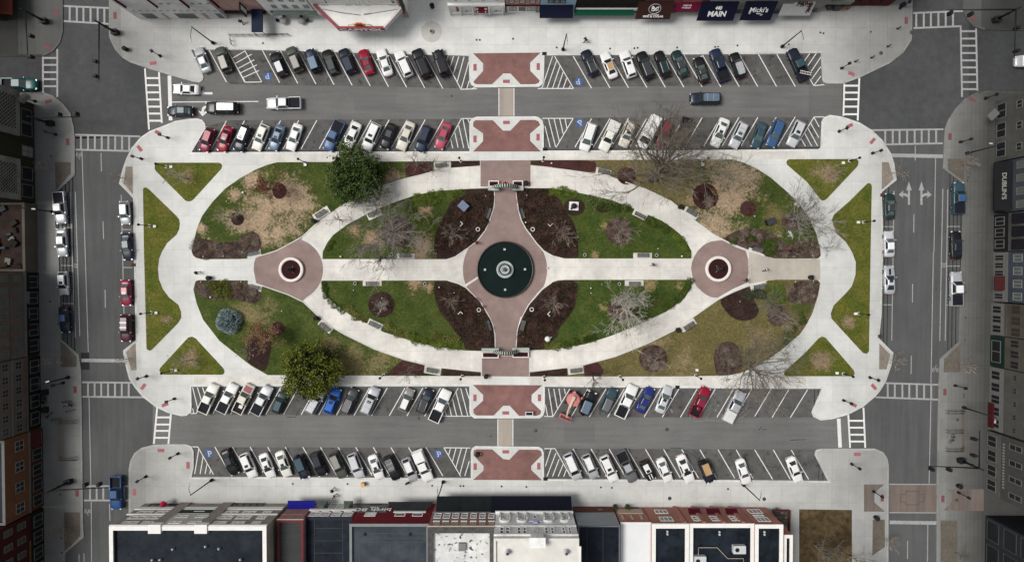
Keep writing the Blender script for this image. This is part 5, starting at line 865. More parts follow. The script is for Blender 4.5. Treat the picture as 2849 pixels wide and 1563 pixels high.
for t,x,y,l in(('32',1020,312,'left of the lower left long axis bench'),('32',1705,315,'near the mulch bed on the lower left inner lawn'),('32',1380,30,'left of the upper left long axis bench'),('33',800,32,'near the upper right mulch bed on the long axis'),('33',1505,35,'right of the upper right long axis bench'),('33',1140,318,'left of the lower right long axis bench'),('22',2225,1195,'in the upper left mulch bed by the plaza'),('23',290,1195,'in the upper right mulch bed by the plaza'),('32',2235,570,'in the lower left mulch bed by the plaza'),('33',280,567,'in the lower right mulch bed by the plaza')):
 big='mulch bed by' in l;k=1.25 if big else 1.0
 q=thing('ring_pot','round pale rimmed dark pot '+l,'pot',gp(t,x,y,LZ+.04),0,'round rimmed pots')
 b=MB();b.lathe([(.20*k,0),(.27*k,.3),(.3*k,.36),(.23*k,.36),(.2*k,.3)],18);put('rim',b,M_STONEW if not big else M_WHITE,q);b=MB();b.disc((0,0,.28),.235*k,14);put('soil',b,M_SOIL,q)
for t,x,y,l in(('22',2052,1140,'upper left'),('23',460,1140,'upper right'),('32',2055,612,'lower left'),('33',460,612,'lower right')):
 q=thing('square_marker',f'open square white marker in the {l} mulch bed','marker',gp(t,x,y,LZ+.045),math.radians(45),'square markers in the four mulch beds');b=MB()
 up=t in('22','23');s=-1 if up else 1
 for(a,e,lx,ly)in((0,s*.3,.7,.1),(-s*.3,0,.1,.5)if t in('22','33')else(s*.3,0,.1,.5)):b.box((a,e,.2),(lx,ly,.4))
 put('frame',b,M_WHITE,q);b=MB();b.box((0,0,.15),(.5,.5,.3));put('core',b,M_IRON,q)
LT=[('32',880,48,'beside the long axis near the left plaza',.16),('33',1752,45,'beside the long axis near the right plaza',.16),('33',432,163,'on the fountain plaza\'s right rim',.15),('c',1040,1253,'on the right brick plaza\'s edge, middle of three',.12),('c',1040,1195,'on the right brick plaza\'s edge, upper of three',.09),('c',1040,1310,'on the right brick plaza\'s edge, lower of three',.09),('23',475,548,'in the mulch right of the top brick walk',.15),('23',222,1127,'below the upper right neck bench',.13),('23',268,1237,'right of the plaza in the upper right bed',.09),('23',727,1273,'at the outer edge of the upper right bed',.09),('22',2303,868,'in the upper left bed beside the neck',.1),('23',232,862,'in the upper right bed beside the neck',.1),('32',1845,350,'in the lower left bed near the long axis',.12),('32',1992,403,'in the lower left bed among twigs',.08),('32',1283,455,'in the lower left mulch circle',.1),('32',1005,378,'on the lower left inner lawn',.1),('32',302,580,'on the lower left outer lawn',.1),('32',2035,860,'at the lower left hedge tip',.11),('33',860,358,'on the lower right inner lawn, upper of two',.12),('33',862,406,'on the lower right inner lawn, lower of two',.1),('33',967,320,'on the lower right inner lawn near the axis',.08),('23',1518,1385,'on the upper right inner lawn near the axis',.1),('23',1130,1280,'in the upper right inner mulch circle',.08),('a',745,452,'on the upper left outer lawn',.2),('a',527,568,'on the upper left outer lawn near its edge',.09),('a',1225,820,'on the bare patch of the upper left outer lawn',.11),('a',222,1288,'in the left leafy bed, leftmost',.1),('a',485,1282,'in the left leafy bed, middle',.1),('a',735,1230,'in the left leafy bed, right one',.1),('b',300,292,'square one under the lower left leafy bed',.16),('b',180,103,'in the lower left leafy bed, leftmost',.09),('b',428,97,'in the lower left leafy bed, middle',.09),('b',672,103,'in the lower left leafy bed, right one',.09),('b',822,1008,'in the big lower left mulch bed',.09),('c',1100,513,'beside the small red mulch circle',.11),('c',1360,982,'in the right leafy bed',.1),('c',1647,1077,'along the right leafy bed\'s lower edge',.1),('c',1915,1065,'near the right leafy bed\'s corner',.09),('d',1465,18,'in the lower right leafy bed, left one',.1),('d',1700,8,'in the lower right leafy bed, right one',.09),('d',742,275,'in the dark lower right mulch bed',.08),('d',1330,752,'on the lower right outer lawn',.1),('33',195,830,'in the lower right bed beside the neck',.08),('42',2253,746,'beside the bin on the bottom brick crossing',.14)]
for t,x,y,l,r_ in LT:
 q=thing('garden_light','small white garden light '+l,'garden light',gp(t,x,y,LZ if 'brick' not in l and 'rim' not in l else KZ+.02),0,'small white garden lights')
 b=MB();b.lathe([(.05,0),(.04,.22)],8);put('stem',b,M_IRON,q);b=MB();b.ball((0,0,.22+r_*.7),r_,12);put('globe',b,M_LAMPGL,q)
b=MB();cc=gp('12',1770,315);b.disc((cc.x,cc.y,KZ+.012),1.78,48);struct('paved_circle',b,mat('paved_circle',(.40,.39,.365),.85,c2=(.35,.345,.32),scale=1.5))
q=thing('stone_pot','brown pot with a pale rim at the centre of the grey paved circle','pot',(cc.x,cc.y,KZ+.012));b=MB();b.lathe([(.30,0),(.34,.3),(.36,.34),(.28,.34),(.26,.25)],18);put('rim',b,M_STONEW,q);b=MB();b.disc((0,0,.25),.27,16);put('soil',b,mat('pot_soil',(.10,.07,.045),.9),q)
t=thing('handrail','black L shaped handrail round the ramp on the top pavement','railing',gp('11',2275,450));b=MB();o0=gp('11',2275,450)
path=[gp('11',2290,452)-o0,gp('11',2270,358)-o0,gp('11',2473,358)-o0,gp('12',375,352)-o0]
for k,hz in enumerate((.5,1.0)):
 b=MB();b.tube([Vector((p.x,p.y,hz))for p in path],.045,6);put('rail',b,M_IRON,t)
for a,e,n in((0,1,2),(1,3,9)):
 for i in range(n+(e==3)):
  p=path[a].lerp(path[e],i/n);b=MB();b.tube([(p.x,p.y,0),(p.x,p.y,1.0)],.04,6);put('baluster',b,M_IRON,t)
M_OR=mat('orange_rail',(.20,.095,.03),.6,c2=(.12,.06,.025),scale=3);M_GR=mat('rack_metal',(.05,.045,.035),.5)
def pen(t,x0,y0,x1,y1,bars,side,label):
 o0=gp(t,(x0+x1)/2,(y0+y1)/2);r=thing('railed_pen',label,'railing',o0,0,'orange railed pens on the side pavements');q=lambda x,y:gp(t,x,y)-o0
 xs=x1 if side>0 else x0;b=MB();a,e=q(xs,y0),q(xs,y1);b.tube([(a.x,a.y,.95),(e.x,e.y,.95)],.04,5);b.tube([(a.x,a.y,.5),(e.x,e.y,.5)],.03,5);put('side_rail',b,M_OR,r)
 for y in bars:
  a,e=q(x0,y),q(x1,y);b=MB()
  for oy in(0,.45):b.tube([(a.x,a.y+oy,.05),(a.x,a.y+oy,.9),(e.x,e.y+oy,.9),(e.x,e.y+oy,.05)],.045,5)
  for f in(0,.5,1):b.tube([(a.x+(e.x-a.x)*f,a.y,.9),(a.x+(e.x-a.x)*f,a.y+.45,.9)],.035,5)
  put('end_rail',b,M_GR,r)
 b=MB();a,e=q(x0,y1+15),q(x1,y1+15);b.tube([(a.x,a.y,.2),(e.x,e.y,.2)],.06,5);put('foot_rail',b,M_OR,r)
pen('41',610,420,755,795,(440,800),-1,'railed pen with orange rail on the left pavement');pen('44',1822,320,1970,690,(335,520,695),1,'railed pen with orange rail on the right pavement')
def bicycle(p,ang,label,m):
 t=thing('bicycle',label,'bicycle',p,ang,'bicycles on the pavements')
 for x in(-.52,.52):
  b=MB();b.tube([(x+.33*math.cos(a),0,.34+.33*math.sin(a))for a in[i*PI/8 for i in range(17)]],.028,5,cap=False);put('wheel',b,M_TYRE,t)
 b=MB();b.tube([(-.52,0,.34),(-.15,0,.85),(.4,0,.85),(.52,0,.34)],.03,5);b.tube([(-.15,0,.85),(0,0,.3),(.4,0,.8)],.03,5);put('frame',b,m,t)
 b=MB();b.box((-.2,0,.95),(.28,.16,.07));put('saddle',b,M_TRIM,t);b=MB();b.tube([(.42,-.3,1.05),(.4,0,.95),(.42,.3,1.05)],.03,5);put('handlebar',b,M_TRIM,t)
bicycle(gp('41',665,232),.2,'black bicycle, upper one beside the seated group on the left pavement',M_IRON);bicycle(gp('41',700,320),.2,'bright blue bicycle near the orange railed pen on the left',mat('bike_blue',(.02,.10,.42),.4));bicycle(gp('41',497,365),.8,'black bicycle by the red shopfront on the left pavement',M_IRON);bicycle(gp('41',558,405),.2,'grey bicycle next to the left orange railed pen',M_IRON2)
bicycle(gp('44',1872,578),1.2,'dark bicycle inside the right orange railed pen',M_IRON)
t=thing('newspaper_box','tan orange box standing on the bottom pavement','box',gp('42',1103,1040),.15);b=MB();b.box((0,0,.45),(.55,.6,.9));put('cabinet',b,mat('box_orange',(.46,.24,.08),.6,c2=(.36,.18,.06),scale=3),t);b=MB();b.box((0,0,.92),(.62,.68,.06));put('lid',b,mat('box_orange_light',(.55,.33,.13),.6),t);b=MB();b.box((.29,0,.5),(.04,.5,.6));put('door',b,mat('box_brown',(.10,.05,.02),.6),t)
t=thing('motor_scooter','black scooter parked behind the small silver hatchback','scooter',gp('42',1548,1020),.5);b=MB();b.tube([(-.5,0,.3),(-.1,0,.35),(.35,0,.35),(.5,0,.9)],[.16,.14,.1,.06],7);put('frame',b,M_IRON,t);b=MB();b.box((-.3,0,.72),(.6,.3,.14));put('seat',b,M_TRIM,t)
for x in(-.5,.5):
 b=MB();b.tube([(x,-.06,.24),(x,.06,.24)],.24,12,smooth=False);put('wheel',b,M_TYRE,t)
b=MB();b.tube([(.48,-.3,.98),(.5,0,.95),(.48,.3,.98)],.035,5);put('handlebar',b,M_IRON,t)
t=thing('folded_parasol','crimson folded parasol standing before the white and brown building','parasol',gp('41',1655,1212));b=MB();b.tube([(0,0,0),(0,0,2.4)],.04,6);put('pole',b,M_IRON,t);b=MB();b.lathe([(.62,1.7),(.55,1.85),(.30,2.2),(0,2.45)],9,smooth=False);b.box((.2,.1,1.7),(.6,.25,.3),rz=.3);put('canopy',b,mat('parasol_crimson',(.36,.012,.055),.7,c2=(.22,.01,.04),scale=3),t)
for i,(tx,chairs)in enumerate(((525,((440,345),(525,262))),(810,((900,345),(800,268))))):
 c=gp('U2',tx,355);t=thing('bistro_table',f'round grey mesh table, {"left" if i == 0 else "right"} of two before the green awning','table',c,0,'bistro tables');b=MB();b.lathe([(0,.72),(.62,.72),(.62,.75),(0,.75)],24);put('tabletop',b,mat('mesh_top',(.26,.26,.25),.6,c2=(.2,.2,.2),scale=9),t);b=MB();b.tube([(0,0,0),(0,0,.72)],.05,6);b.box((0,0,.03),(.5,.5,.05));put('pedestal',b,M_IRON,t)
 for j,(x,y)in enumerate(chairs):
  p=gp('U2',x,y);a=math.atan2(c.y-p.y,c.x-p.x);q=thing('bistro_chair',f'black chair {"beside" if j == 0 else "behind"} the {"left" if i == 0 else "right"} round mesh table','chair',p,a,'bistro chairs')
  b=MB();b.box((0,0,.45),(.5,.5,.06));put('seat',b,M_IRON,q);b=MB();b.box((-.26,0,.7),(.06,.5,.45));put('backrest',b,M_IRON,q)
  for(lx,ly)in((.2,.2),(.2,-.2),(-.2,.2),(-.2,-.2)):b=MB();b.tube([(lx,ly,0),(lx,ly,.44)],.025,5);put('leg',b,M_IRON,q)
  # ====== TREES AND PLANTS
rng=np.random.default_rng(11)
def bark(name,c,c2=None):return mat('bark_'+name,c,.9,c2=c2 or tuple(x*.6 for x in c),scale=3)
BK=dict(brown=bark('brown',(.17,.148,.118)),grey=bark('grey',(.24,.22,.195)),pale=bark('pale',(.42,.41,.35),(.27,.26,.22)),dark=bark('dark',(.05,.043,.035)),birch=bark('birch',(.34,.31,.26),(.2,.17,.14)),tan=bark('tan',(.27,.22,.185)),rust=bark('rust',(.125,.068,.056)),greenish=bark('greenish',(.15,.165,.125)))
def foliage(name,c1,c2,c3):
 m=mat('leaf_'+name,c1,.65,c2=c2,scale=1.1,big=.45,bigscale=.9,spec=.25);return m
def bare(name,base,h,spread,bk,label,lean=(0,0),seed=1,limbs=7,dens=1.0,trunk=None,z0=LZ,twig=.016,levels=4,leaf=None,up=.55,group='bare trees',startz=.16,az=None):
 """leafless tree: trunk, limbs and three more orders of ever finer twigs"""
 R=random.Random(seed);b0=P(*base,z0);t=thing(name,label,'tree',b0,0,group);spread*=1.3;limbs+=4;tr=trunk or .022*h+.03
 mt,mc=MB(),MB();tips=[]
 ln=Vector((lean[0],lean[1],0))
 top=Vector((ln.x*.5,ln.y*.5,h*.55))
 pts=[Vector((0,0,-.1)),Vector((ln.x*.06,ln.y*.06,h*.12)),Vector((ln.x*.2,ln.y*.2,h*.3)),top,Vector((ln.x*.8,ln.y*.8,h*.8))]
 mt.tube(pts,[tr*1.3,tr,tr*.85,tr*.6,tr*.3],7)
 def grow(p,d,L_,r,lv,mb):
  n=4 if lv>1 else 3;q=[p];dd=d.copy()
  for i in range(n):
   dd=(dd+Vector((R.gauss(0,.16),R.gauss(0,.16),R.gauss(.03,.12)))).normalized();q.append(q[-1]+dd*L_/n)
  rr=[max(twig*.6,r*(1-.62*i/n))for i in range(n+1)]
  mb.tube(q,rr,4 if lv>=levels-1 else 3,cap=False,smooth=False)
  if lv<=0:tips.append(q[-1]);return
  k=int(round(R.uniform(3.2,5.2)*dens))if lv>1 else int(round(R.uniform(3.5,5.5)*dens))
  for j in range(k):
   f=R.uniform(.22,1.0)if j else 1.0;i=min(n-1,int(f*n));pp=q[i].lerp(q[i+1],f*n-i)
   ax=Vector((R.gauss(0,1),R.gauss(0,1),R.gauss(.25,.6))).normalized();e=(dd*1.0+ax*R.uniform(.45,.95)).normalized();e.z=max(e.z,-.12)
   grow(pp,e,L_*R.uniform(.42,.66),max(twig,rr[i]*.52),lv-1,mc)
 def along(f):
  s=f*(len(pts)-1);i=min(int(s),len(pts)-2);return pts[i].lerp(pts[i+1],s-i)
 for i in range(limbs):
  f=startz+(1-startz)*(i+.5)/limbs*.95+.0;a=(az[i%len(az)]if az else i*2.4+R.uniform(-.4,.4));e=R.uniform(.25,.75)*up/.55+f*.5
  d=Vector((math.cos(a)*math.cos(e),math.sin(a)*math.cos(e),math.sin(e)))+ln*.05
  grow(along(.25+f*.7),d.normalized(),spread*R.uniform(.62,.95)*(1.1-.35*f),tr*.55*(1.05-.5*f),levels-1,mt if False else mc)
 put('trunk',mt,BK[bk],t);put('branches',mc,BK[bk],t)
 if leaf:
  lb=MB();nl,sz,lm=leaf
  for i in range(nl):
   p=tips[R.randrange(len(tips))]+Vector((R.gauss(0,.16),R.gauss(0,.16),R.gauss(-.02,.14)));leafquad(lb,p,sz*R.uniform(.6,1.3),R)
  put('leaves',lb,lm,t)
 return t
def leafquad(lb,p,s,R,upb=.6):
 n=Vector((R.gauss(0,1),R.gauss(0,1),abs(R.gauss(upb,.8)))).normalized();a=n.orthogonal().normalized();a=Matrix.Rotation(R.uniform(0,6.28),3,n)@a;b=n.cross(a)
 lb.add([p-a*s*.5,p+b*s*.26,p+a*s*.5,p-b*s*.26],[[0,1,2,3]])
BT=[('bare_tree',(1812,500),14.5,7.8,'brown','largest bare tree, branches spread over the pavement and cars above the park',(.4,2.2),22,1.18,.42),('bare_tree',(1108,648),8.5,5.0,'grey','wide pale grey bare tree on the upper left inner lawn',(-1.6,.3),15,1.15,.2),('bare_tree',(1732,858),8.0,4.0,'pale','pale silver bare tree on the lower right inner lawn',(.6,-.3),14,1.15,.2),('bare_tree',(1722,645),4.8,2.5,'tan','brown twiggy bare tree in the upper right inner mulch circle',(.2,.2),9,.9,.1),('bare_tree',(1817,998),5.0,2.5,'tan','small bare tree in the lower right lawn\'s round mulch bed',(.1,-.3),9,.8,.12),('bare_tree',(2066,1012),9.5,5.6,'brown','wide bare tree reaching over the path at the park\'s lower right edge',(.3,-.3),15,1.1,.28),('bare_tree',(2160,878),5.5,2.6,'tan','reddish bare tree in the far lower right mulch circle',(-.1,-.4),9,.9,.12),('bare_tree',(2128,845),5.5,2.7,'greenish','hazy grey green bare tree by the lower right leafy bed',(-.4,1.0),10,1.0,.1),('bare_tree',(2198,612),7.5,4.1,'grey','grey bare tree on the upper right lawn, overhanging the path',(.6,.6),12,1.0,.17),('bare_sapling',(2290,690),3.8,1.8,'grey','thin bare sapling at the right corner of the leafy bed',(.6,.2),6,.8,.06),('bare_sapling',(2081,580),2.2,1.0,'rust','little bare sapling in the small red mulch circle',(0,0),7,.8,.05),('bare_sapling',(660,609),5.0,1.5,'birch','white trunked sapling leaning left on the upper left lawn',(-1.9,.5),8,.9,.12),('bare_sapling',(522,498),5.0,1.5,'birch','pale sapling on the upper left grass triangle',(-1.9,.5),8,.9,.1),('bare_sapling',(535,1000),5.0,1.5,'birch','pale sapling on the lower left grass triangle',(-1.9,-.4),8,.9,.1),('bare_sapling',(2303,487),3.8,1.2,'tan','thin sapling on the upper right grass triangle',(1.0,.5),6,.8,.06),('bare_sapling',(702,974),3.2,1.3,'tan','small twiggy sapling in the big lower left mulch bed',(-.5,-.2),6,.8,.06),('bare_sapling',(1164,462),4.2,1.9,'brown','bare sapling in the red mulch bed below the rose sedan, left one',(-.4,.6),8,.9,.09),('bare_sapling',(1205,476),4.0,1.7,'brown','bare sapling beside the top left path bench, right one',(.2,.9),7,.9,.08),('bare_sapling',(1143,1030),4.0,1.8,'brown','bare sapling in the lower red mulch bed left of the bench',(-.2,-.7),8,.9,.09),('bare_sapling',(1648,1036),4.6,2.0,'dark','dark bare sapling leaning over the cars below the park',(-.1,-2.0),8,.9,.11),('crape_myrtle',(1262,652),2.8,1.7,'tan','pale radiating shrub tree in the upper left mulch bed',(0,0),12,.8,.06),('crape_myrtle',(1565,652),3.1,2.0,'tan','pale radiating shrub tree in the upper right mulch bed',(0,0),13,.85,.06),('crape_myrtle',(1259,836),2.4,1.3,'tan','pale radiating shrub tree in the lower left mulch bed',(0,0),10,.8,.05),('crape_myrtle',(1540,840),3.1,1.9,'tan','pale radiating shrub tree in the lower right mulch bed',(0,0),13,.85,.06),('bare_sapling',(1066,850),2.6,1.3,'pale','small pale sapling in the lower left inner mulch circle',(-.4,-.2),7,.7,.07),('bare_sapling',(1000,560),4.0,2.0,'grey','grey bare sapling at the dark evergreen\'s lower right edge',(.4,-.2),8,.9,.08),('bare_sapling',(1052,572),4.2,2.0,'dark','dark crooked sapling overhanging the upper oval path',(-.2,-.2),6,.7,.08),('bare_sapling',(948,612),3.4,1.7,'dark','dark twisted bare limbs over the upper left oval path',(.1,-.1),6,.7,.08),('bare_sapling',(1066,715),5.2,2.3,'dark','dark bare tree reaching down over the long axis path',(-.3,-1.4),6,.8,.12),('bare_sapling',(141,471),3.0,1.1,'grey','bare street sapling beside the upper left gravel bed',(-.6,.2),6,.8,.05),('bare_sapling',(168,1003),3.2,1.2,'tan','bare street sapling beside the lower left gravel bed',(-.4,-.2),7,.8,.05),('bare_sapling',(342,496),2.8,1.0,'tan','bare street sapling in the gravel by the park\'s upper left notch',(-.1,.1),6,.8,.05),('bare_sapling',(352,998),2.8,1.0,'tan','bare street sapling in the gravel by the park\'s lower left notch',(0,0),6,.8,.05),('bare_sapling',(2482,482),3.0,1.2,'tan','bare street sapling in the gravel by the park\'s upper right notch',(.4,.1),7,.8,.05),('bare_sapling',(2674,457),3.2,1.2,'tan','bare street sapling in the far right upper gravel bed',(.7,.1),7,.8,.06),('bare_sapling',(2476,1000),3.0,1.2,'tan','bare street sapling in the gravel by the park\'s lower right notch',(.3,0),7,.8,.05),('bare_sapling',(2668,1016),3.2,1.2,'tan','bare street sapling in the far right lower gravel bed',(.5,-.1),7,.8,.05),('bare_sapling',(184,1458),3.2,1.3,'brown','bare street sapling in the bottom left gravel bed',(-.5,-.3),8,.9,.06),('bare_sapling',(2460,1496),3.0,1.2,'tan','bare street sapling in the gravel below the tan ramp',(.3,-.2),7,.8,.05),('bare_sapling',(2656,1536),3.2,1.3,'brown','bare street sapling in the bottom right gravel bed',(.4,-.4),7,.8,.06),('bare_tree',(2262,1512),7.0,3.2,'brown','bare tree on the brown lot at the bottom right',(.5,-.5),9,.9,.15),('bare_tree',(2362,1545),6.0,3.0,'grey','bare tree overhanging the pavement beside the brown lot',(1.2,.6),9,.9,.13)]
for i,(nm,b_,h,sp,bk,lb,ln,li,de,tr)in enumerate(BT):
 az=None
 if i==0:az=[1.5,2.2,.9,3.0,.3,1.2,1.9,-.5,3.7,.6,2.6,-1.2,1.6,4.3,.1]
 bare(nm,b_,h,sp,bk,lb,ln,100+i,li,de,tr,z0=(.05 if b_[0]in(2262,)else LZ),twig=.023 if h>7 else .021,levels=4 if h>6.5 else 3,az=az,group='bare trees and saplings',startz=.0 if i==0 else .02 if nm=='crape_myrtle' else .12)
LRED=foliage('red',(.20,.075,.05),(.12,.045,.032),None);LBR=foliage('tan',(.30,.17,.10),(.20,.11,.06),None)
bare('red_leaved_tree',(774,532),5.2,2.0,'rust','red leaved sparse tree leaning left from a red mulch circle',(-1.3,.4),60,10,.9,.1,levels=3,leaf=(1500,.24,LRED),group='trees keeping dry leaves')
bare('tan_leaved_tree',(771,913),5.4,2.0,'tan','tan dry leaved tree leaning over the big lower left mulch bed',(-2.0,-1.2),61,10,.95,.12,levels=3,leaf=(2600,.26,LBR),group='trees keeping dry leaves')
def crown_mesh(rx,ry,rz,nclump,per,sz,seed,cr=.16):
 R=random.Random(seed);lb=MB();r0=min(rx,ry)
 for i in range(nclump):
  u=R.uniform(-.15,1.0);a=R.uniform(0,6.283);k=math.sqrt(max(0,1-u*u));wob=1+.11*math.sin(3*a+seed)+.09*math.sin(5*a+1.7*seed)+.05*math.sin(11*a);f=R.uniform(.80,1.04)*wob
  c=Vector((rx*k*math.cos(a)*f,ry*k*math.sin(a)*f,rz*u*f))
  cs=r0*R.uniform(cr*.6,cr*1.25)
  for j in range(per):
   p=c+Vector((R.gauss(0,cs*.55),R.gauss(0,cs*.55),R.gauss(0,cs*.42)));leafquad(lb,p,sz*R.uniform(.6,1.35),R,.5)
 return lb
def evergreen(cx,cy,hz,rx,ry,rz,m,mdark,label,seed,n=190,per=48,sz=.33):
 c=P(cx,cy,hz);b0=Vector((c.x,c.y,LZ));t=thing('evergreen_tree',label,'tree',b0,0,'evergreen trees')
 b=MB();b.tube([(0,0,-.1),(.1,0,hz*.5),(0,.05,hz+rz*.5)],[.28,.22,.1],8)
 R=random.Random(seed)
 for i in range(10):
  a=i*.63;e=Vector((rx*.7*math.cos(a),ry*.7*math.sin(a),hz+rz*R.uniform(.0,.5)));b.tube([(0,0,hz*(.35+.05*i)),tuple(e*.5+Vector((0,0,.3))),tuple(e)],[.09,.06,.03],5)
 put('trunk',b,BK['dark'],t)
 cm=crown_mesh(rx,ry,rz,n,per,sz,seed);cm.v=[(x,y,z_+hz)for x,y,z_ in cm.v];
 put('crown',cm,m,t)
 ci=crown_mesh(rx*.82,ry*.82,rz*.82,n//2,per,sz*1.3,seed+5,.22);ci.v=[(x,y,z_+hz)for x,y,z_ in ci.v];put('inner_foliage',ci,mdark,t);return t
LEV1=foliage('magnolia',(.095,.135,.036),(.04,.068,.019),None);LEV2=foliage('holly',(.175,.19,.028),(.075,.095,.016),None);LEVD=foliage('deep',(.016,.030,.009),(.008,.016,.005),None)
evergreen(990,490,3.0,4.5,4.7,4.6,LEV1,LEVD,'big dark green evergreen at the park\'s upper left edge, touching parked cars',3,210,46)
evergreen(868,1030,3.0,4.7,4.4,4.4,LEV2,LEVD,'big yellow green evergreen hanging over cars below the park',8,210,46)
c=P(640,892,LZ);t=thing('blue_spruce','round blue grey spruce on the lower left lawn','tree',c);sp=MB();R=random.Random(4)
for i in range(430):
 u=R.uniform(0,1)**.8;a=i*2.39996;k=math.sqrt(1-u*u);f=1+.06*math.sin(4*a);d=Vector((k*math.cos(a),k*math.sin(a),u));p=Vector((d.x*2.0*f,d.y*2.0*f,.2+1.75*d.z))
 for j in range(5):
  e=(d+Vector((R.gauss(0,.55),R.gauss(0,.55),R.gauss(0,.4)))).normalized();s=e.cross(Vector((R.gauss(0,1),R.gauss(0,1),R.gauss(0,1)))).normalized()*.05;q=p-d*.1;sp.add([q-s,q+s,q+e*.46],[[0,1,2]])
put('crown',sp,mat('leaf_spruce',(.36,.44,.45),.7,c2=(.11,.16,.165),scale=2.4,detail=4),t)
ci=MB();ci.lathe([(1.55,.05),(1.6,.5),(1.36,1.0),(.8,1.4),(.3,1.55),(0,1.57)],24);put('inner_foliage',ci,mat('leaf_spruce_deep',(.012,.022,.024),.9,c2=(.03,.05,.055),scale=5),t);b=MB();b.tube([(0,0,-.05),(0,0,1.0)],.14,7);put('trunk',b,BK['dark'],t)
def shrub_mesh(r,h,n,sz,seed):
 R=random.Random(seed);lb=MB()
 for i in range(n):
  u=R.uniform(-.1,1);a=R.uniform(0,6.283);k=math.sqrt(max(0,1-u*u));f=R.uniform(.55,1.05)*(1+.14*math.sin(3*a+seed))
  leafquad(lb,Vector((r*k*math.cos(a)*f,r*k*math.sin(a)*f,h*max(0,u)*f+.05)),sz*R.uniform(.6,1.3),R,.7)
 return lb
def twig_mesh(r,h,n,seed):
 R=random.Random(seed);b=MB()
 for i in range(n):
  a=R.uniform(0,6.283);e=R.uniform(.35,1.2);d=Vector((math.cos(a)*math.cos(e),math.sin(a)*math.cos(e),math.sin(e)));q=[Vector((R.gauss(0,.08),R.gauss(0,.08),0))]
  for j in range(3):d=(d+Vector((R.gauss(0,.22),R.gauss(0,.22),R.gauss(0,.12)))).normalized();q.append(q[-1]+d*r*R.uniform(.28,.42))
  b.tube(q,[.022,.018,.014,.010],3,cap=False,smooth=False)
  for j in range(2):p=q[1+j];e2=(d+Vector((R.gauss(0,.6),R.gauss(0,.6),R.gauss(0,.3)))).normalized();b.tube([p,p+e2*r*.35],[.013,.008],3,cap=False,smooth=False)
 return b
LG1=foliage('hedge',(.16,.21,.032),(.065,.10,.016),None);LG2=foliage('hedge_dark',(.088,.13,.024),(.036,.062,.012),None);LG3=foliage('hedge_yellow',(.23,.23,.065),(.10,.115,.028),None);LG4=foliage('dry_shrub',(.20,.155,.105),(.09,.06,.042),None);LG5=foliage('pale_shrub',(.30,.245,.19),(.14,.10,.08),None);LG6=foliage('red_shrub',(.075,.032,.032),(.03,.014,.014),None);LG7=foliage('orange_shrub',(.32,.15,.075),(.18,.08,.045),None);LG8=foliage('ivy',(.16,.165,.035),(.09,.11,.022),None)
SHM={}
def shrub(px,py,r,m,label,group,kind='leaf',z=LZ):
 key=(kind,m.name,random.randrange(3))
 if key not in SHM:
  mb=shrub_mesh(1.0,.75,460,.20,key[2]+3)if kind=='leaf' else twig_mesh(1.0,.9,46,key[2]+3);SHM[key]=mb.mesh('shrub',[m])
 p=P(px,py,z);o=link('shrub',SHM[key],None,p,random.uniform(0,6.28));o.scale=(r,r,r*random.uniform(.8,1.1));return tag(o,label,'shrub',group)
def hedge(pts,m,r,label,group,n=None,jit=5,kind='leaf'):
 L_=[0]
 for i in range(len(pts)-1):L_.append(L_[-1]+math.dist(pts[i],pts[i+1]))
 n=n or max(2,int(L_[-1]/(r*16.3*.95)))
 for k in range(n):
  s=L_[-1]*k/max(1,n-1);i=max(j for j in range(len(L_)-1)if L_[j]<=s+1e-6);f=(s-L_[i])/max(1e-6,L_[i+1]-L_[i]);x=pts[i][0]+(pts[i+1][0]-pts[i][0])*f;y=pts[i][1]+(pts[i+1][1]-pts[i][1])*f
  shrub(x+random.uniform(-jit,jit),y+random.uniform(-jit,jit),r*random.uniform(.8,1.2),m,label,group,kind)
hedge(tl('22',(1640,900),(1740,870),(1850,870)),LG1,.95,'bright green shrub in the clump below the oval path, upper left inner lawn','upper left bright shrubs',4);hedge(tl('22',(1680,950),(1830,940)),LG1,.85,'bright green shrub in the clump below the oval path, upper left inner lawn','upper left bright shrubs',3)
hedge(tl('22',(1985,840),(2050,850)),LG1,.75,'small bright green shrub left of the upper brick neck','upper left neck shrubs',3);hedge(tl('22',(1660,1090),(1760,1070),(1700,1170),(1790,1190)),LG1,.75,'loose green shrub beside the upper left mulch bed','upper left loose shrubs',6,8)
hedge(tl('22',(1540,930),(1600,985),(1500,1000)),LG2,.7,'dull green shrub among the pale branches','dull shrubs under the pale tree',3,8)
hedge(tl('23',(490,835),(560,820),(640,840),(700,850)),LG1,.8,'bright green shrub right of the upper brick neck','upper right bright shrubs',6);hedge(tl('23',(850,890),(950,950),(1060,970),(1180,985),(1240,1000)),LG2,.75,'dark green shrub along the upper right path edge','upper right path shrubs',9);hedge(tl('23',(1400,1110),(1530,1150),(1620,1200)),LG2,.8,'dark green shrub beyond the path bench, upper right lawn','upper right hedge beyond the bench',6);hedge(tl('23',(1700,1260),(1760,1330),(1800,1400))+tl('33',(1815,20)),LG1,.7,'light green shrub at the upper right inner lawn\'s tip','upper right tip shrubs',7,3)
hedge(tl('32',(740,440),(830,540),(900,590)),LG2,.65,'low green shrub along the lower left path, left end','lower left end shrubs',5,3);hedge(tl('32',(960,570),(1020,620),(1100,665)),LG3,.75,'yellow green shrub before the lower left path bench','lower left bench shrubs',5,4);hedge(tl('32',(1330,745),(1430,790),(1520,820)),LG3,.8,'olive shrub right of the lower left path bench','lower left olive shrubs',5,5)
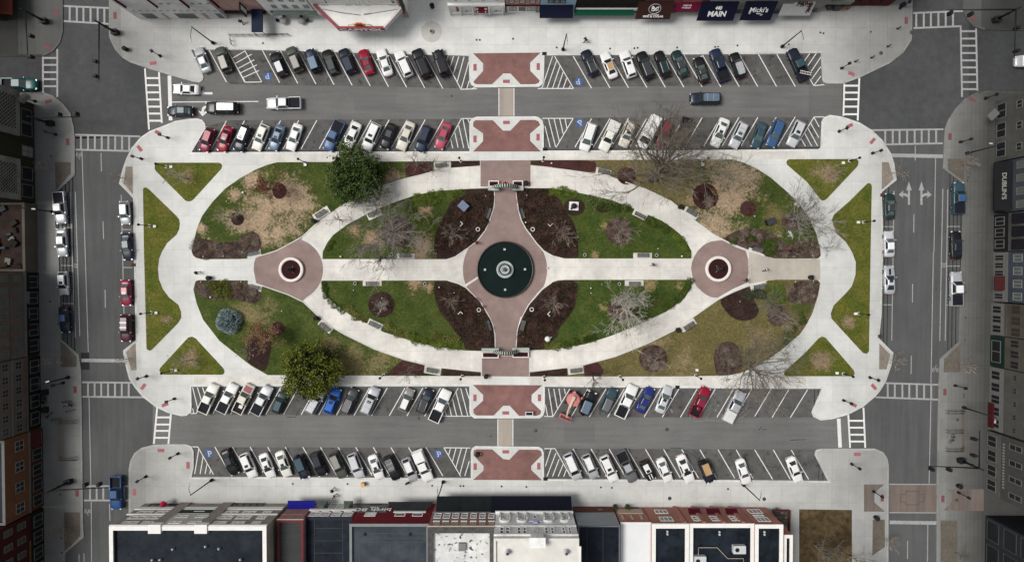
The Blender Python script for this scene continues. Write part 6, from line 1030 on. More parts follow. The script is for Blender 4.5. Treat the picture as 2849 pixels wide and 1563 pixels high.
hedge(tl('32',(1570,845),(1700,885),(1830,905),(1950,930),(2040,930)),LG1,.85,'yellow green hedge shrub along the lower left oval path','lower left hedge shrubs',12,5);hedge(tl('32',(1780,830),(1900,860),(2010,880)),LG3,.8,'yellow green hedge shrub along the lower left oval path','lower left hedge shrubs',6,5)
hedge(tl('33',(1830,300),(1820,360),(1770,420),(1700,480),(1620,530)),LG2,.7,'dark green hedge shrub at the lower right inner lawn\'s tip','lower right tip hedge',9,4);hedge(tl('33',(450,900),(560,920),(680,890),(800,860),(900,830)),LG2,.75,'green hedge shrub along the lower right oval path','lower right hedge shrubs',9,6);hedge(tl('33',(450,920),(540,930)),LG3,.75,'yellow green shrub at the lower right hedge\'s left end','lower right yellow shrubs',3,4)
hedge(tl('32',(715,320),(720,380)),LG2,.6,'green shrub beside the left plaza\'s lower right rim','left plaza rim shrubs',3,3);hedge(tl('22',(760,1380),(800,1330)),LG2,.55,'green shrub beside the left plaza\'s upper right rim','left plaza upper shrubs',3,4)
hedge(tl('c',(1250,880),(1290,960),(1330,1030),(1390,900)),LG2,.9,'green shrub right of the right plaza bench','green shrubs in the right leafy bed',6,8)
hedge(tl('d',(1150,60),(1210,130),(1270,210),(1180,190),(1320,260),(1250,80)),LG1,.85,'bright green shrub right of the lower right plaza bench','green shrubs in the lower right bed',9,8);hedge(tl('d',(860,150),(950,200),(1060,170)),foliage('grey_green',(.075,.088,.05),(.04,.05,.03),None),.9,'grey green shrub above the lower right plaza bench','grey green shrubs',5,8)
hedge(tl('b',(360,150),(440,180),(500,150),(380,240),(470,270),(530,230)),LG8,.9,'yellow green ground shrub in the lower left leafy bed','yellow green bed shrubs',11,10);shrub(*Q('b',235,135),.55,LG3,'single olive shrub at the left of the lower left leafy bed',None)
hedge(tl('d',(1530,400),(1600,520),(1540,560),(1450,640),(1380,800)),LG2,.5,'low green plant at the lower right lawn\'s outer edge','low plants at the lower right edge',9,10)
def scatter(poly,n,m,r,label,group,kind='twig',z=LZ+.03):
 xs=[p[0]for p in poly];ys=[p[1]for p in poly];k=0;it=0
 def inside(x,y):
  c=False
  for i in range(len(poly)):
   (x1,y1),(x2,y2)=poly[i-1],poly[i]
   if(y1>y)!=(y2>y)and x<(x2-x1)*(y-y1)/(y2-y1)+x1:c=not c
  return c
 while k<n and it<5000:
  it+=1;x,y=random.uniform(min(xs),max(xs)),random.uniform(min(ys),max(ys))
  if inside(x,y):shrub(x,y,r*random.uniform(.7,1.25),m,label,group,kind,z);k+=1
TW1=BK['tan']
lb_=S('a',(110,1060),(380,1110),(640,1110),(860,990),(950,1080),(950,1180),(760,1240),(760,1290),(150,1300),(90,1200))
scatter(lb_,9,LG4,.62,'dry brown shrub in the left leafy bed','dry shrubs in the left leafy bed','leaf');scatter(lb_,7,TW1,.95,'leafless twiggy shrub in the left leafy bed','twiggy shrubs in the left leafy bed');scatter(S('a',(780,1040),(880,990),(940,1070),(880,1170)),4,LG5,.6,'pale dry shrub at the left leafy bed\'s round end','pale shrubs at the round end','leaf')
rb_=S('c',(730,830),(900,720),(1100,710),(1230,850),(1230,1030),(1020,920),(860,910));scatter(rb_,6,LG5,.55,'pale dry shrub in the right leafy bed\'s left end','pale shrubs in the right leafy bed','leaf');scatter(rb_,5,LG2,.55,'dark green low shrub in the right leafy bed\'s left end','dark low shrubs in the right leafy bed','leaf');scatter(rb_,4,LG6,.5,'dark red shrub in the right leafy bed\'s left end','red shrubs in the right leafy bed','leaf')
rc_=S('c',(1440,920),(1640,930),(1800,880),(2010,900),(2020,1060),(1440,1080));scatter(rc_,9,LG4,.65,'dry brown shrub in the right leafy bed\'s right end','dry shrubs in the right leafy bed','leaf');scatter(rc_,7,LG6,.6,'dark red shrub in the right leafy bed\'s right end','red shrubs at the right end','leaf');scatter(rc_,8,TW1,.9,'leafless twiggy shrub in the right leafy bed','twiggy shrubs in the right leafy bed')
scatter(S('d',(1480,60),(1750,50),(1770,150),(1710,280),(1500,280)),9,LG4,.6,'dry brown shrub in the lower right leafy bed','dry shrubs in the lower right leafy bed','leaf');scatter(S('d',(1480,60),(1750,50),(1770,150),(1710,280),(1500,280)),8,TW1,.8,'leafless twiggy shrub in the lower right leafy bed','twiggy shrubs in the lower right leafy bed');shrub(*Q('d',1405,120),.8,LG5,'rounded pale shrub beside the lower right bright shrubs',None,'leaf')
scatter(S('b',(580,130),(730,130),(740,300),(600,320)),5,LG4,.6,'dry brown shrub in the lower left leafy bed','dry shrubs in the lower left leafy bed','leaf');scatter(S('b',(740,240),(890,240),(900,330),(760,360)),5,LG5,.6,'pinkish dry shrub below the left plaza bench','pinkish shrubs below the left plaza bench','leaf');scatter(S('b',(100,140),(280,190),(270,290),(130,270)),7,TW1,.75,'leafless shrub at the left of the lower left leafy bed','leafless shrubs in the lower left bed')
scatter(S('c',(260,180),(420,80),(560,200),(560,340),(400,400),(280,340)),9,LG6,.7,'dark red shrub in the orange edged mulch circle','dark red shrubs in the mulch circle','leaf');scatter(S('c',(480,110),(560,130),(590,250),(520,370),(450,390),(500,260)),9,LG7,.42,'orange leaved shrub at the mulch circle\'s right side','orange shrubs in the mulch circle','leaf');scatter(S('c',(280,180),(500,110),(560,280),(400,400)),4,TW1,1.0,'bare twigs over the dark red shrubs','bare twigs in the mulch circle')
for q,n in((S('32',(1190,440),(1370,440),(1380,580),(1200,600)),4),(S('23',(1040,1140),(1230,1140),(1230,1300),(1050,1300)),6),(S('33',(1060,490),(1260,500),(1270,640),(1080,640)),6),(S('22',(1310,1120),(1550,1130),(1560,1320),(1320,1320)),8),(S('33',(1370,950),(1580,960),(1580,1130),(1370,1130)),8),(S('d',(440,850),(700,850),(740,1050),(460,1200)),6),(S('d',(1140,360),(1330,360),(1340,560),(1140,560)),7),(S('c',(1540,500),(1720,510),(1700,690),(1560,690)),6)):
 scatter(q,n//2+1,TW1,.9,'low leafless twigs over a round mulch bed under a bare tree','low twigs over the round mulch beds')
for q in(S('22',(2000,1080),(2200,1050),(2250,1250),(2060,1350),(1850,1350)),S('23',(220,900),(460,900),(560,1040),(640,1300),(420,1320),(300,1120)),S('32',(1850,420),(2150,420),(2250,700),(2300,900),(2050,750)),S('33',(300,560),(560,380),(660,560),(520,760),(300,820))):
 scatter(q,5,LG6,.6,'low purple brown plant in a mulch bed by the fountain','low plants in the four fountain beds','leaf')
def cover_stuff(polys,n,sz,m,name):
 R=random.Random(len(polys)*7+n);lb=MB()
 for poly in polys:
  xs=[p[0]for p in poly];ys=[p[1]for p in poly];k=0;it=0
  while k<n and it<n*8:
   it+=1;x,y=R.uniform(min(xs),max(xs)),R.uniform(min(ys),max(ys));c=False
   for i in range(len(poly)):
    (x1,y1),(x2,y2)=poly[i-1],poly[i]
    if(y1>y)!=(y2>y)and x<(x2-x1)*(y-y1)/(y2-y1)+x1:c=not c
   if c:
    p=P(x,y,LZ+.05+R.uniform(0,.12));k+=1
    for j in range(3):leafquad(lb,p+Vector((R.gauss(0,.12),R.gauss(0,.12),R.uniform(0,.1))),sz*R.uniform(.6,1.3),R,1.0)
 o=put(name,lb,m);o['kind']='stuff';tag(o,'low sprouting ground cover in the four mulch beds round the fountain' if 'dark' not in m.name else 'dark tufts of ground cover along the neck beds','ground cover');return o
B4=[S('22',(2020,900),(2360,800),(2370,960),(2290,1200),(2100,1380),(1800,1390),(1830,1180),(1960,960)),S('23',(150,800),(450,800),(600,1050),(730,1260),(730,1400),(420,1390),(230,1160),(150,980)),S('32',(1800,300),(2050,330),(2240,500),(2330,660),(2380,900),(2110,940),(1920,650),(1800,420)),S('33',(480,320),(720,300),(680,570),(540,750),(420,900),(150,940),(150,800),(200,660))]
cover_stuff(B4,620,.22,foliage('cover_olive',(.085,.062,.022),(.038,.028,.014),None),'ground_cover')
cover_stuff(B4,420,.26,foliage('cover_dark',(.020,.016,.010),(.010,.010,.006),None),'ground_cover')
tw=MB();R=random.Random(9);base_=[twig_mesh(1.0,.9,40,k)for k in(21,22,23)]
for bp in B4:
 xs=[q[0]for q in bp];ys=[q[1]for q in bp];k=0
 while k<24:
  x,y=R.uniform(min(xs),max(xs)),R.uniform(min(ys),max(ys));ins=False
  for i in range(len(bp)):
   (x1,y1),(x2,y2)=bp[i-1],bp[i]
   if(y1>y)!=(y2>y)and x<(x2-x1)*(y-y1)/(y2-y1)+x1:ins=not ins
  if ins:
   k+=1;c=P(x,y,LZ+.03);r=R.uniform(.6,1.0);a=R.uniform(0,6.28);m_=base_[k%3];ca,sa=math.cos(a)*r,math.sin(a)*r
   tw.add([(c.x+v[0]*ca-v[1]*sa,c.y+v[0]*sa+v[1]*ca,c.z+v[2]*r)for v in m_.v],m_.f)
o=put('ground_cover',tw,BK['rust']);o['kind']='stuff';tag(o,'reddish leafless twigs filling the four mulch beds round the fountain','ground cover')
# ====== PEOPLE
M_SKIN=mat('skin',(.36,.21,.15),.6,c2=(.33,.19,.13),scale=8);M_HAIR=mat('hair_dark',(.02,.014,.01),.7)
def skinmesh(name,pts,edges,rad,m,parent,root=0):
 me=bpy.data.meshes.new(name);me.from_pydata(pts,edges,[]);o=link(name,me);me.skin_vertices or me.attributes
 md=o.modifiers.new('skin','SKIN');md.use_smooth_shade=True
 for i,r in enumerate(rad):me.skin_vertices[0].data[i].radius=(r,r)
 for i in range(len(rad)):me.skin_vertices[0].data[i].use_root=(i==root)
 s=o.modifiers.new('sub','SUBSURF');s.levels=1;s.render_levels=1
 dg=bpy.context.evaluated_depsgraph_get();dg.update();ev=o.evaluated_get(dg);nm=bpy.data.meshes.new_from_object(ev);nm.name=name;nm.materials.clear();nm.materials.append(m)
 bpy.data.objects.remove(o);bpy.data.meshes.remove(me);return link(name,nm,parent)
def person(p,ang,label,top,legs,stride=.3,hair=M_HAIR,arm=.25):
 """a walking figure facing local +x, about 1.72 m tall"""
 t=thing('person',label,'person',p,ang);s=stride
 J=[(0,0,.95),(0,0,1.15),(0,0,1.38),(0,0,1.46),(.02,0,1.53),(.03,0,1.63),(0,.19,1.38),(-arm*.5,.25,1.12),(-arm*.2+.08,.24,.90),(-arm*.2+.12,.24,.82),(0,-.19,1.38),(arm*.5,-.25,1.12),(arm*.9+.08,-.23,.92),(arm*.9+.14,-.22,.84),(0,.10,.90),(s*.55,.10,.50),(s*.6,.10,.09),(s*.6+.16,.10,.05),(0,-.10,.90),(-s*.25,-.10,.50),(-s*1.0,-.10,.12),(-s*1.0+.15,-.10,.06)]
 E=[(0,1),(1,2),(2,3),(3,4),(4,5),(2,6),(6,7),(7,8),(8,9),(2,10),(10,11),(11,12),(12,13),(0,14),(14,15),(15,16),(16,17),(0,18),(18,19),(19,20),(20,21)]
 r=[.13,.13,.14,.06,.085,.095,.065,.048,.036,.03,.065,.048,.036,.03,.085,.058,.042,.045,.085,.058,.042,.045]
 skinmesh('body',J,E,r,M_SKIN,t)
 si=[0,1,2,6,7,8,10,11,12];mp={a:i for i,a in enumerate(si)};skinmesh('jacket',[J[i]for i in si],[(mp[a],mp[b])for a,b in E if a in mp and b in mp],[max(r[i]+.03,.065)for i in si],top,t)
 ti=[0,14,15,16,18,19,20];mp={a:i for i,a in enumerate(ti)};skinmesh('trousers',[J[i]for i in ti],[(mp[a],mp[b])for a,b in E if a in mp and b in mp],[r[i]+.022 for i in ti],legs,t)
 b=MB();b.lathe([(.118,-.02),(.122,.03),(.10,.09),(.05,.125),(0,.13)],12,(.005,0,1.63));put('hair',b,hair,t)
 b=MB();b.box((.125,0,1.60),(.03,.03,.05));b.box((.118,.04,1.635),(.012,.025,.012));b.box((.118,-.04,1.635),(.012,.025,.012));b.box((.112,0,1.555),(.015,.05,.012));put('face',b,mat('face_features',(.22,.11,.085),.6),t)
 for k,sd in((17,1),(21,-1)):
  b=MB();x,y,z_=J[k];b.box((x-.06,y,max(.045,z_-.01)),(.27,.1,.09));put('shoe',b,M_TRIM,t)
 for k,pv in((9,8),(13,12)):
  b=MB();h0=Vector(J[k]);dv=(h0-Vector(J[pv])).normalized();sd=dv.cross(Vector((0,1,0))).normalized()
  for i,L_ in enumerate((.075,.085,.08,.065)):o=h0+sd*(.018*(i-1.5));b.tube([o,o+dv*L_*.5,o+dv*L_+Vector((.01,0,0))],[.010,.009,.007],5)
  b.tube([h0-dv*.02,h0+sd*.045+dv*.02],[.011,.008],5);put('hand',b,M_SKIN,t)
 return t
CL={k:mat('cloth_'+k,c,.85,c2=tuple(x*.7 for x in c),scale=6)for k,c in dict(black=(.012,.012,.013),grey=(.11,.11,.115),red=(.20,.02,.025),white=(.5,.5,.5),denim=(.04,.06,.11),brown=(.07,.05,.04)).items()}
person(gp('31',1955,208),.3,'person in black walking on the left end of the long axis',CL['black'],CL['black']);person(gp('33',1465,127),3.4,'person in grey walking on the right half of the long axis',CL['grey'],CL['denim']);person(gp('33',2375,282),2.9,'person in a black coat at the right brick plaza\'s edge',CL['black'],CL['brown'])
person(gp('42',805,1095),.8,'person in black walking on the bottom pavement',CL['black'],CL['black'],.4);person(gp('42',822,1152),.4,'person in a pale top near the walker in black',CL['white'],CL['grey']);person(gp('13',805,408),3.6,'person in black striding on the top pavement beside the dark SUV',CL['black'],CL['black'],.45);person(gp('g',300,228),1.0,'person in dark red at the fountain plaza\'s upper left edge',CL['red'],CL['brown'])
person(gp('U1',2150,378),1.7,'person in dark clothes by the awnings at the top left',CL['black'],CL['denim']);person(gp('41',690,265),2.0,'person in pale clothes beside the bicycles on the left pavement',CL['white'],CL['black']);person(gp('41',705,262),1.2,'person in grey standing next to the blue bicycle',CL['grey'],CL['black']);person(gp('c',1245,1262),.35,'person in striped white walking on the worn path right of the plaza',CL['white'],CL['black'],.45)
# ====== BUILDINGS
def wallmat(n,c,brick=False,c2=None):return mat('wall_'+n,c,.85,c2=c2 or tuple(x*.82 for x in c),scale=1.2,big=.25,bigscale=.25,detail=7)
M_WIN=mat('window_glass',(.030,.036,.040),.12,c2=(.05,.058,.06),scale=.8,spec=.6);M_WINP=mat('window_pale',(.30,.32,.32),.25,c2=(.20,.215,.215),scale=.7);M_WIND=mat('window_dark',(.008,.009,.011),.15);M_WINB=mat('window_blue',(.06,.11,.17),.15);M_WINT=mat('window_teal',(.08,.16,.16),.15)
M_FRW=mat('frame_white',(.78,.78,.76),.6);M_FRG=mat('frame_grey',(.16,.165,.165),.6);M_FRD=mat('frame_dim',(.105,.105,.10),.6);M_BLK=mat('awning_black',(.006,.006,.007),.75,c2=(.004,.004,.006),scale=1);M_NAVY=mat('awning_navy',(.006,.007,.022),.75);M_LETW=mat('letter_white',(.78,.78,.76),.5)
M_ROOFN=mat('roof_navy',(.014,.020,.027),.6,c2=(.005,.008,.014),scale=.35,big=.5,bigscale=.3,detail=10,speck=(.8,.4,.36));M_ROOFB=mat('roof_bluegrey',(.048,.058,.068),.7,c2=(.026,.034,.044),scale=.4,big=.45,bigscale=.3);M_ROOFW=mat('roof_white',(.56,.55,.51),.7,c2=(.50,.49,.455),scale=.5,big=.15,bigscale=.3);M_CAPW=mat('parapet_white',(.62,.61,.585),.7,c2=(.56,.55,.53),scale=1);M_HVAC=mat('roof_unit',(.42,.43,.44),.5)
class Fc:
 """one facade: o = ground point, n = outward normal, u = to the right for someone facing it"""
 def __init__(s,ax,val,n):
  s.ax,s.val,s.n=ax,val,Vector(n);s.u=Vector((0,0,1)).cross(s.n)
 def uz(s,px,py):
  d=ray(px,py);t=(s.val-(0,0)[s.ax])/d[s.ax];p=Vector((0,0,H))+d*t;return(p.dot(s.u),p.z)
 def pt(s,u,z,o=0.0):
  p=s.u*u;p[s.ax]=s.val;return p+s.n*o+Vector((0,0,z))
 def box(s,b,u0,u1,z0,z1,o0,o1,mi=0):
  if u0>u1:u0,u1=u1,u0
  if z0>z1:z0,z1=z1,z0
  c=s.pt((u0+u1)/2,(z0+z1)/2,(o0+o1)/2);d=Vector((abs(s.u.x),abs(s.u.y),0))*(u1-u0)+Vector((abs(s.n.x),abs(s.n.y),0))*(o1-o0);b.box(c,(d.x,d.y,z1-z0),mi)
 def rect(s,t,x0,y0,x1,y1):
  a,e=s.uz(*Q(t,x0,y0)),s.uz(*Q(t,x1,y1));return min(a[0],e[0]),max(a[0],e[0]),min(a[1],e[1]),max(a[1],e[1])
def window(F,root,r,fr=M_FRW,gl=M_WIN,nx=1,nz=1,w_=.09,out=.06,name='window'):
 u0,u1,z0,z1=r;b=MB()
 if u1-u0<.3 or z1-z0<.3:u1=max(u1,u0+.3);z1=max(z1,z0+.3)
 F.box(b,u0,u1,z0,z0+w_,0,out);F.box(b,u0,u1,z1-w_,z1,0,out)
 for i in range(nx+1):c=u0+w_/2+(u1-u0-w_)*i/nx;F.box(b,c-w_/2,c+w_/2,z0+w_,z1-w_,0,out-.004)
 for i in range(1,nz):c=z0+(z1-z0)*i/nz;F.box(b,u0+w_,u1-w_,c-w_*.35,c+w_*.35,0,out-.01)
 f=put(name,b,fr,root);q=MB();F.box(q,u0+w_*.5,u1-w_*.5,z0+w_*.5,z1-w_*.5,-.02,.022);put('pane',q,gl,f);return f
def panel(F,root,r,name,m,o0=0.0,o1=.05,par=None):
 b=MB();F.box(b,*r,o0,o1);return put(name,b,m,root)
def text(root,s,size,mtx,m,name='lettering',bold=.02,wid=1.0,ext=.012):
 cu=bpy.data.curves.new('t','FONT');cu.body=s;cu.size=size;cu.align_x='CENTER';cu.align_y='CENTER';cu.offset=bold;cu.extrude=ext
 o=bpy.data.objects.new('t',cu);COL.objects.link(o);dg=bpy.context.evaluated_depsgraph_get();me=bpy.data.meshes.new_from_object(o.evaluated_get(dg));bpy.data.objects.remove(o);bpy.data.curves.remove(cu)
 me.transform(Matrix.Diagonal((wid,1,1,1)));me.transform(mtx);me.materials.clear();me.materials.append(m);me.name=name;return link(name,me,root)
def frame_m(p,x,y):
 x=x.normalized();y=(y-x*y.dot(x)).normalized();z_=x.cross(y);M=Matrix.Identity(4)
 for i in range(3):M[i][0],M[i][1],M[i][2],M[i][3]=x[i],y[i],z_[i],p[i]
 return M
def awning(F,root,u0,u1,zt,zb,proj,m,val=.22,name='awning',fl=0.0):
 """sloping canopy from the wall top edge to a lower front edge, with a hanging valance"""
 b=MB();A_,B_,C_,D_=F.pt(u0,zt,.05),F.pt(u1,zt,.05),F.pt(u1+fl,zb,proj),F.pt(u0-fl,zb,proj);dz=Vector((0,0,-.05));v=Vector((0,0,-val))
 b.add([A_,B_,C_,D_,A_+dz,B_+dz,C_+v,D_+v],[[0,3,2,1],[3,7,6,2],[4,5,6,7],[0,4,7,3],[1,2,6,5],[0,1,5,4]])
 o=put(name,b,m,root);return o,(A_+B_+C_+D_)/4,F.u,((A_+B_)/2-(C_+D_)/2),((B_-A_).length,((A_+B_)/2-(C_+D_)/2).length)
def awn_px(F,root,t,xt0,xt1,yt,yb,m,zb=2.5,val=.22,fl=0.0):
 u0,zt=F.uz(*Q(t,xt0,yt));u1,_=F.uz(*Q(t,xt1,yt));f=G(t,(xt0+xt1)/2,yb,zb-val);proj=abs(f[F.ax]-F.val)
 return awning(F,root,min(u0,u1),max(u0,u1),zt,zb,proj,m,val,'awning',fl)
def building(name,label,F,u0,u1,h,depth,wm,rm,cm=None,cw=.35,ph=.35,z0=.02,setz=None,group=None):
 """walls, sunken roof and parapet cap; returns the root"""
 c=F.pt((u0+u1)/2,0,0);t=thing(name,label,'building',(0,0,0),0,group);u0+=.012;u1-=.012
 b=MB();th=cw*.8
 F.box(b,u0,u1,z0,h-.06,-th,0);F.box(b,u0,u0+th,z0,h-.06,-depth,-th);F.box(b,u1-th,u1,z0,h-.06,-depth,-th);F.box(b,u0+th,u1-th,z0,h-.06,-depth,-depth+th);put('wall',b,wm,t)
 b=MB();F.box(b,u0+th,u1-th,h-ph-.5,h-ph,-depth+th,-th);put('roof',b,rm,t)
 b=MB();e=.05;F.box(b,u0-0,u1+0,h-.06,h+.05,-cw,e);F.box(b,u0,u0+cw,h-.06,h+.05,-depth,-cw);F.box(b,u1-cw,u1,h-.06,h+.05,-depth,-cw);put('parapet',b,cm or wm,t)
 return t
def band(F,root,u0,u1,z0,z1,m,o=.12,name='cornice'):b=MB();F.box(b,u0,u1,z0,z1,0,o);return put(name,b,m,root)
def uspan(F,t,x0,x1,y):a,e=F.uz(*Q(t,x0,y))[0],F.uz(*Q(t,x1,y))[0];return min(a,e),max(a,e)
def plane_y(px,py):return P(px,py,0).y
def hz(F,t,x,y):return F.uz(*Q(t,x,y))[1]
# ------ bottom row (facades face the square, +y)
FB=Fc(1,plane_y(1000,1399),(0,1,0));FB2=Fc(1,plane_y(1700,1409),(0,1,0))
def bot(name,label,F,t,xl,xr,ytop,wm,rm,cm=None,cw=.35,ph=.35,depth=20,**k):
 h=hz(F,t,(xl+xr)/2,ytop);u0,u1=uspan(F,t,xl,xr,ytop);return building(name,label,F,u0,u1,h,depth,wm,rm,cm,cw,ph,**k),h,u0,u1
BRN=wallmat('taupe',(.27,.24,.21));RED_=wallmat('pinkbrick',(.30,.165,.15));DRED=wallmat('red',(.15,.012,.02));BRK=wallmat('brick',(.34,.155,.12));BRO=wallmat('brick_dull',(.29,.165,.145));WHT=wallmat('white',(.68,.67,.64),c2=(.56,.55,.52));STN=wallmat('greystone',(.74,.74,.72),c2=(.56,.56,.55))
t,h,u0,u1=bot('corner_building','wide taupe corner building with white bands and navy roof at the bottom left',FB,'B1',228,2110,487,BRN,M_ROOFN,M_CAPW,.62,.55)
for ys,xs in(((303,336),((580,740),(800,960),(1620,1770),(1830,1980),(2070,2165))),((362,400),((480,660),(700,880),(1530,1700),(1755,1920),(2005,2100))),((428,458),((400,570),(630,790),(1480,1630),(1700,1850),(1940,2040)))):
 for a,e in xs:window(FB,t,FB.rect('B1',a+12,ys[0],e-12,ys[1]),M_CAPW,M_WINP,2,1,.32,.07)
ua,ub=u0,u1
for y0,y1 in((262,290),(340,352)):r=FB.rect('B1',700,y0,1500,y1);band(FB,t,u0,u1,r[2],r[3],M_CAPW,.16)
band(FB,t,u0,u1,h-.55,h-.06,M_CAPW,.18)
r=FB.rect('B1',1010,352,1420,470);panel(FB,t,r,'centre_panel',mat('centre_panel',(.43,.40,.36),.8,c2=(.36,.335,.30),scale=1),0,.2)
for q in((1050,372,1160,398),(1285,372,1395,398),(960,440,1080,464),(1195,440,1315,464)):r=FB.rect('B1',*q);window(Fc(1,FB.val+.2,(0,1,0)),t,r,M_FRW,M_WINP,2,1,.1,.05)
r=FB.rect('B1',1110,298,1510,334);s=panel(FB,t,r,'sign',mat('sign_green',(.008,.022,.010),.6),0,.14);
b=MB()
for i in range(9):FB.box(b,(r[0]+r[1])/2-.85+i*.2,(r[0]+r[1])/2-.72+i*.2,(r[2]+r[3])/2-.16,(r[2]+r[3])/2+.16,.14,.17)
put('sign_letters',b,M_LETW,s)
for q in((735,220,1100,255),(1690,214,2060,249)):window(FB,t,FB.rect('B1',*q),mat('shop_frame',(.06,.055,.05),.6),M_WIND,5,1,.12,.1,'shop_window')
for x in(778,1330):
 a,e=FB.uz(*Q('B1',x-75,487))[0],FB.uz(*Q('B1',x+75,487))[0];b=MB();FB.box(b,min(a,e),max(a,e),h-.8,h+.25,-1.05,.35);put('tower_cap',b,M_CAPW,t)
 b=MB();FB.box(b,min(a,e)+.1,max(a,e)-.1,.05,h-.8,0,.22);put('pilaster',b,BRN,t)
for i,(x,y)in enumerate(((998,752),(1550,746),(848,877),(755,880),(1805,875),(1390,720))):
 p=G('B1',x,y,h-.5);b=MB();b.lathe([(.16,0),(.16,.35),(.22,.36),(0,.48)],10,tuple(p));put('roof_vent',b,M_HVAC,t)
t,h,u0,u1=bot('brick_shop','low pinkish brick shop with blue awning and corrugated grey roof at the bottom',FB,'B2',-128,190,408,RED_,mat('roof_corrugated',(.040,.043,.042),.7,c2=(.028,.03,.031),scale=1.2,streak=(.1,2.5,1)),wallmat('red2',(.12,.03,.032)),.4)
band(FB,t,u0,u1,h-.25,h+.06,mat('pink_cap',(.42,.33,.31),.7),.1);awn_px(FB,t,'B2',-5,325,283,178,mat('awning_blue',(.004,.004,.16),.7),2.6)
for i in range(3):
 r=FB.rect('B2',30+80*i-75,315,90+80*i-75,345);b=MB();FB.box(b,r[0],r[1],r[3]-.06,r[3],0,.05);FB.box(b,r[0],r[0]+.06,r[2],r[3]-.06,0,.05);put('brick_panel',b,mat('pink_trim',(.33,.20,.19),.8),t)
t,h,u0,u1=bot('four_window_building','narrow brick building with four pale windows and navy roof at the bottom',FB,'B2',196,770,376,BRO,M_ROOFN,mat('cap_navy',(.012,.016,.028),.6),.5)
for x in(275,395,530,665):window(FB,t,FB.rect('B2',x+18,316,x+92,366),M_FRW,M_WINP,1,2,.12,.06);r=FB.rect('B2',x+18,310,x+95,316);band(FB,t,r[0]-.1,r[1]+.1,r[2],r[2]+.16,M_CAPW,.12,'lintel')
r=FB.rect('B2',300,286,830,302);band(FB,t,u0,u1,r[2],r[3],M_CAPW,.2)
for x0,x1 in((345,480),(670,780)):
 a,e=FB.uz(*Q('B2',x0,270))[0],FB.uz(*Q('B2',x1,270))[0];b=MB();u_,v_=min(a,e),max(a,e);pk=[FB.pt(u_,2.3,1.2),FB.pt(v_,2.3,1.2),FB.pt(v_,2.3,.02),FB.pt(u_,2.3,.02),FB.pt(u_+.5,3.0,.6),FB.pt(v_-.5,3.0,.6),FB.pt(v_-.5,3.0,.05),FB.pt(u_+.5,3.0,.05)]
 b.add(pk,[[0,4,5,1],[1,5,6,2],[3,7,4,0],[4,7,6,5],[0,1,2,3]]);put('awning',b,mat('awning_greengrey',(.07,.085,.07),.7,c2=(.05,.06,.055),scale=2),t)
r=FB.rect('B2',525,215,660,280);window(FB,t,r,M_FRW,M_WINP,2,1,.1,.06,'shop_window');window(FB,t,FB.rect('B2',800,215,850,270),M_FRG,M_WIND,1,1,.08,.05,'door')
for k in range(5):r_=.25;b=MB();p=G('B2',130+0*k,500,1)
b=MB();p0=G('B2',320,395,h-.3);p1=G('B2',660,920,h-.3)
for f in(.22,.50,.78):b.box(((p0.x+p1.x)/2,p0.y+(p1.y-p0.y)*f,h-.34),(p1.x-p0.x,.09,.05))
for x in(p0.x,p1.x):b.box((x,(p0.y+p1.y)/2,h-.335),(.09,p0.y-p1.y,.045))
put('roof_seam',b,M_ROOFB,t)
t,h,u0,u1=bot('red_building','dark red painted building with blue grey roof and black bay awning at the bottom',FB,'B2',738,1690,458,DRED,M_ROOFB,mat('cap_grey',(.17,.18,.18),.6),.4)
r=FB.rect('B2',885,228,1175,318);s=panel(FB,t,r,'sign',mat('sign_slate',(.085,.098,.10),.6,c2=(.07,.08,.082),scale=1),0,.10);cxx=(r[0]+r[1])/2;hh=r[3]-r[2]
text(s,'birth BG',hh*.5,frame_m(FB.pt(cxx,r[2]+hh*.72,.115),FB.u,Vector((0,0,1))),M_LETW,wid=1.0,bold=.03);text(s,'& baby',hh*.14,frame_m(FB.pt(cxx-.1,r[2]+hh*.44,.115),FB.u,Vector((0,0,1))),M_LETW,bold=.008);b=MB();FB.box(b,r[0]+.6,r[1]-.3,r[2]+hh*.26,r[2]+hh*.30,.1,.12);put('text_line',b,M_FRG,s);b=MB();FB.box(b,cxx-1.0,cxx+1.0,r[2]+.0,r[2]+hh*.14,.1,.13);put('sign_base',b,mat('navy_strip',(.02,.03,.05),.6),s)
r=FB.rect('B2',935,326,1045,366);window(FB,t,r,M_FRW,M_WINP,1,2,.1,.08)
for x in(1288,1497):window(FB,t,FB.rect('B2',x,334,x+112,366),M_FRW,M_WIND,1,1,.12,.06)
o,c,x,y,sz=awn_px(FB,t,'B2',1271,1644,312,192,mat('awning_charcoal',(.022,.024,.026),.6,c2=(.012,.013,.016),scale=.8),2.7,.15,1.25);b=MB();q=FB.rect('B2',1270,310,1650,325);FB.box(b,q[0],q[1],q[2],q[3],0,.14);put('white_band',b,M_CAPW,t)
p0=G('B2',770,470,h-.3);p1=G('B2',1660,914,h-.3);b=MB()
for f in(.22,.35,.46):b.box(((p0.x+p1.x)/2,p0.y+(p1.y-p0.y)*f,h-.335),(p1.x-p0.x,.07,.04))
for f in(.1,.24,.52,.80):b.box((p0.x+(p1.x-p0.x)*f,p1.y+(p0.y-p1.y)*.25,h-.33),(.07,(p0.y-p1.y)*.52,.04))
put('roof_seam',b,mat('seam',(.06,.07,.08),.7),t)
for xx in(925,1465):p=G('B2',xx,578,h-.35);b=MB();b.lathe([(.28,0),(.28,.06),(.0,.07)],12,tuple(p));put('roof_drain',b,M_IRON,t)
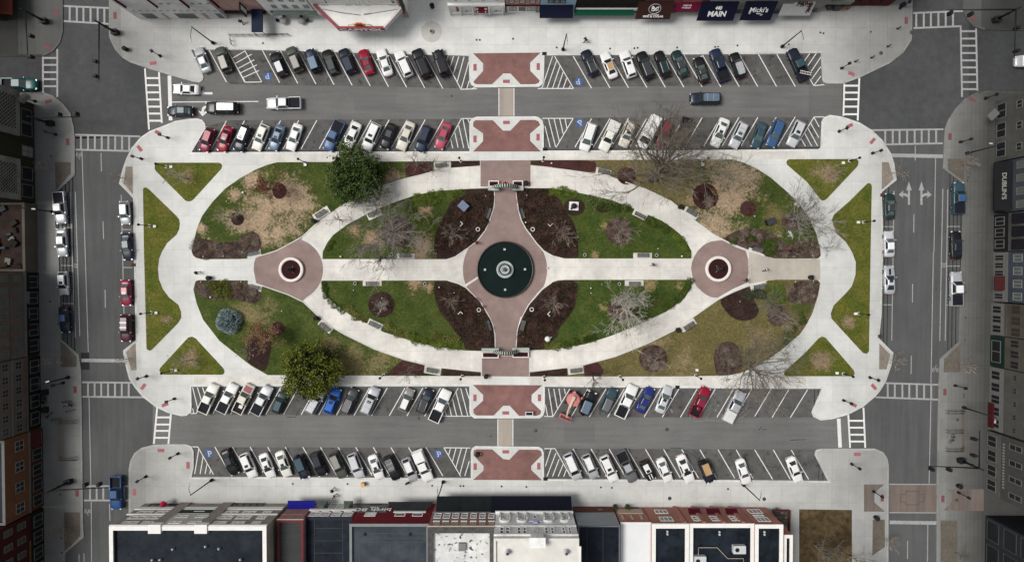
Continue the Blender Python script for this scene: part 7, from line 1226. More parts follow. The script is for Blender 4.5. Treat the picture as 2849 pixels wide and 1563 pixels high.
t,h,u0,u1=bot('seven_window_building','brick building with two rows of seven white framed windows at the bottom',FB,'B2',1672,2476,506,BRO,mat('roof_stained',(.58,.58,.57),.8,c2=(.45,.45,.44),scale=.8,detail=9,big=.2,bigscale=.6,speck=(1.3,.9,.34)),mat('cap_dark',(.075,.072,.07),.7,c2=(.04,.04,.04),scale=1),.8,.5)
for i in range(7):
 x=1760+i*107;window(FB,t,FB.rect('B2',x,330,x+68,392),M_FRW,M_WINP,1,2,.13,.07);x2=1742+i*109.5;window(FB,t,FB.rect('B2',x2+8,434,x2+66,480),mat('frame_cream',(.42,.39,.33),.7),M_WIND if i%3 else M_WIN,2,2,.09,.06);r=FB.rect('B2',x2,424,x2+76,433);band(FB,t,r[0],r[1],r[2],r[3],M_FRW,.12,'lintel')
r=FB.rect('B2',1700,484,2470,494);band(FB,t,u0,u1,r[2],r[3],mat('cream_band',(.48,.42,.33),.7),.14);r=FB.rect('B2',1700,318,2470,326);band(FB,t,u0,u1,r[2],r[3],M_FRG,.12)
aw,c,x,y,sz=awn_px(FB,t,'B2',1772,2478,312,126,mat('awning_blackgreen',(.008,.012,.011),.7,c2=(.004,.006,.008),scale=.6,streak=(1.5,.1,1)),2.6)
p=G('B2',2085,730,h-.2);b=MB();b.box((p.x,p.y,h-.25),(1.1,1.2,.5));put('roof_hatch',b,mat('hatch_grey',(.16,.16,.165),.7),t)
t,h,u0,u1=bot('ornate_building','ornate pale stone building with arched bays and cream roof at the bottom',FB,'B3',100,1122,632,STN,M_ROOFW,mat('cap_cream',(.53,.52,.48),.7),.35,.25)
for a,e in((178,292),(382,500),(698,818),(900,1005)):
 window(FB,t,FB.rect('B3',a+22,356,e-22,402),M_FRW,M_WINP,1,2,.12,.10);r=FB.rect('B3',a,345,e,412);b=MB();FB.box(b,r[0]-.1,r[0]+.14,r[2],r[3],0,.42);FB.box(b,r[1]-.14,r[1]+.1,r[2],r[3],0,.42);put('bay_pier',b,STN,t)
 r=FB.rect('B3',a-8,430,e+8,472);b=MB();rad=(r[1]-r[0])/2;cu=(r[0]+r[1])/2
 for i in range(8):
  a0,a1=PI*i/8,PI*(i+1)/8;z_=r[2];pts=[(cu+rad*math.cos(q),z_+rad*.85*math.sin(q))for q in(a0,a1)]+[(cu+rad*.72*math.cos(q),z_+rad*.62*math.sin(q))for q in(a1,a0)]
  b.add([FB.pt(u,zz,.45)for u,zz in pts]+[FB.pt(u,zz,0)for u,zz in pts],[[0,1,2,3],[0,4,5,1],[1,5,6,2],[2,6,7,3],[3,7,4,0]])
 put('arch',b,STN,t);panel(FB,t,(cu-rad*.72,cu+rad*.72,r[2]+.02,r[2]+.5),'arch_shadow_panel',M_WIND,0,.05)
for a,e in((172,298),(378,502),(702,835),(908,1045)):
 for k in(0,1):w0=a+(e-a)*.54*k;window(FB,t,FB.rect('B3',w0,500,w0+(e-a)*.44,578),M_FRW,M_WIND,1,2,.16,.12)
for k in(0,1):window(FB,t,FB.rect('B3',574+32*k,500,600+32*k,582),M_FRW,M_WIN,1,1,.1,.1)
window(FB,t,FB.rect('B3',570,360,615,402),M_FRW,M_WIN,1,1,.1,.2);r=FB.rect('B3',520,424,675,452);b=MB();zc=(r[2]+r[3])/2;uc=(r[0]+r[1])/2;FB.box(b,r[0],r[1],zc-.2,zc+.2,.1,.3);FB.box(b,uc-.35,uc+.35,r[2]-.2,r[3]+.3,.08,.36);put('balcony',b,mat('lilac_white',(.42,.42,.56),.6),t)
for y0,y1,o in((334,344,.5),(586,600,.25),(482,490,.2)):r=FB.rect('B3',200,y0,900,y1);band(FB,t,u0,u1,r[2],r[3],STN,o)
b=MB();r=FB.rect('B3',540,600,700,660);FB.box(b,r[0],r[1],h-.8,h+.9,-.9,.45);FB.box(b,r[0]-.25,r[1]+.25,h+.9,h+1.1,-1.0,.55);put('pediment',b,STN,t)
awn_px(FB,t,'B3',70,1040,330,124,mat('awning_inkblue',(.004,.005,.010),.7),2.6)
for xx in(265,965):p=G('B3',xx,790,h);b=MB();b.lathe([(.42,-.25),(.42,.05),(.3,.1),(.28,.45),(.36,.5),(.1,.6),(0,.6)],14,(p.x,p.y,h));put('roof_vent',b,M_HVAC,t);b=MB();b.ball((p.x,p.y,h+.7),.2,10);put('vent_cap',b,M_IRON2,t)
b=MB()
for i in range(9):p=G('B3',1138,740+40*i,h);b.box((u0*0+p.x-.1,p.y,h+.1),(.35,.5,.2))
put('battlement',b,M_CAPW,t)
t,h,u0,u1=bot('grey_roofed_shop','low brown fronted shop with grey sloping metal front and dark roof at the bottom',FB2,'B3',1108,1612,478,mat('metal_front',(.21,.225,.235),.5,c2=(.18,.195,.205),scale=.4),M_ROOFN,mat('cap_bluegrey',(.10,.115,.13),.5),.2)
r=FB2.rect('B3',1060,262,1560,318);s=panel(FB2,t,(u0,u1,.05,r[3]),'shop_front',wallmat('shopbrown',(.10,.04,.03)),0,.12)
for a,e in((1075,1140),(1335,1410)):window(Fc(1,FB2.val+.12,(0,1,0)),t,FB2.rect('B3',a,283,e,306),mat('frame_brown',(.12,.06,.04),.6),M_WIND,1,1,.08,.05,'shop_window')
p=FB2.pt((u0+u1)/2,h-.3,-8);b=MB()
for f in(-.28,.1):b.box((p.x+f*(u1-u0),p.y,h-.33),(.08,15,.05))
put('roof_seam',b,M_IRON2,t)
t,h,u0,u1=bot('three_window_building','brick building with beige sign band and white roof at the bottom',FB2,'B3',1616,1986,440,BRK,mat('roof_snow',(.60,.61,.61),.7,c2=(.55,.56,.57),scale=.4,big=.1),M_CAPW,.3,.2)
for x in(1590,1700,1815):window(FB2,t,FB2.rect('B3',x+18,352,x+78,402),mat('frame_tan',(.30,.22,.15),.7),M_WINT if False else M_WINP,1,2,.1,.05)
r=FB2.rect('B3',1570,290,1885,338);panel(FB2,t,r,'sign_band',mat('beige_band',(.38,.29,.23),.8,c2=(.33,.25,.2),scale=1.5),0,.15);r=FB2.rect('B3',1700,258,1840,276);panel(FB2,t,r,'shop_window',M_WIND,0,.06)
def pane3(F,t,q,m=M_FRW,n=3,nz=1):return window(F,t,F.rect(*q),m,M_WIN,n,nz,.10,.06)
t,h,u0,u1=bot('brick_pair_building','orange brick building with two triple windows and navy roof at the bottom',FB2,'B3',1988,2436,462,BRK,M_ROOFN,M_CAPW,.65,.5)
pane3(FB2,t,('B3',2012,290,2190,335));pane3(FB2,t,('B3',2068,374,2255,424));band(FB2,t,u0,u1,h-.2,h-.07,M_CAPW,.1)
for y in(545,575):p=G('B3',2175,y,h-.4);b=MB();b.lathe([(.17,0),(.17,.25),(0,.3)],10,tuple(p));put('roof_vent',b,M_HVAC,t)
t,h,u0,u1=bot('burgundy_awning_building','brick building with three burgundy awnings and roof units at the bottom right',FB2,'B4',288,1072,455,BRK,M_ROOFN,M_CAPW,.65,.5)
for a,e,wa,we in((270,425,305,478),(485,660,522,708),(715,870,752,930)):
 o,c,x,y,sz=awn_px(FB2,t,'B4',a+22,e+8,344,270,mat('awning_burgundy',(.055,.004,.012),.75),2.7,.2);r=FB2.rect('B4',wa,364,we,422)
 for k in(0,1):hw=(r[1]-r[0]);window(FB2,t,(r[0]+hw*.54*k,r[0]+hw*(.46+.54*k),r[2],r[3]),M_FRW,M_WIND,1,2,.13,.07)
for x in(225,445,668,890):q=FB2.rect('B4',x+0,300,x+60,440);b=MB();FB2.box(b,q[0]+.9,q[0]+1.5,.1,h-.3,0,.2);put('pilaster',b,BRK,t)
def hvac(F,t,tt,x,y,l,w_,h):p=G(tt,x,y,h);b=MB();b.box((p.x,p.y,h),(l,w_,1.1));o=put('roof_unit',b,M_HVAC,t);b=MB();b.lathe([(.34,.56),(.34,.62),(.30,.58),(0,.58)],16,(p.x-l*.2,p.y,h));b.box((p.x-l*.2,p.y,h+.60),(.6,.06,.03));put('fan_grille',b,M_IRON,o)
hvac(FB2,t,'B4',880,752,2.0,1.3,h-.2);hvac(FB2,t,'B4',412,885,1.9,1.5,h-.2)
b=MB();pl=[G('B4',x,y,h-.1)for x,y in((400,825),(400,740),(625,740),(750,870),(938,870),(938,960))];b.tube(pl,.05,5,smooth=False);put('roof_pipe',b,mat('pipe_cream',(.40,.36,.26),.6),t)
for y in(550,580):p=G('B4',650,y,h-.4);b=MB();b.lathe([(.17,0),(.17,.25),(0,.3)],10,tuple(p));put('roof_vent',b,M_HVAC,t)
t,h,u0,u1=bot('end_building','brick end building with two triple windows beside the brown lot',FB2,'B4',1074,1414,466,BRK,M_ROOFN,M_CAPW,.6,.5)
pane3(FB2,t,('B4',975,286,1175,333));pane3(FB2,t,('B4',1070,380,1270,430))
b=MB();r=FB2.rect('B4',1045,350,1195,366)
for i in range(7):c=r[0]+(r[1]-r[0])*(i+.3)/7;FB2.box(b,c,c+.22,r[2],r[3],0,.06)
put('sign_letters',b,M_LETW,t)
for y in(550,580):p=G('B4',1187,y,h-.4);b=MB();b.lathe([(.17,0),(.17,.25),(0,.3)],10,tuple(p));put('roof_vent',b,M_HVAC,t)
F3=Fc(1,plane_y(2160,1440),(0,1,0));t,h,u0,u1=bot('rear_annex','small set back brick annex with white rimmed roof beside the brown lot',F3,'B4',1416,1528,590,BRK,M_ROOFN,M_CAPW,.5,.5)
b=MB();b.box((0,0,.35),(2.9,.25,.7));b.box((1.45,-2.4,.35),(.25,5.0,.7));c=G('B4',1370,288,0);o=put('planter_wall',b,wallmat('planterbrick',(.13,.04,.04)),None,(c.x,c.y,.13));tag(o,'low dark red planter wall between the end building and the brown lot','wall')
for i,(x,y)in enumerate(((1300,320),(1350,380),(1420,330),(1410,430),(1300,300))):shrub(*Q('B4',x+30,y),.7,LG4,'dry brown shrub inside the red planter wall','dry shrubs in the red planter','leaf',.3)
for x,l in((1545,'left'),(1690,'right')):
 c=G('B3',x,235,PZT);t=thing('potted_conifer',f'dark slim potted conifer, {l} of two before the low brown shop','tree',c,0,'two potted conifers');b=MB();b.lathe([(.25,0),(.33,.5),(0,.5)],12);put('pot',b,M_IRON2,t);cm=crown_mesh(.42,.42,1.6,40,22,.16,5);cm.v=[(x_,y_,z_+.8)for x_,y_,z_ in cm.v];put('crown',cm,LEV1,t)
 # ------ top row (facades face the square, -y; their roofs lie above the frame)
def FT(y):return Fc(1,plane_y(1424,y),(0,-1,0))
def top(name,label,F,x0,x1,yb,h,wm,**k):
 u0,u1=sorted((P(x0,yb).dot(F.u),P(x1,yb).dot(F.u)));return building(name,label,F,u0,u1,h,16,wm,M_ROOFB,**k),u0,u1
PNK=wallmat('pink',(.42,.27,.24));GRN=mat('awning_green',(.006,.075,.045),.7);CRM=mat('awning_crimson',(.20,.006,.045),.7);BRW=mat('awning_brown',(.040,.018,.014),.75);M_PIL=wallmat('darkred',(.11,.008,.014));WH2=wallmat('offwhite',(.58,.58,.555),c2=(.52,.52,.50));WH3=wallmat('white2',(.75,.75,.72),c2=(.67,.67,.645))
F=FT(54);t,u0,u1=top('white_corner_building','white building with dark red pilasters at the top left',F,388,634,54,10.5,WH2)
for x0,x1 in((455,830),(990,1470),(1640,1890)):window(F,t,F.rect('U1',x0+60,218,x1-20,292),M_FRG,M_WIND,3,1,.12,.06,'shop_window')
for x0,x1 in((840,1000),(1480,1640)):panel(F,t,F.rect('U1',x0,215,x1,300),'door_panel',PNK,0,.05)
for x in(235,745,1250,1730):r=F.rect('U1',x-55,30,x+55,110);panel(F,t,(r[0],r[1],r[2],10.4),'pilaster',M_PIL,0,.35)
for i in range(13):r=F.rect('U1',380+i*108,172,440+i*108,180);panel(F,t,r,'wall_vent',M_FRG,0,.04)
for x in(835,960,1340,1465,1590):r=F.rect('U1',x-30,56,x+40,70);panel(F,t,r,'wall_vent',M_FRG,0,.05)
F=FT(44);t,u0,u1=top('pink_building','pinkish brick building with navy entrance canopy at the top left',F,640,752,44,11,PNK)
for x0,x1,m in((1900,1990,M_WINB),(2110,2200,mat('window_olive',(.09,.10,.06),.2)),(2365,2450,M_WINT)):window(F,t,F.rect('U1',x0,70,x1,132),mat('frame_sand',(.34,.27,.21),.7),m,1,1,.12,.05);window(F,t,F.rect('U1',x0-60,-25,x1-70,12),mat('frame_sand',(.34,.27,.21),.7),M_WINB,1,1,.12,.05)
r=F.rect('U1',1900,170,2560,190);band(F,t,u0,u1,r[2],r[3],M_IRON,.45);b=MB();a,e=G('U1',2292,515,2.8),G('U1',2468,515,2.8);b.box(((a.x+e.x)/2,(a.y+F.val)/2,2.8),(e.x-a.x,F.val-a.y,.3));put('canopy',b,mat('canopy_navy',(.010,.018,.045),.6,c2=(.006,.01,.02),scale=.8),t)
for x in(a.x+.15,e.x-.15):b=MB();b.tube([(x,a.y+.15,.1),(x,a.y+.15,2.7)],.05,6);put('canopy_post',b,M_IRON,t)
p=F.uz(*Q('U1',2230,160));b=MB();F.box(b,p[0]-.08,p[0]+.08,3.2,6.2,.1,1.5);s=put('blade_sign',b,M_IRON,t);b=MB()
for i in range(4):
 for sd in(-.1,.1):F.box(b,p[0]+sd-.01,p[0]+sd+.01,3.5+.62*i,3.95+.62*i,.4,1.1)
put('sign_letters',b,M_LETW,s)
F=FT(45);t,u0,u1=top('gridded_white_building','white building with window grid and grey green awning at the top',F,754,884,45,11.5,WH3)
for i,x in enumerate((280,450,620,790)):window(F,t,F.rect('U2',x+15,82,x+140,134),M_FRG,M_WINP,1,2,.12,.06);window(F,t,F.rect('U2',x-60,-25,x+60,28),M_FRG,M_WINP,1,2,.12,.06)
awn_px(F,t,'U2',335,1035,172,248,mat('awning_sage',(.12,.15,.135),.7,c2=(.09,.115,.10),scale=1),2.6);window(F,t,(u0+.6,u1-.6,.5,2.5),M_FRG,M_WIND,4,1,.12,.05,'shop_window')
t,u0,u1=top('theatre','white theatre with red edged marquee lettered CAPITOL at the top',F,888,1138,45,13,WHT)
for x0,x1,m in((1110,1230,M_WIND),(1500,1590,M_WINB),(1655,1745,M_WINB),(1810,1895,M_WINB),(2185,2300,M_WIND)):r=F.rect('U2',x0,-30,x1,60);window(F,t,r,M_FRW,m,1,2,.12,.05);r=F.rect('U2',x0-5,78,x1+10,100);panel(F,t,r,'window_sill',M_STONEW,0,.15)
zt,zb=5.2,4.1;K=[G('U2',x,y,zt)for x,y in((1000,118),(1380,440),(2100,436),(2425,112))];K=[Vector((p.x,p.y,0))for p in K];K[0].y=K[3].y=F.val-.02
M_MQ=mat('marquee_white',(.62,.615,.6),.6,c2=(.54,.535,.52),scale=.7,big=.15);M_MR=mat('marquee_red',(.24,.045,.06),.5,c2=(.18,.03,.045),scale=1)
b=MB();b.prism([(p.x,p.y)for p in K],zb,zt-.25,bottom=True);mq=put('marquee',b,M_MQ,t)
for i in range(3):
 a,e=K[i],K[i+1];d=e-a;n=Vector((d.y,-d.x,0)).normalized();n=-n if n.y>0 and i==1 else n;mid=(a+e)/2
 if n.dot(mid-(K[0]+K[3])/2)<0:n=-n
 b=MB();c=mid+n*.06;b.box((c.x,c.y,(zt+zb)/2+.05),(d.length+.1,.34,zt-zb+.2),rz=math.atan2(d.y,d.x));put('marquee_fascia',b,M_MR if i<2 else mat('marquee_pale',(.55,.50,.50),.5),mq)
a,e=K[1],K[2];M=frame_m(Vector(((a.x+e.x)/2,a.y-.245,(zt+zb)/2+.05)),Vector((1,0,0)),Vector((0,0,1)));text(mq,'CAPITOL',1.15,M,M_LETW,'lettering',.045,1.55)
b=MB();x,y=(a.x+e.x)/2-.1,a.y+.25;b.box((x,y,zt+.55),(.95,.25,1.1));put('marquee_emblem',b,mat('emblem_orange',(.36,.07,.02),.5,c2=(.25,.03,.02),scale=2),mq)
for s in(-1,1):
 b=MB();b.box((x+s*.68,y,zt+.5),(.35,.2,1.0));put('emblem_stripe',b,mat('emblem_yellow',(.50,.36,.11),.5),mq);b=MB();b.tube([(x+s*(.8+1.15*f),y,zt+.75*math.cos(f*PI/2)**.5)for f in(0,.3,.6,.85,1)],.07,5);put('emblem_arc',b,mat('emblem_yellow',(.50,.36,.11),.5),mq)
b=MB();r0,r1=Vector((K[0].x+1.2,F.val-.7,zt-.24)),Vector((K[3].x-.8,F.val-.7,zt-.24));mm=Vector(((r0.x+r1.x)/2,F.val-1.7,zt-.24));b.tube([r0,r0.lerp(mm,.5)+Vector((0,-.1,0)),mm],[.05,.09,.05],5);b.tube([mm+Vector((.5,.1,0)),mm.lerp(r1,.4),r1],[.14,.07,.05],5);put('marquee_stain',b,mat('stain',(.11,.11,.10),.9,c2=(.3,.3,.29),scale=2),mq)
panel(F,t,(u1-.9 if F.u.x>0 else u0,u1 if F.u.x>0 else u0+.9,.1,12.5),'brick_pier',PNK,0,.3);b=MB();F.box(b,u1-.1,u1+.08,4.8,10,.3,1.5);put('blade_sign',b,M_IRON,t)
F=FT(36);t,u0,u1=top('porch_building','white porch fronted building with red doorway awning at the top',F,1252,1405,30,10,WH3)
for x in(625,845,1065,1290):window(F,t,F.rect('U3',x,-30,x+95,28),M_FRW,M_WINP,1,2,.12,.05)
r=F.rect('U3',580,44,1440,66);band(F,t,u0,u1,r[2],r[3],M_CAPW,.5)
for x in(575,745,945,1205,1420):q=F.uz(*Q('U3',x,120))[0];b=MB();F.box(b,q-.12,q+.12,.1,r[2],.3,.55);put('porch_column',b,M_CAPW,t)
q=F.rect('U3',770,172,1420,180);b=MB();F.box(b,u0,u1,.9,1.05,.3,.5);put('porch_rail',b,M_CAPW,t)
awn_px(F,t,'U3',990,1185,90,214,mat('awning_wine',(.11,.008,.018),.7),2.3,.15);q=F.rect('U3',670,100,730,180);panel(F,t,q,'door',mat('door_rose',(.30,.12,.10),.6),0,.05)
for x in(1015,1155):c=G('U3',x,140,2.95);b=MB();b.lathe([(0,.03),(.26,.0),(.26,-.04)],12,tuple(c));b.box((c.x+(.06 if x<1100 else-.06),c.y-.42,c.z-.38),(.2,.2,.04));put('awning_emblem',b,mat('emblem_cream',(.48,.40,.34),.6),t)
for i,x in enumerate((855,1320)):
 c=G('U3',x,175,PZT);o=thing('bistro_table',f'dark cafe table {"left" if i == 0 else "right"} of the wine red doorway','table',c,0,'cafe tables on the porch');b=MB();b.lathe([(0,.72),(.4,.72),(.4,.76),(0,.76)],14);put('tabletop',b,M_IRON,o);b=MB();b.tube([(0,0,0),(0,0,.72)],.05,6);put('pedestal',b,M_IRON,o)
F=FT(34);t,u0,u1=top('pink_brick_shop','pink brick shop with white shopfront and grey shutters at the top',F,1407,1499,34,9.5,PNK)
for x in(1515,1685,1852):window(F,t,F.rect('U3',x,2,x+98,58),mat('frame_brown',(.12,.06,.04),.6),M_WINP,1,2,.12,.06)
r=F.rect('U3',1470,90,2000,200);panel(F,t,(u0,u1,.1,r[3]),'shop_front',WH3,0,.12);r=F.rect('U3',1470,78,2000,90);band(F,t,u0,u1,r[2],r[3],M_PIL,.2);F2=FT(34.0);F2.val-=.12
for x0,x1,m in((1520,1650,M_WINP),(1675,1790,M_WIND),(1810,1945,M_WINP)):window(F2,t,F2.rect('U3',x0,115,x1,175),M_FRG,m,2 if m is M_WINP else 1,1,.1,.05,'shop_window')
for x in(1485,1972):panel(F2,t,F2.rect('U3',x-15,112,x+15,195),'shutter',M_FRG,0,.08)
def shop(name,label,x0,x1,yb,wm,axs,aw,m,zb=2.5,h=10):
 F=FT(yb);t,u0,u1=top(name,label,F,x0,x1,yb,h,wm);r=awn_px(F,t,'13',axs[0],axs[1],aw[0],aw[1],m,zb);window(F,t,(u0+.4,u1-.4,.4,2.3),M_FRG,M_WIND,4,1,.12,.05,'shop_window');return F,t,u0,u1,r
F,t,u0,u1,r=shop('pale_blue_building','pale blue building with big navy awning at the top',1501,1596,36,wallmat('paleblue',(.30,.43,.52)),(360,690),(48,182),M_NAVY)
for k in range(3):window(F,t,F.rect('U3',2145+k*98,5,2230+k*98,50),M_IRON,M_WINP,1,1,.12,.06)
F,t,u0,u1,r=shop('black_fronted_shop','black fronted shop with long green awning at the top',1598,1770,36,wallmat('blackfront',(.018,.016,.015)),(700,1282),(80,156),GRN,2.5);b=MB();F.box(b,u0,u1,hz(F,'13',900,92),hz(F,'13',900,78),0,.3);put('white_ledge',b,M_CAPW,t)
def lett(r,rows,m=M_LETW):
 o,c,x,y,sz=r;yn=y.normalized();nz_=x.cross(yn).normalized()
 for s,size,dy,wd,bo in rows:text(o,s,size,frame_m(c+yn*dy+nz_*.03,x,y),m,'lettering',bo,wd)
 return c,x,yn,nz_
F,t,u0,u1,r=shop('brown_awning_shop','shop with brown awning lettered PIPE & CIGAR at the top',1780,1876,38,wallmat('winefront',(.20,.05,.055)),(1335,1682),(8,192),BRW,2.4)
c,x,yn,nz_=lett(r,[('PIPE & CIGAR',.52,-1.35,1.1,.018),('BOWLING GREEN',.20,-1.0,1.15,.008)]);b=MB();cc=c+yn*.25+nz_*.04;ring=[cc+(x*math.cos(a)+yn*math.sin(a))*.98 for a in[i*PI/14 for i in range(29)]];b.tube(ring,.035,5,cap=False)
kn=[(-.55,.28),(-.3,.5),(-.05,.3),(-.5,-.05),(-.45,-.38),(-.1,-.42),(.1,-.1),(.35,.3),(.6,.4),(.55,-.15),(.3,-.42),(.0,-.2),(-.35,.2)];b.tube([cc+x*p+yn*q for p,q in kn],.075,5);b.tube([cc+x*p+yn*q for p,q in((-.5,.42),(.62,-.4))],.06,5);put('awning_emblem',b,M_LETW,r[0])
F,t,u0,u1,r=shop('crimson_awning_shop','narrow shop with crimson awning lettered MENS WEAR at the top',1878,1948,36,wallmat('rosefront',(.30,.10,.09)),(1700,1945),(22,116),CRM,2.6);lett(r,[('MENS',.48,.30,1.15,.018),('WEAR',.48,-.28,1.15,.018)])
F,t,u0,u1,r=shop('navy_awning_shop','shop with navy awning lettered 440 MAIN at the top',1950,2066,40,wallmat('greyfront',(.22,.21,.20)),(1955,2325),(14,208),M_NAVY,2.4);lett(r,[('MAIN',1.45,-.60,.85,.045),('440',.95,.58,.75,.03)])
F,t,u0,u1,r=shop('blue_black_awning_shop','shop with blue black awning lettered Micki\'s at the top',2068,2176,40,wallmat('greyfront2',(.17,.16,.15)),(2392,2705),(12,204),M_NAVY,2.4);c,x,yn,nz_=lett(r,[("Micki's",1.35,.15,.85,.012)]);b=MB();b.tube([c+x*p+yn*q+nz_*.04 for p,q in((-.2,-.55),(.5,-.62),(.9,-.75),(.5,-.95))],.04,5);b.tube([c+x*p+yn*q+nz_*.04 for p,q in((-1.2,-.2),(-1.5,-.3),(-1.45,-.62),(-1.2,-.5))],.05,5);put('awning_flourish',b,M_LETW,r[0])
F,t,u0,u1,r=shop('white_awning_shop','shop with torn white awning and dry leaves at the top right',2178,2272,36,wallmat('greyfront3',(.2,.19,.18)),(2762,3075),(18,160),mat('awning_offwhite',(.33,.335,.325),.8,c2=(.29,.295,.285),scale=1.5),2.5);o,c,x,y,sz=r;yn=y.normalized();R=random.Random(3);lb=MB()
for i in range(160):a=R.random();p=c+x*((-.3+2.1*a)if i%2 else 1.9+R.gauss(0,.15))+yn*((.9+R.gauss(0,.25))if i%2 else R.uniform(-.8,1.1));leafquad(lb,p+Vector((0,0,.12+R.random()*.2)),.34,R)
put('dry_leaves',lb,mat('leaf_winter',(.10,.035,.022),.8,c2=(.03,.015,.012),scale=2),t)
F=FT(18);t,u0,u1=top('dark_brick_building','dark red brick building with planted front at the top right',F,2275,2470,16,10,wallmat('darkbrick',(.075,.018,.018)))
for i,x in enumerate((1330,1490,1655)):q=F.uz(*Q('U4',x,70));b=MB();F.box(b,q[0]-.12,q[0]+.12,2.2,2.6,0,.4);put('wall_lamp',b,M_IRON,t);window(F,t,(q[0]-1.1,q[0]+1.1,2.9,4.6),M_FRD,M_WIND,2,2,.1,.05)
panel(F,t,F.rect('U4',870,-10,1240,40),'side_panel',mat('panel_grey',(.22,.23,.20),.8,c2=(.15,.16,.14),scale=1),0,.4)
for x,l in((900,'left'),(1150,'right')):shrub(*Q('U4',x,112),.8,LG7 if x>1000 else LG4,f'dry reddish shrub against the dark brick front, {l} one','dry shrubs at the dark brick front','leaf',PZT)
b=MB();b.box((0,0,.5),(1.0,.7,1.0));b.box((0,0,1.02),(1.1,.8,.06));o=put('utility_box',b,M_IRON2,None,G('U4',995,150,PZT));tag(o,'grey box between two dry shrubs at the top right','utility box')
M_WPD=mat('window_side_shaded',(.075,.08,.078),.35,c2=(.05,.054,.053),scale=.7)
# ------ side rows: compact facades with edge vignette painted into their colours, left (+x), right (-x)
def FX(x,y,sgn):return Fc(0,P(x,y).x,(sgn,0,0))
def side(name,label,x,y0,y1,sgn,h,wm,rm=M_ROOFN,cm=None):
 F=FX(x,(y0+y1)/2,sgn);u0,u1=sorted((P(x,y0).dot(F.u),P(x,y1).dot(F.u)));return F,building(name,label,F,u0,u1,h,18,wm,rm,cm or wm,.4),u0,u1
def grid(F,t,u0,u1,zs,n,w_,hh,fr,gl,nx=1,nz=2):
 for z_ in zs:
  for i in range(n):c=u0+(u1-u0)*(i+.5)/n;window(F,t,(c-w_/2,c+w_/2,z_,z_+hh),fr,gl,nx,nz,.12,.07)
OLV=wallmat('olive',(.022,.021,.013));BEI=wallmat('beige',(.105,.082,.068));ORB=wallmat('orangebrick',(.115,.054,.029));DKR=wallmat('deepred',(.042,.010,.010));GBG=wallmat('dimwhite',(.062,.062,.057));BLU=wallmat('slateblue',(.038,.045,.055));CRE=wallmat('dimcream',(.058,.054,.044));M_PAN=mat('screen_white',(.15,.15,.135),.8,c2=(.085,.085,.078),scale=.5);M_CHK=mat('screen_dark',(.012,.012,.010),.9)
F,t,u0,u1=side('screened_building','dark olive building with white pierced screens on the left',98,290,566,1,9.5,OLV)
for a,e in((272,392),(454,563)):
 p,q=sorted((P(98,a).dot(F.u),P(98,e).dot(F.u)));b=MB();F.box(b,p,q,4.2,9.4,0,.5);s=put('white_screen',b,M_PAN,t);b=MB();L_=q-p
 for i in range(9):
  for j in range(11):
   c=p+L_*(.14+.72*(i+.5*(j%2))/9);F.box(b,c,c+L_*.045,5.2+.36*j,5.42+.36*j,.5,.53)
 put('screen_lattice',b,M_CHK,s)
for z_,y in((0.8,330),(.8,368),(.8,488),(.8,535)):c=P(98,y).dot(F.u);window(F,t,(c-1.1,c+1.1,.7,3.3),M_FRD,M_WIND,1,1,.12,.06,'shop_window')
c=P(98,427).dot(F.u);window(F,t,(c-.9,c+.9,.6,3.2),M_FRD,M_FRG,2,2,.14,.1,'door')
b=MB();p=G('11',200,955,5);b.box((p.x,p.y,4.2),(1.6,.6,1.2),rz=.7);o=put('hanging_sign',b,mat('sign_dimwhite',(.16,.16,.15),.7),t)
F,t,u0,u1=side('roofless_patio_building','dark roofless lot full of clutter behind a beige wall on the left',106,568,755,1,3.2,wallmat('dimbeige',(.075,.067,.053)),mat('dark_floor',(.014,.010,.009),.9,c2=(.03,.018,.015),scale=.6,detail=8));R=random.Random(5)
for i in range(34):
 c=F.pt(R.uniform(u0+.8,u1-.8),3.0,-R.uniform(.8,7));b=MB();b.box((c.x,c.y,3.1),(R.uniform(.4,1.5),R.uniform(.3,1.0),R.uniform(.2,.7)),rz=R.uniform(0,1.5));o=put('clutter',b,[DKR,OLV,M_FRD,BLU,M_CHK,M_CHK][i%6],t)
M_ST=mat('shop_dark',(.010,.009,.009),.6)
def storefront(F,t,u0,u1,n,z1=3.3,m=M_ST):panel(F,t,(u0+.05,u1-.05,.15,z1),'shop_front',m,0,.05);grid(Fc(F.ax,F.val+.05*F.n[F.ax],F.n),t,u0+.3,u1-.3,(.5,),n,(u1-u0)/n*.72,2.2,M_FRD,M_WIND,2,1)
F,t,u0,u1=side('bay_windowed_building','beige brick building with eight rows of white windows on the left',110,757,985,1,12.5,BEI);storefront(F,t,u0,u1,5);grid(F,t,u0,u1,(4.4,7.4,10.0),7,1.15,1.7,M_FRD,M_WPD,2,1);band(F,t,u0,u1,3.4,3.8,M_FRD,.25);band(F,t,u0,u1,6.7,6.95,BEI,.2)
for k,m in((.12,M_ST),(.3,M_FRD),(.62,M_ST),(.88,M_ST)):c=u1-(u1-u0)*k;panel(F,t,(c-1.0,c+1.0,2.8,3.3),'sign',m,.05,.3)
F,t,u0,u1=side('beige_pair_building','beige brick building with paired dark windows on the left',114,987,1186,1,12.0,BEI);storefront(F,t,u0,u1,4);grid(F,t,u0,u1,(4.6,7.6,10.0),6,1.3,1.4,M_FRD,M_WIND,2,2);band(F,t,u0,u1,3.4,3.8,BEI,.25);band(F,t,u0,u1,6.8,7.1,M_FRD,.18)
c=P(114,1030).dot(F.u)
for k in range(2):b=MB();q=F.pt(u0+3+3*k,0,1.0);b.box((q.x,q.y,.55),(.9,.9,.9));o=put('planter_box',b,M_IRON,None);tag(o,f'black box on the left pavement against the beige shops, {"lower" if k == 0 else "upper"} one','planter')
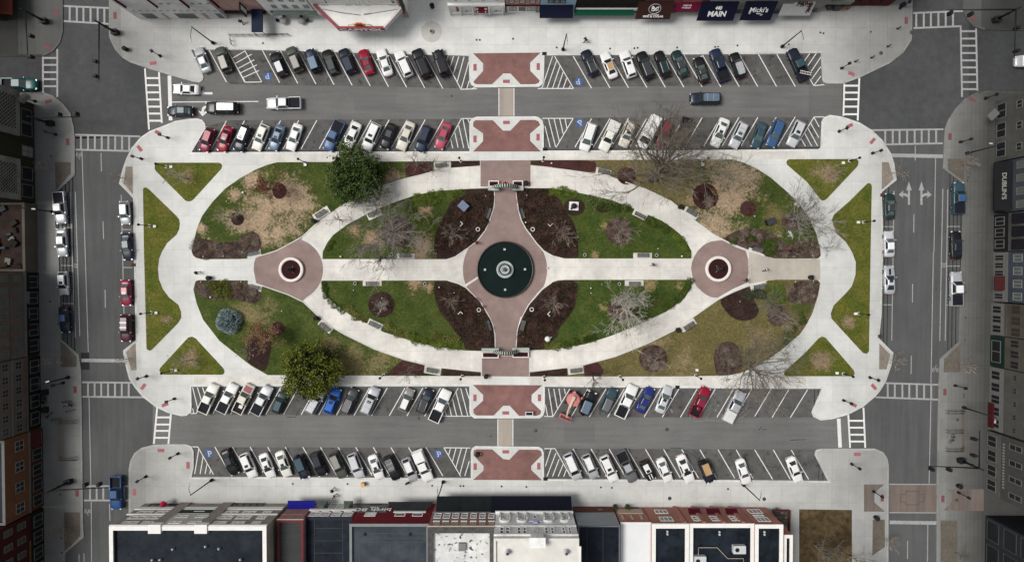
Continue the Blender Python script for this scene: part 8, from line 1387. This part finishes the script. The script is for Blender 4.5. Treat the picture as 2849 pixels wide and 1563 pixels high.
shrub(118,1110,.9,LEVD,'dark shrub against the beige shopfronts on the left',None,'leaf',PZT)
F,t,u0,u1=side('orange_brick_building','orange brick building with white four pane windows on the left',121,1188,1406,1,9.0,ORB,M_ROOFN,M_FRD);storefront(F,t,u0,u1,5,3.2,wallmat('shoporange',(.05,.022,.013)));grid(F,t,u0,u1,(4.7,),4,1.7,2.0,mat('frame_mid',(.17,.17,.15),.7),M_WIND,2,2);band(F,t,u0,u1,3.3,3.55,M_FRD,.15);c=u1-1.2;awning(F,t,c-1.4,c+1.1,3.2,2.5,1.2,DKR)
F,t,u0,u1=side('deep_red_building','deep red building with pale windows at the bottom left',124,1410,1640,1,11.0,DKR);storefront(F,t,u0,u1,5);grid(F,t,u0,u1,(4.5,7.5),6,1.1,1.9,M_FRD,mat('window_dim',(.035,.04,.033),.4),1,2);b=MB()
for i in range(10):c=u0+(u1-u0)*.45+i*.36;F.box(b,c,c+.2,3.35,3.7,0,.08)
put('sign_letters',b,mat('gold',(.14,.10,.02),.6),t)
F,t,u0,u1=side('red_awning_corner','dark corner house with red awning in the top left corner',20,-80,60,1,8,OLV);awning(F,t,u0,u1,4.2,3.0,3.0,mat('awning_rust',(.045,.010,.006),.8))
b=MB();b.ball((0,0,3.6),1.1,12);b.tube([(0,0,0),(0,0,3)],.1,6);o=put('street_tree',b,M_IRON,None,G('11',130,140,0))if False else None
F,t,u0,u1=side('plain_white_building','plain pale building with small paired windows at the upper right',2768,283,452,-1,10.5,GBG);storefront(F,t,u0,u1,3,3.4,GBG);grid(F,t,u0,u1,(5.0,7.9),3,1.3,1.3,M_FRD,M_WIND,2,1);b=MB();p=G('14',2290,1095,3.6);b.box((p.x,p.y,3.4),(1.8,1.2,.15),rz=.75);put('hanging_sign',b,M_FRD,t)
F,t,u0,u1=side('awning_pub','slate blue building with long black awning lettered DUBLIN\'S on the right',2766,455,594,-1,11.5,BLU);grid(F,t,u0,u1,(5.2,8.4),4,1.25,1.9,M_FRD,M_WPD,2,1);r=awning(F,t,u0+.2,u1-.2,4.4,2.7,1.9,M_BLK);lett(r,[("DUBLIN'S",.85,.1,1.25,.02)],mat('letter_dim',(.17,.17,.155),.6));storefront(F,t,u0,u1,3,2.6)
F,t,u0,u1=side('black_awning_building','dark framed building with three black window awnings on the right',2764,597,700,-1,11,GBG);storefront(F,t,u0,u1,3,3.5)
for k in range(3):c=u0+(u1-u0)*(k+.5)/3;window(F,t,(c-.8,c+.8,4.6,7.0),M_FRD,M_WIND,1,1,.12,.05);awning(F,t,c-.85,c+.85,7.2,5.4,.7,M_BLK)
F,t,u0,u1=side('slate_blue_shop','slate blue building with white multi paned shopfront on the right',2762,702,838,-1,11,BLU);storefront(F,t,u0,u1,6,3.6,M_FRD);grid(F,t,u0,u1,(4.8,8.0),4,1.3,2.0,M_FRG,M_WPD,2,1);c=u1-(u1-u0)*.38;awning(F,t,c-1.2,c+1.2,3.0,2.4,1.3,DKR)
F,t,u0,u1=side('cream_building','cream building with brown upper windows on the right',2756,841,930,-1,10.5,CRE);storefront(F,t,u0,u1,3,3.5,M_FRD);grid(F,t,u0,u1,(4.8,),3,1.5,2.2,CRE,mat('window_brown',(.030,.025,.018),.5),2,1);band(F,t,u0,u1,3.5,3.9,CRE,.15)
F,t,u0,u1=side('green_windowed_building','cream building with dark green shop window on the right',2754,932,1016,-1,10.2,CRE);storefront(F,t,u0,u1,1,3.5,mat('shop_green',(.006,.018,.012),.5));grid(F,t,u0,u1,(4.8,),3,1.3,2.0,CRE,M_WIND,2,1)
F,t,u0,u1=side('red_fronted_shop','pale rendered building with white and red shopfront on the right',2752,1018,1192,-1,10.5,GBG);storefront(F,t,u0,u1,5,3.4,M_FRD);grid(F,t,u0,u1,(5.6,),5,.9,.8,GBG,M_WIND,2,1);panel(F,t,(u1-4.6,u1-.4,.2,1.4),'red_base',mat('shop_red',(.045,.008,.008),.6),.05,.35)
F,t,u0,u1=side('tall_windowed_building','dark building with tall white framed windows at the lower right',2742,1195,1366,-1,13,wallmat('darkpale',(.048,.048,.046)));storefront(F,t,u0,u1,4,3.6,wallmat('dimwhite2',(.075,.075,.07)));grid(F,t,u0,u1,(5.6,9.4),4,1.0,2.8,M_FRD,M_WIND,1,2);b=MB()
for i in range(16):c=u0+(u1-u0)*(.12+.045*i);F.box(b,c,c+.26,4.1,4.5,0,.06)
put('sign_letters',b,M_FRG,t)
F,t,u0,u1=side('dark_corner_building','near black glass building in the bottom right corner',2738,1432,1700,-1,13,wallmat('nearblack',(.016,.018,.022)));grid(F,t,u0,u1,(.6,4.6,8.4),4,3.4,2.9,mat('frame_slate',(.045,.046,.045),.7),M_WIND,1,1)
for o in COL.objects:
 l=o.get('label')
 if l:o['label']=' '.join(l.split())
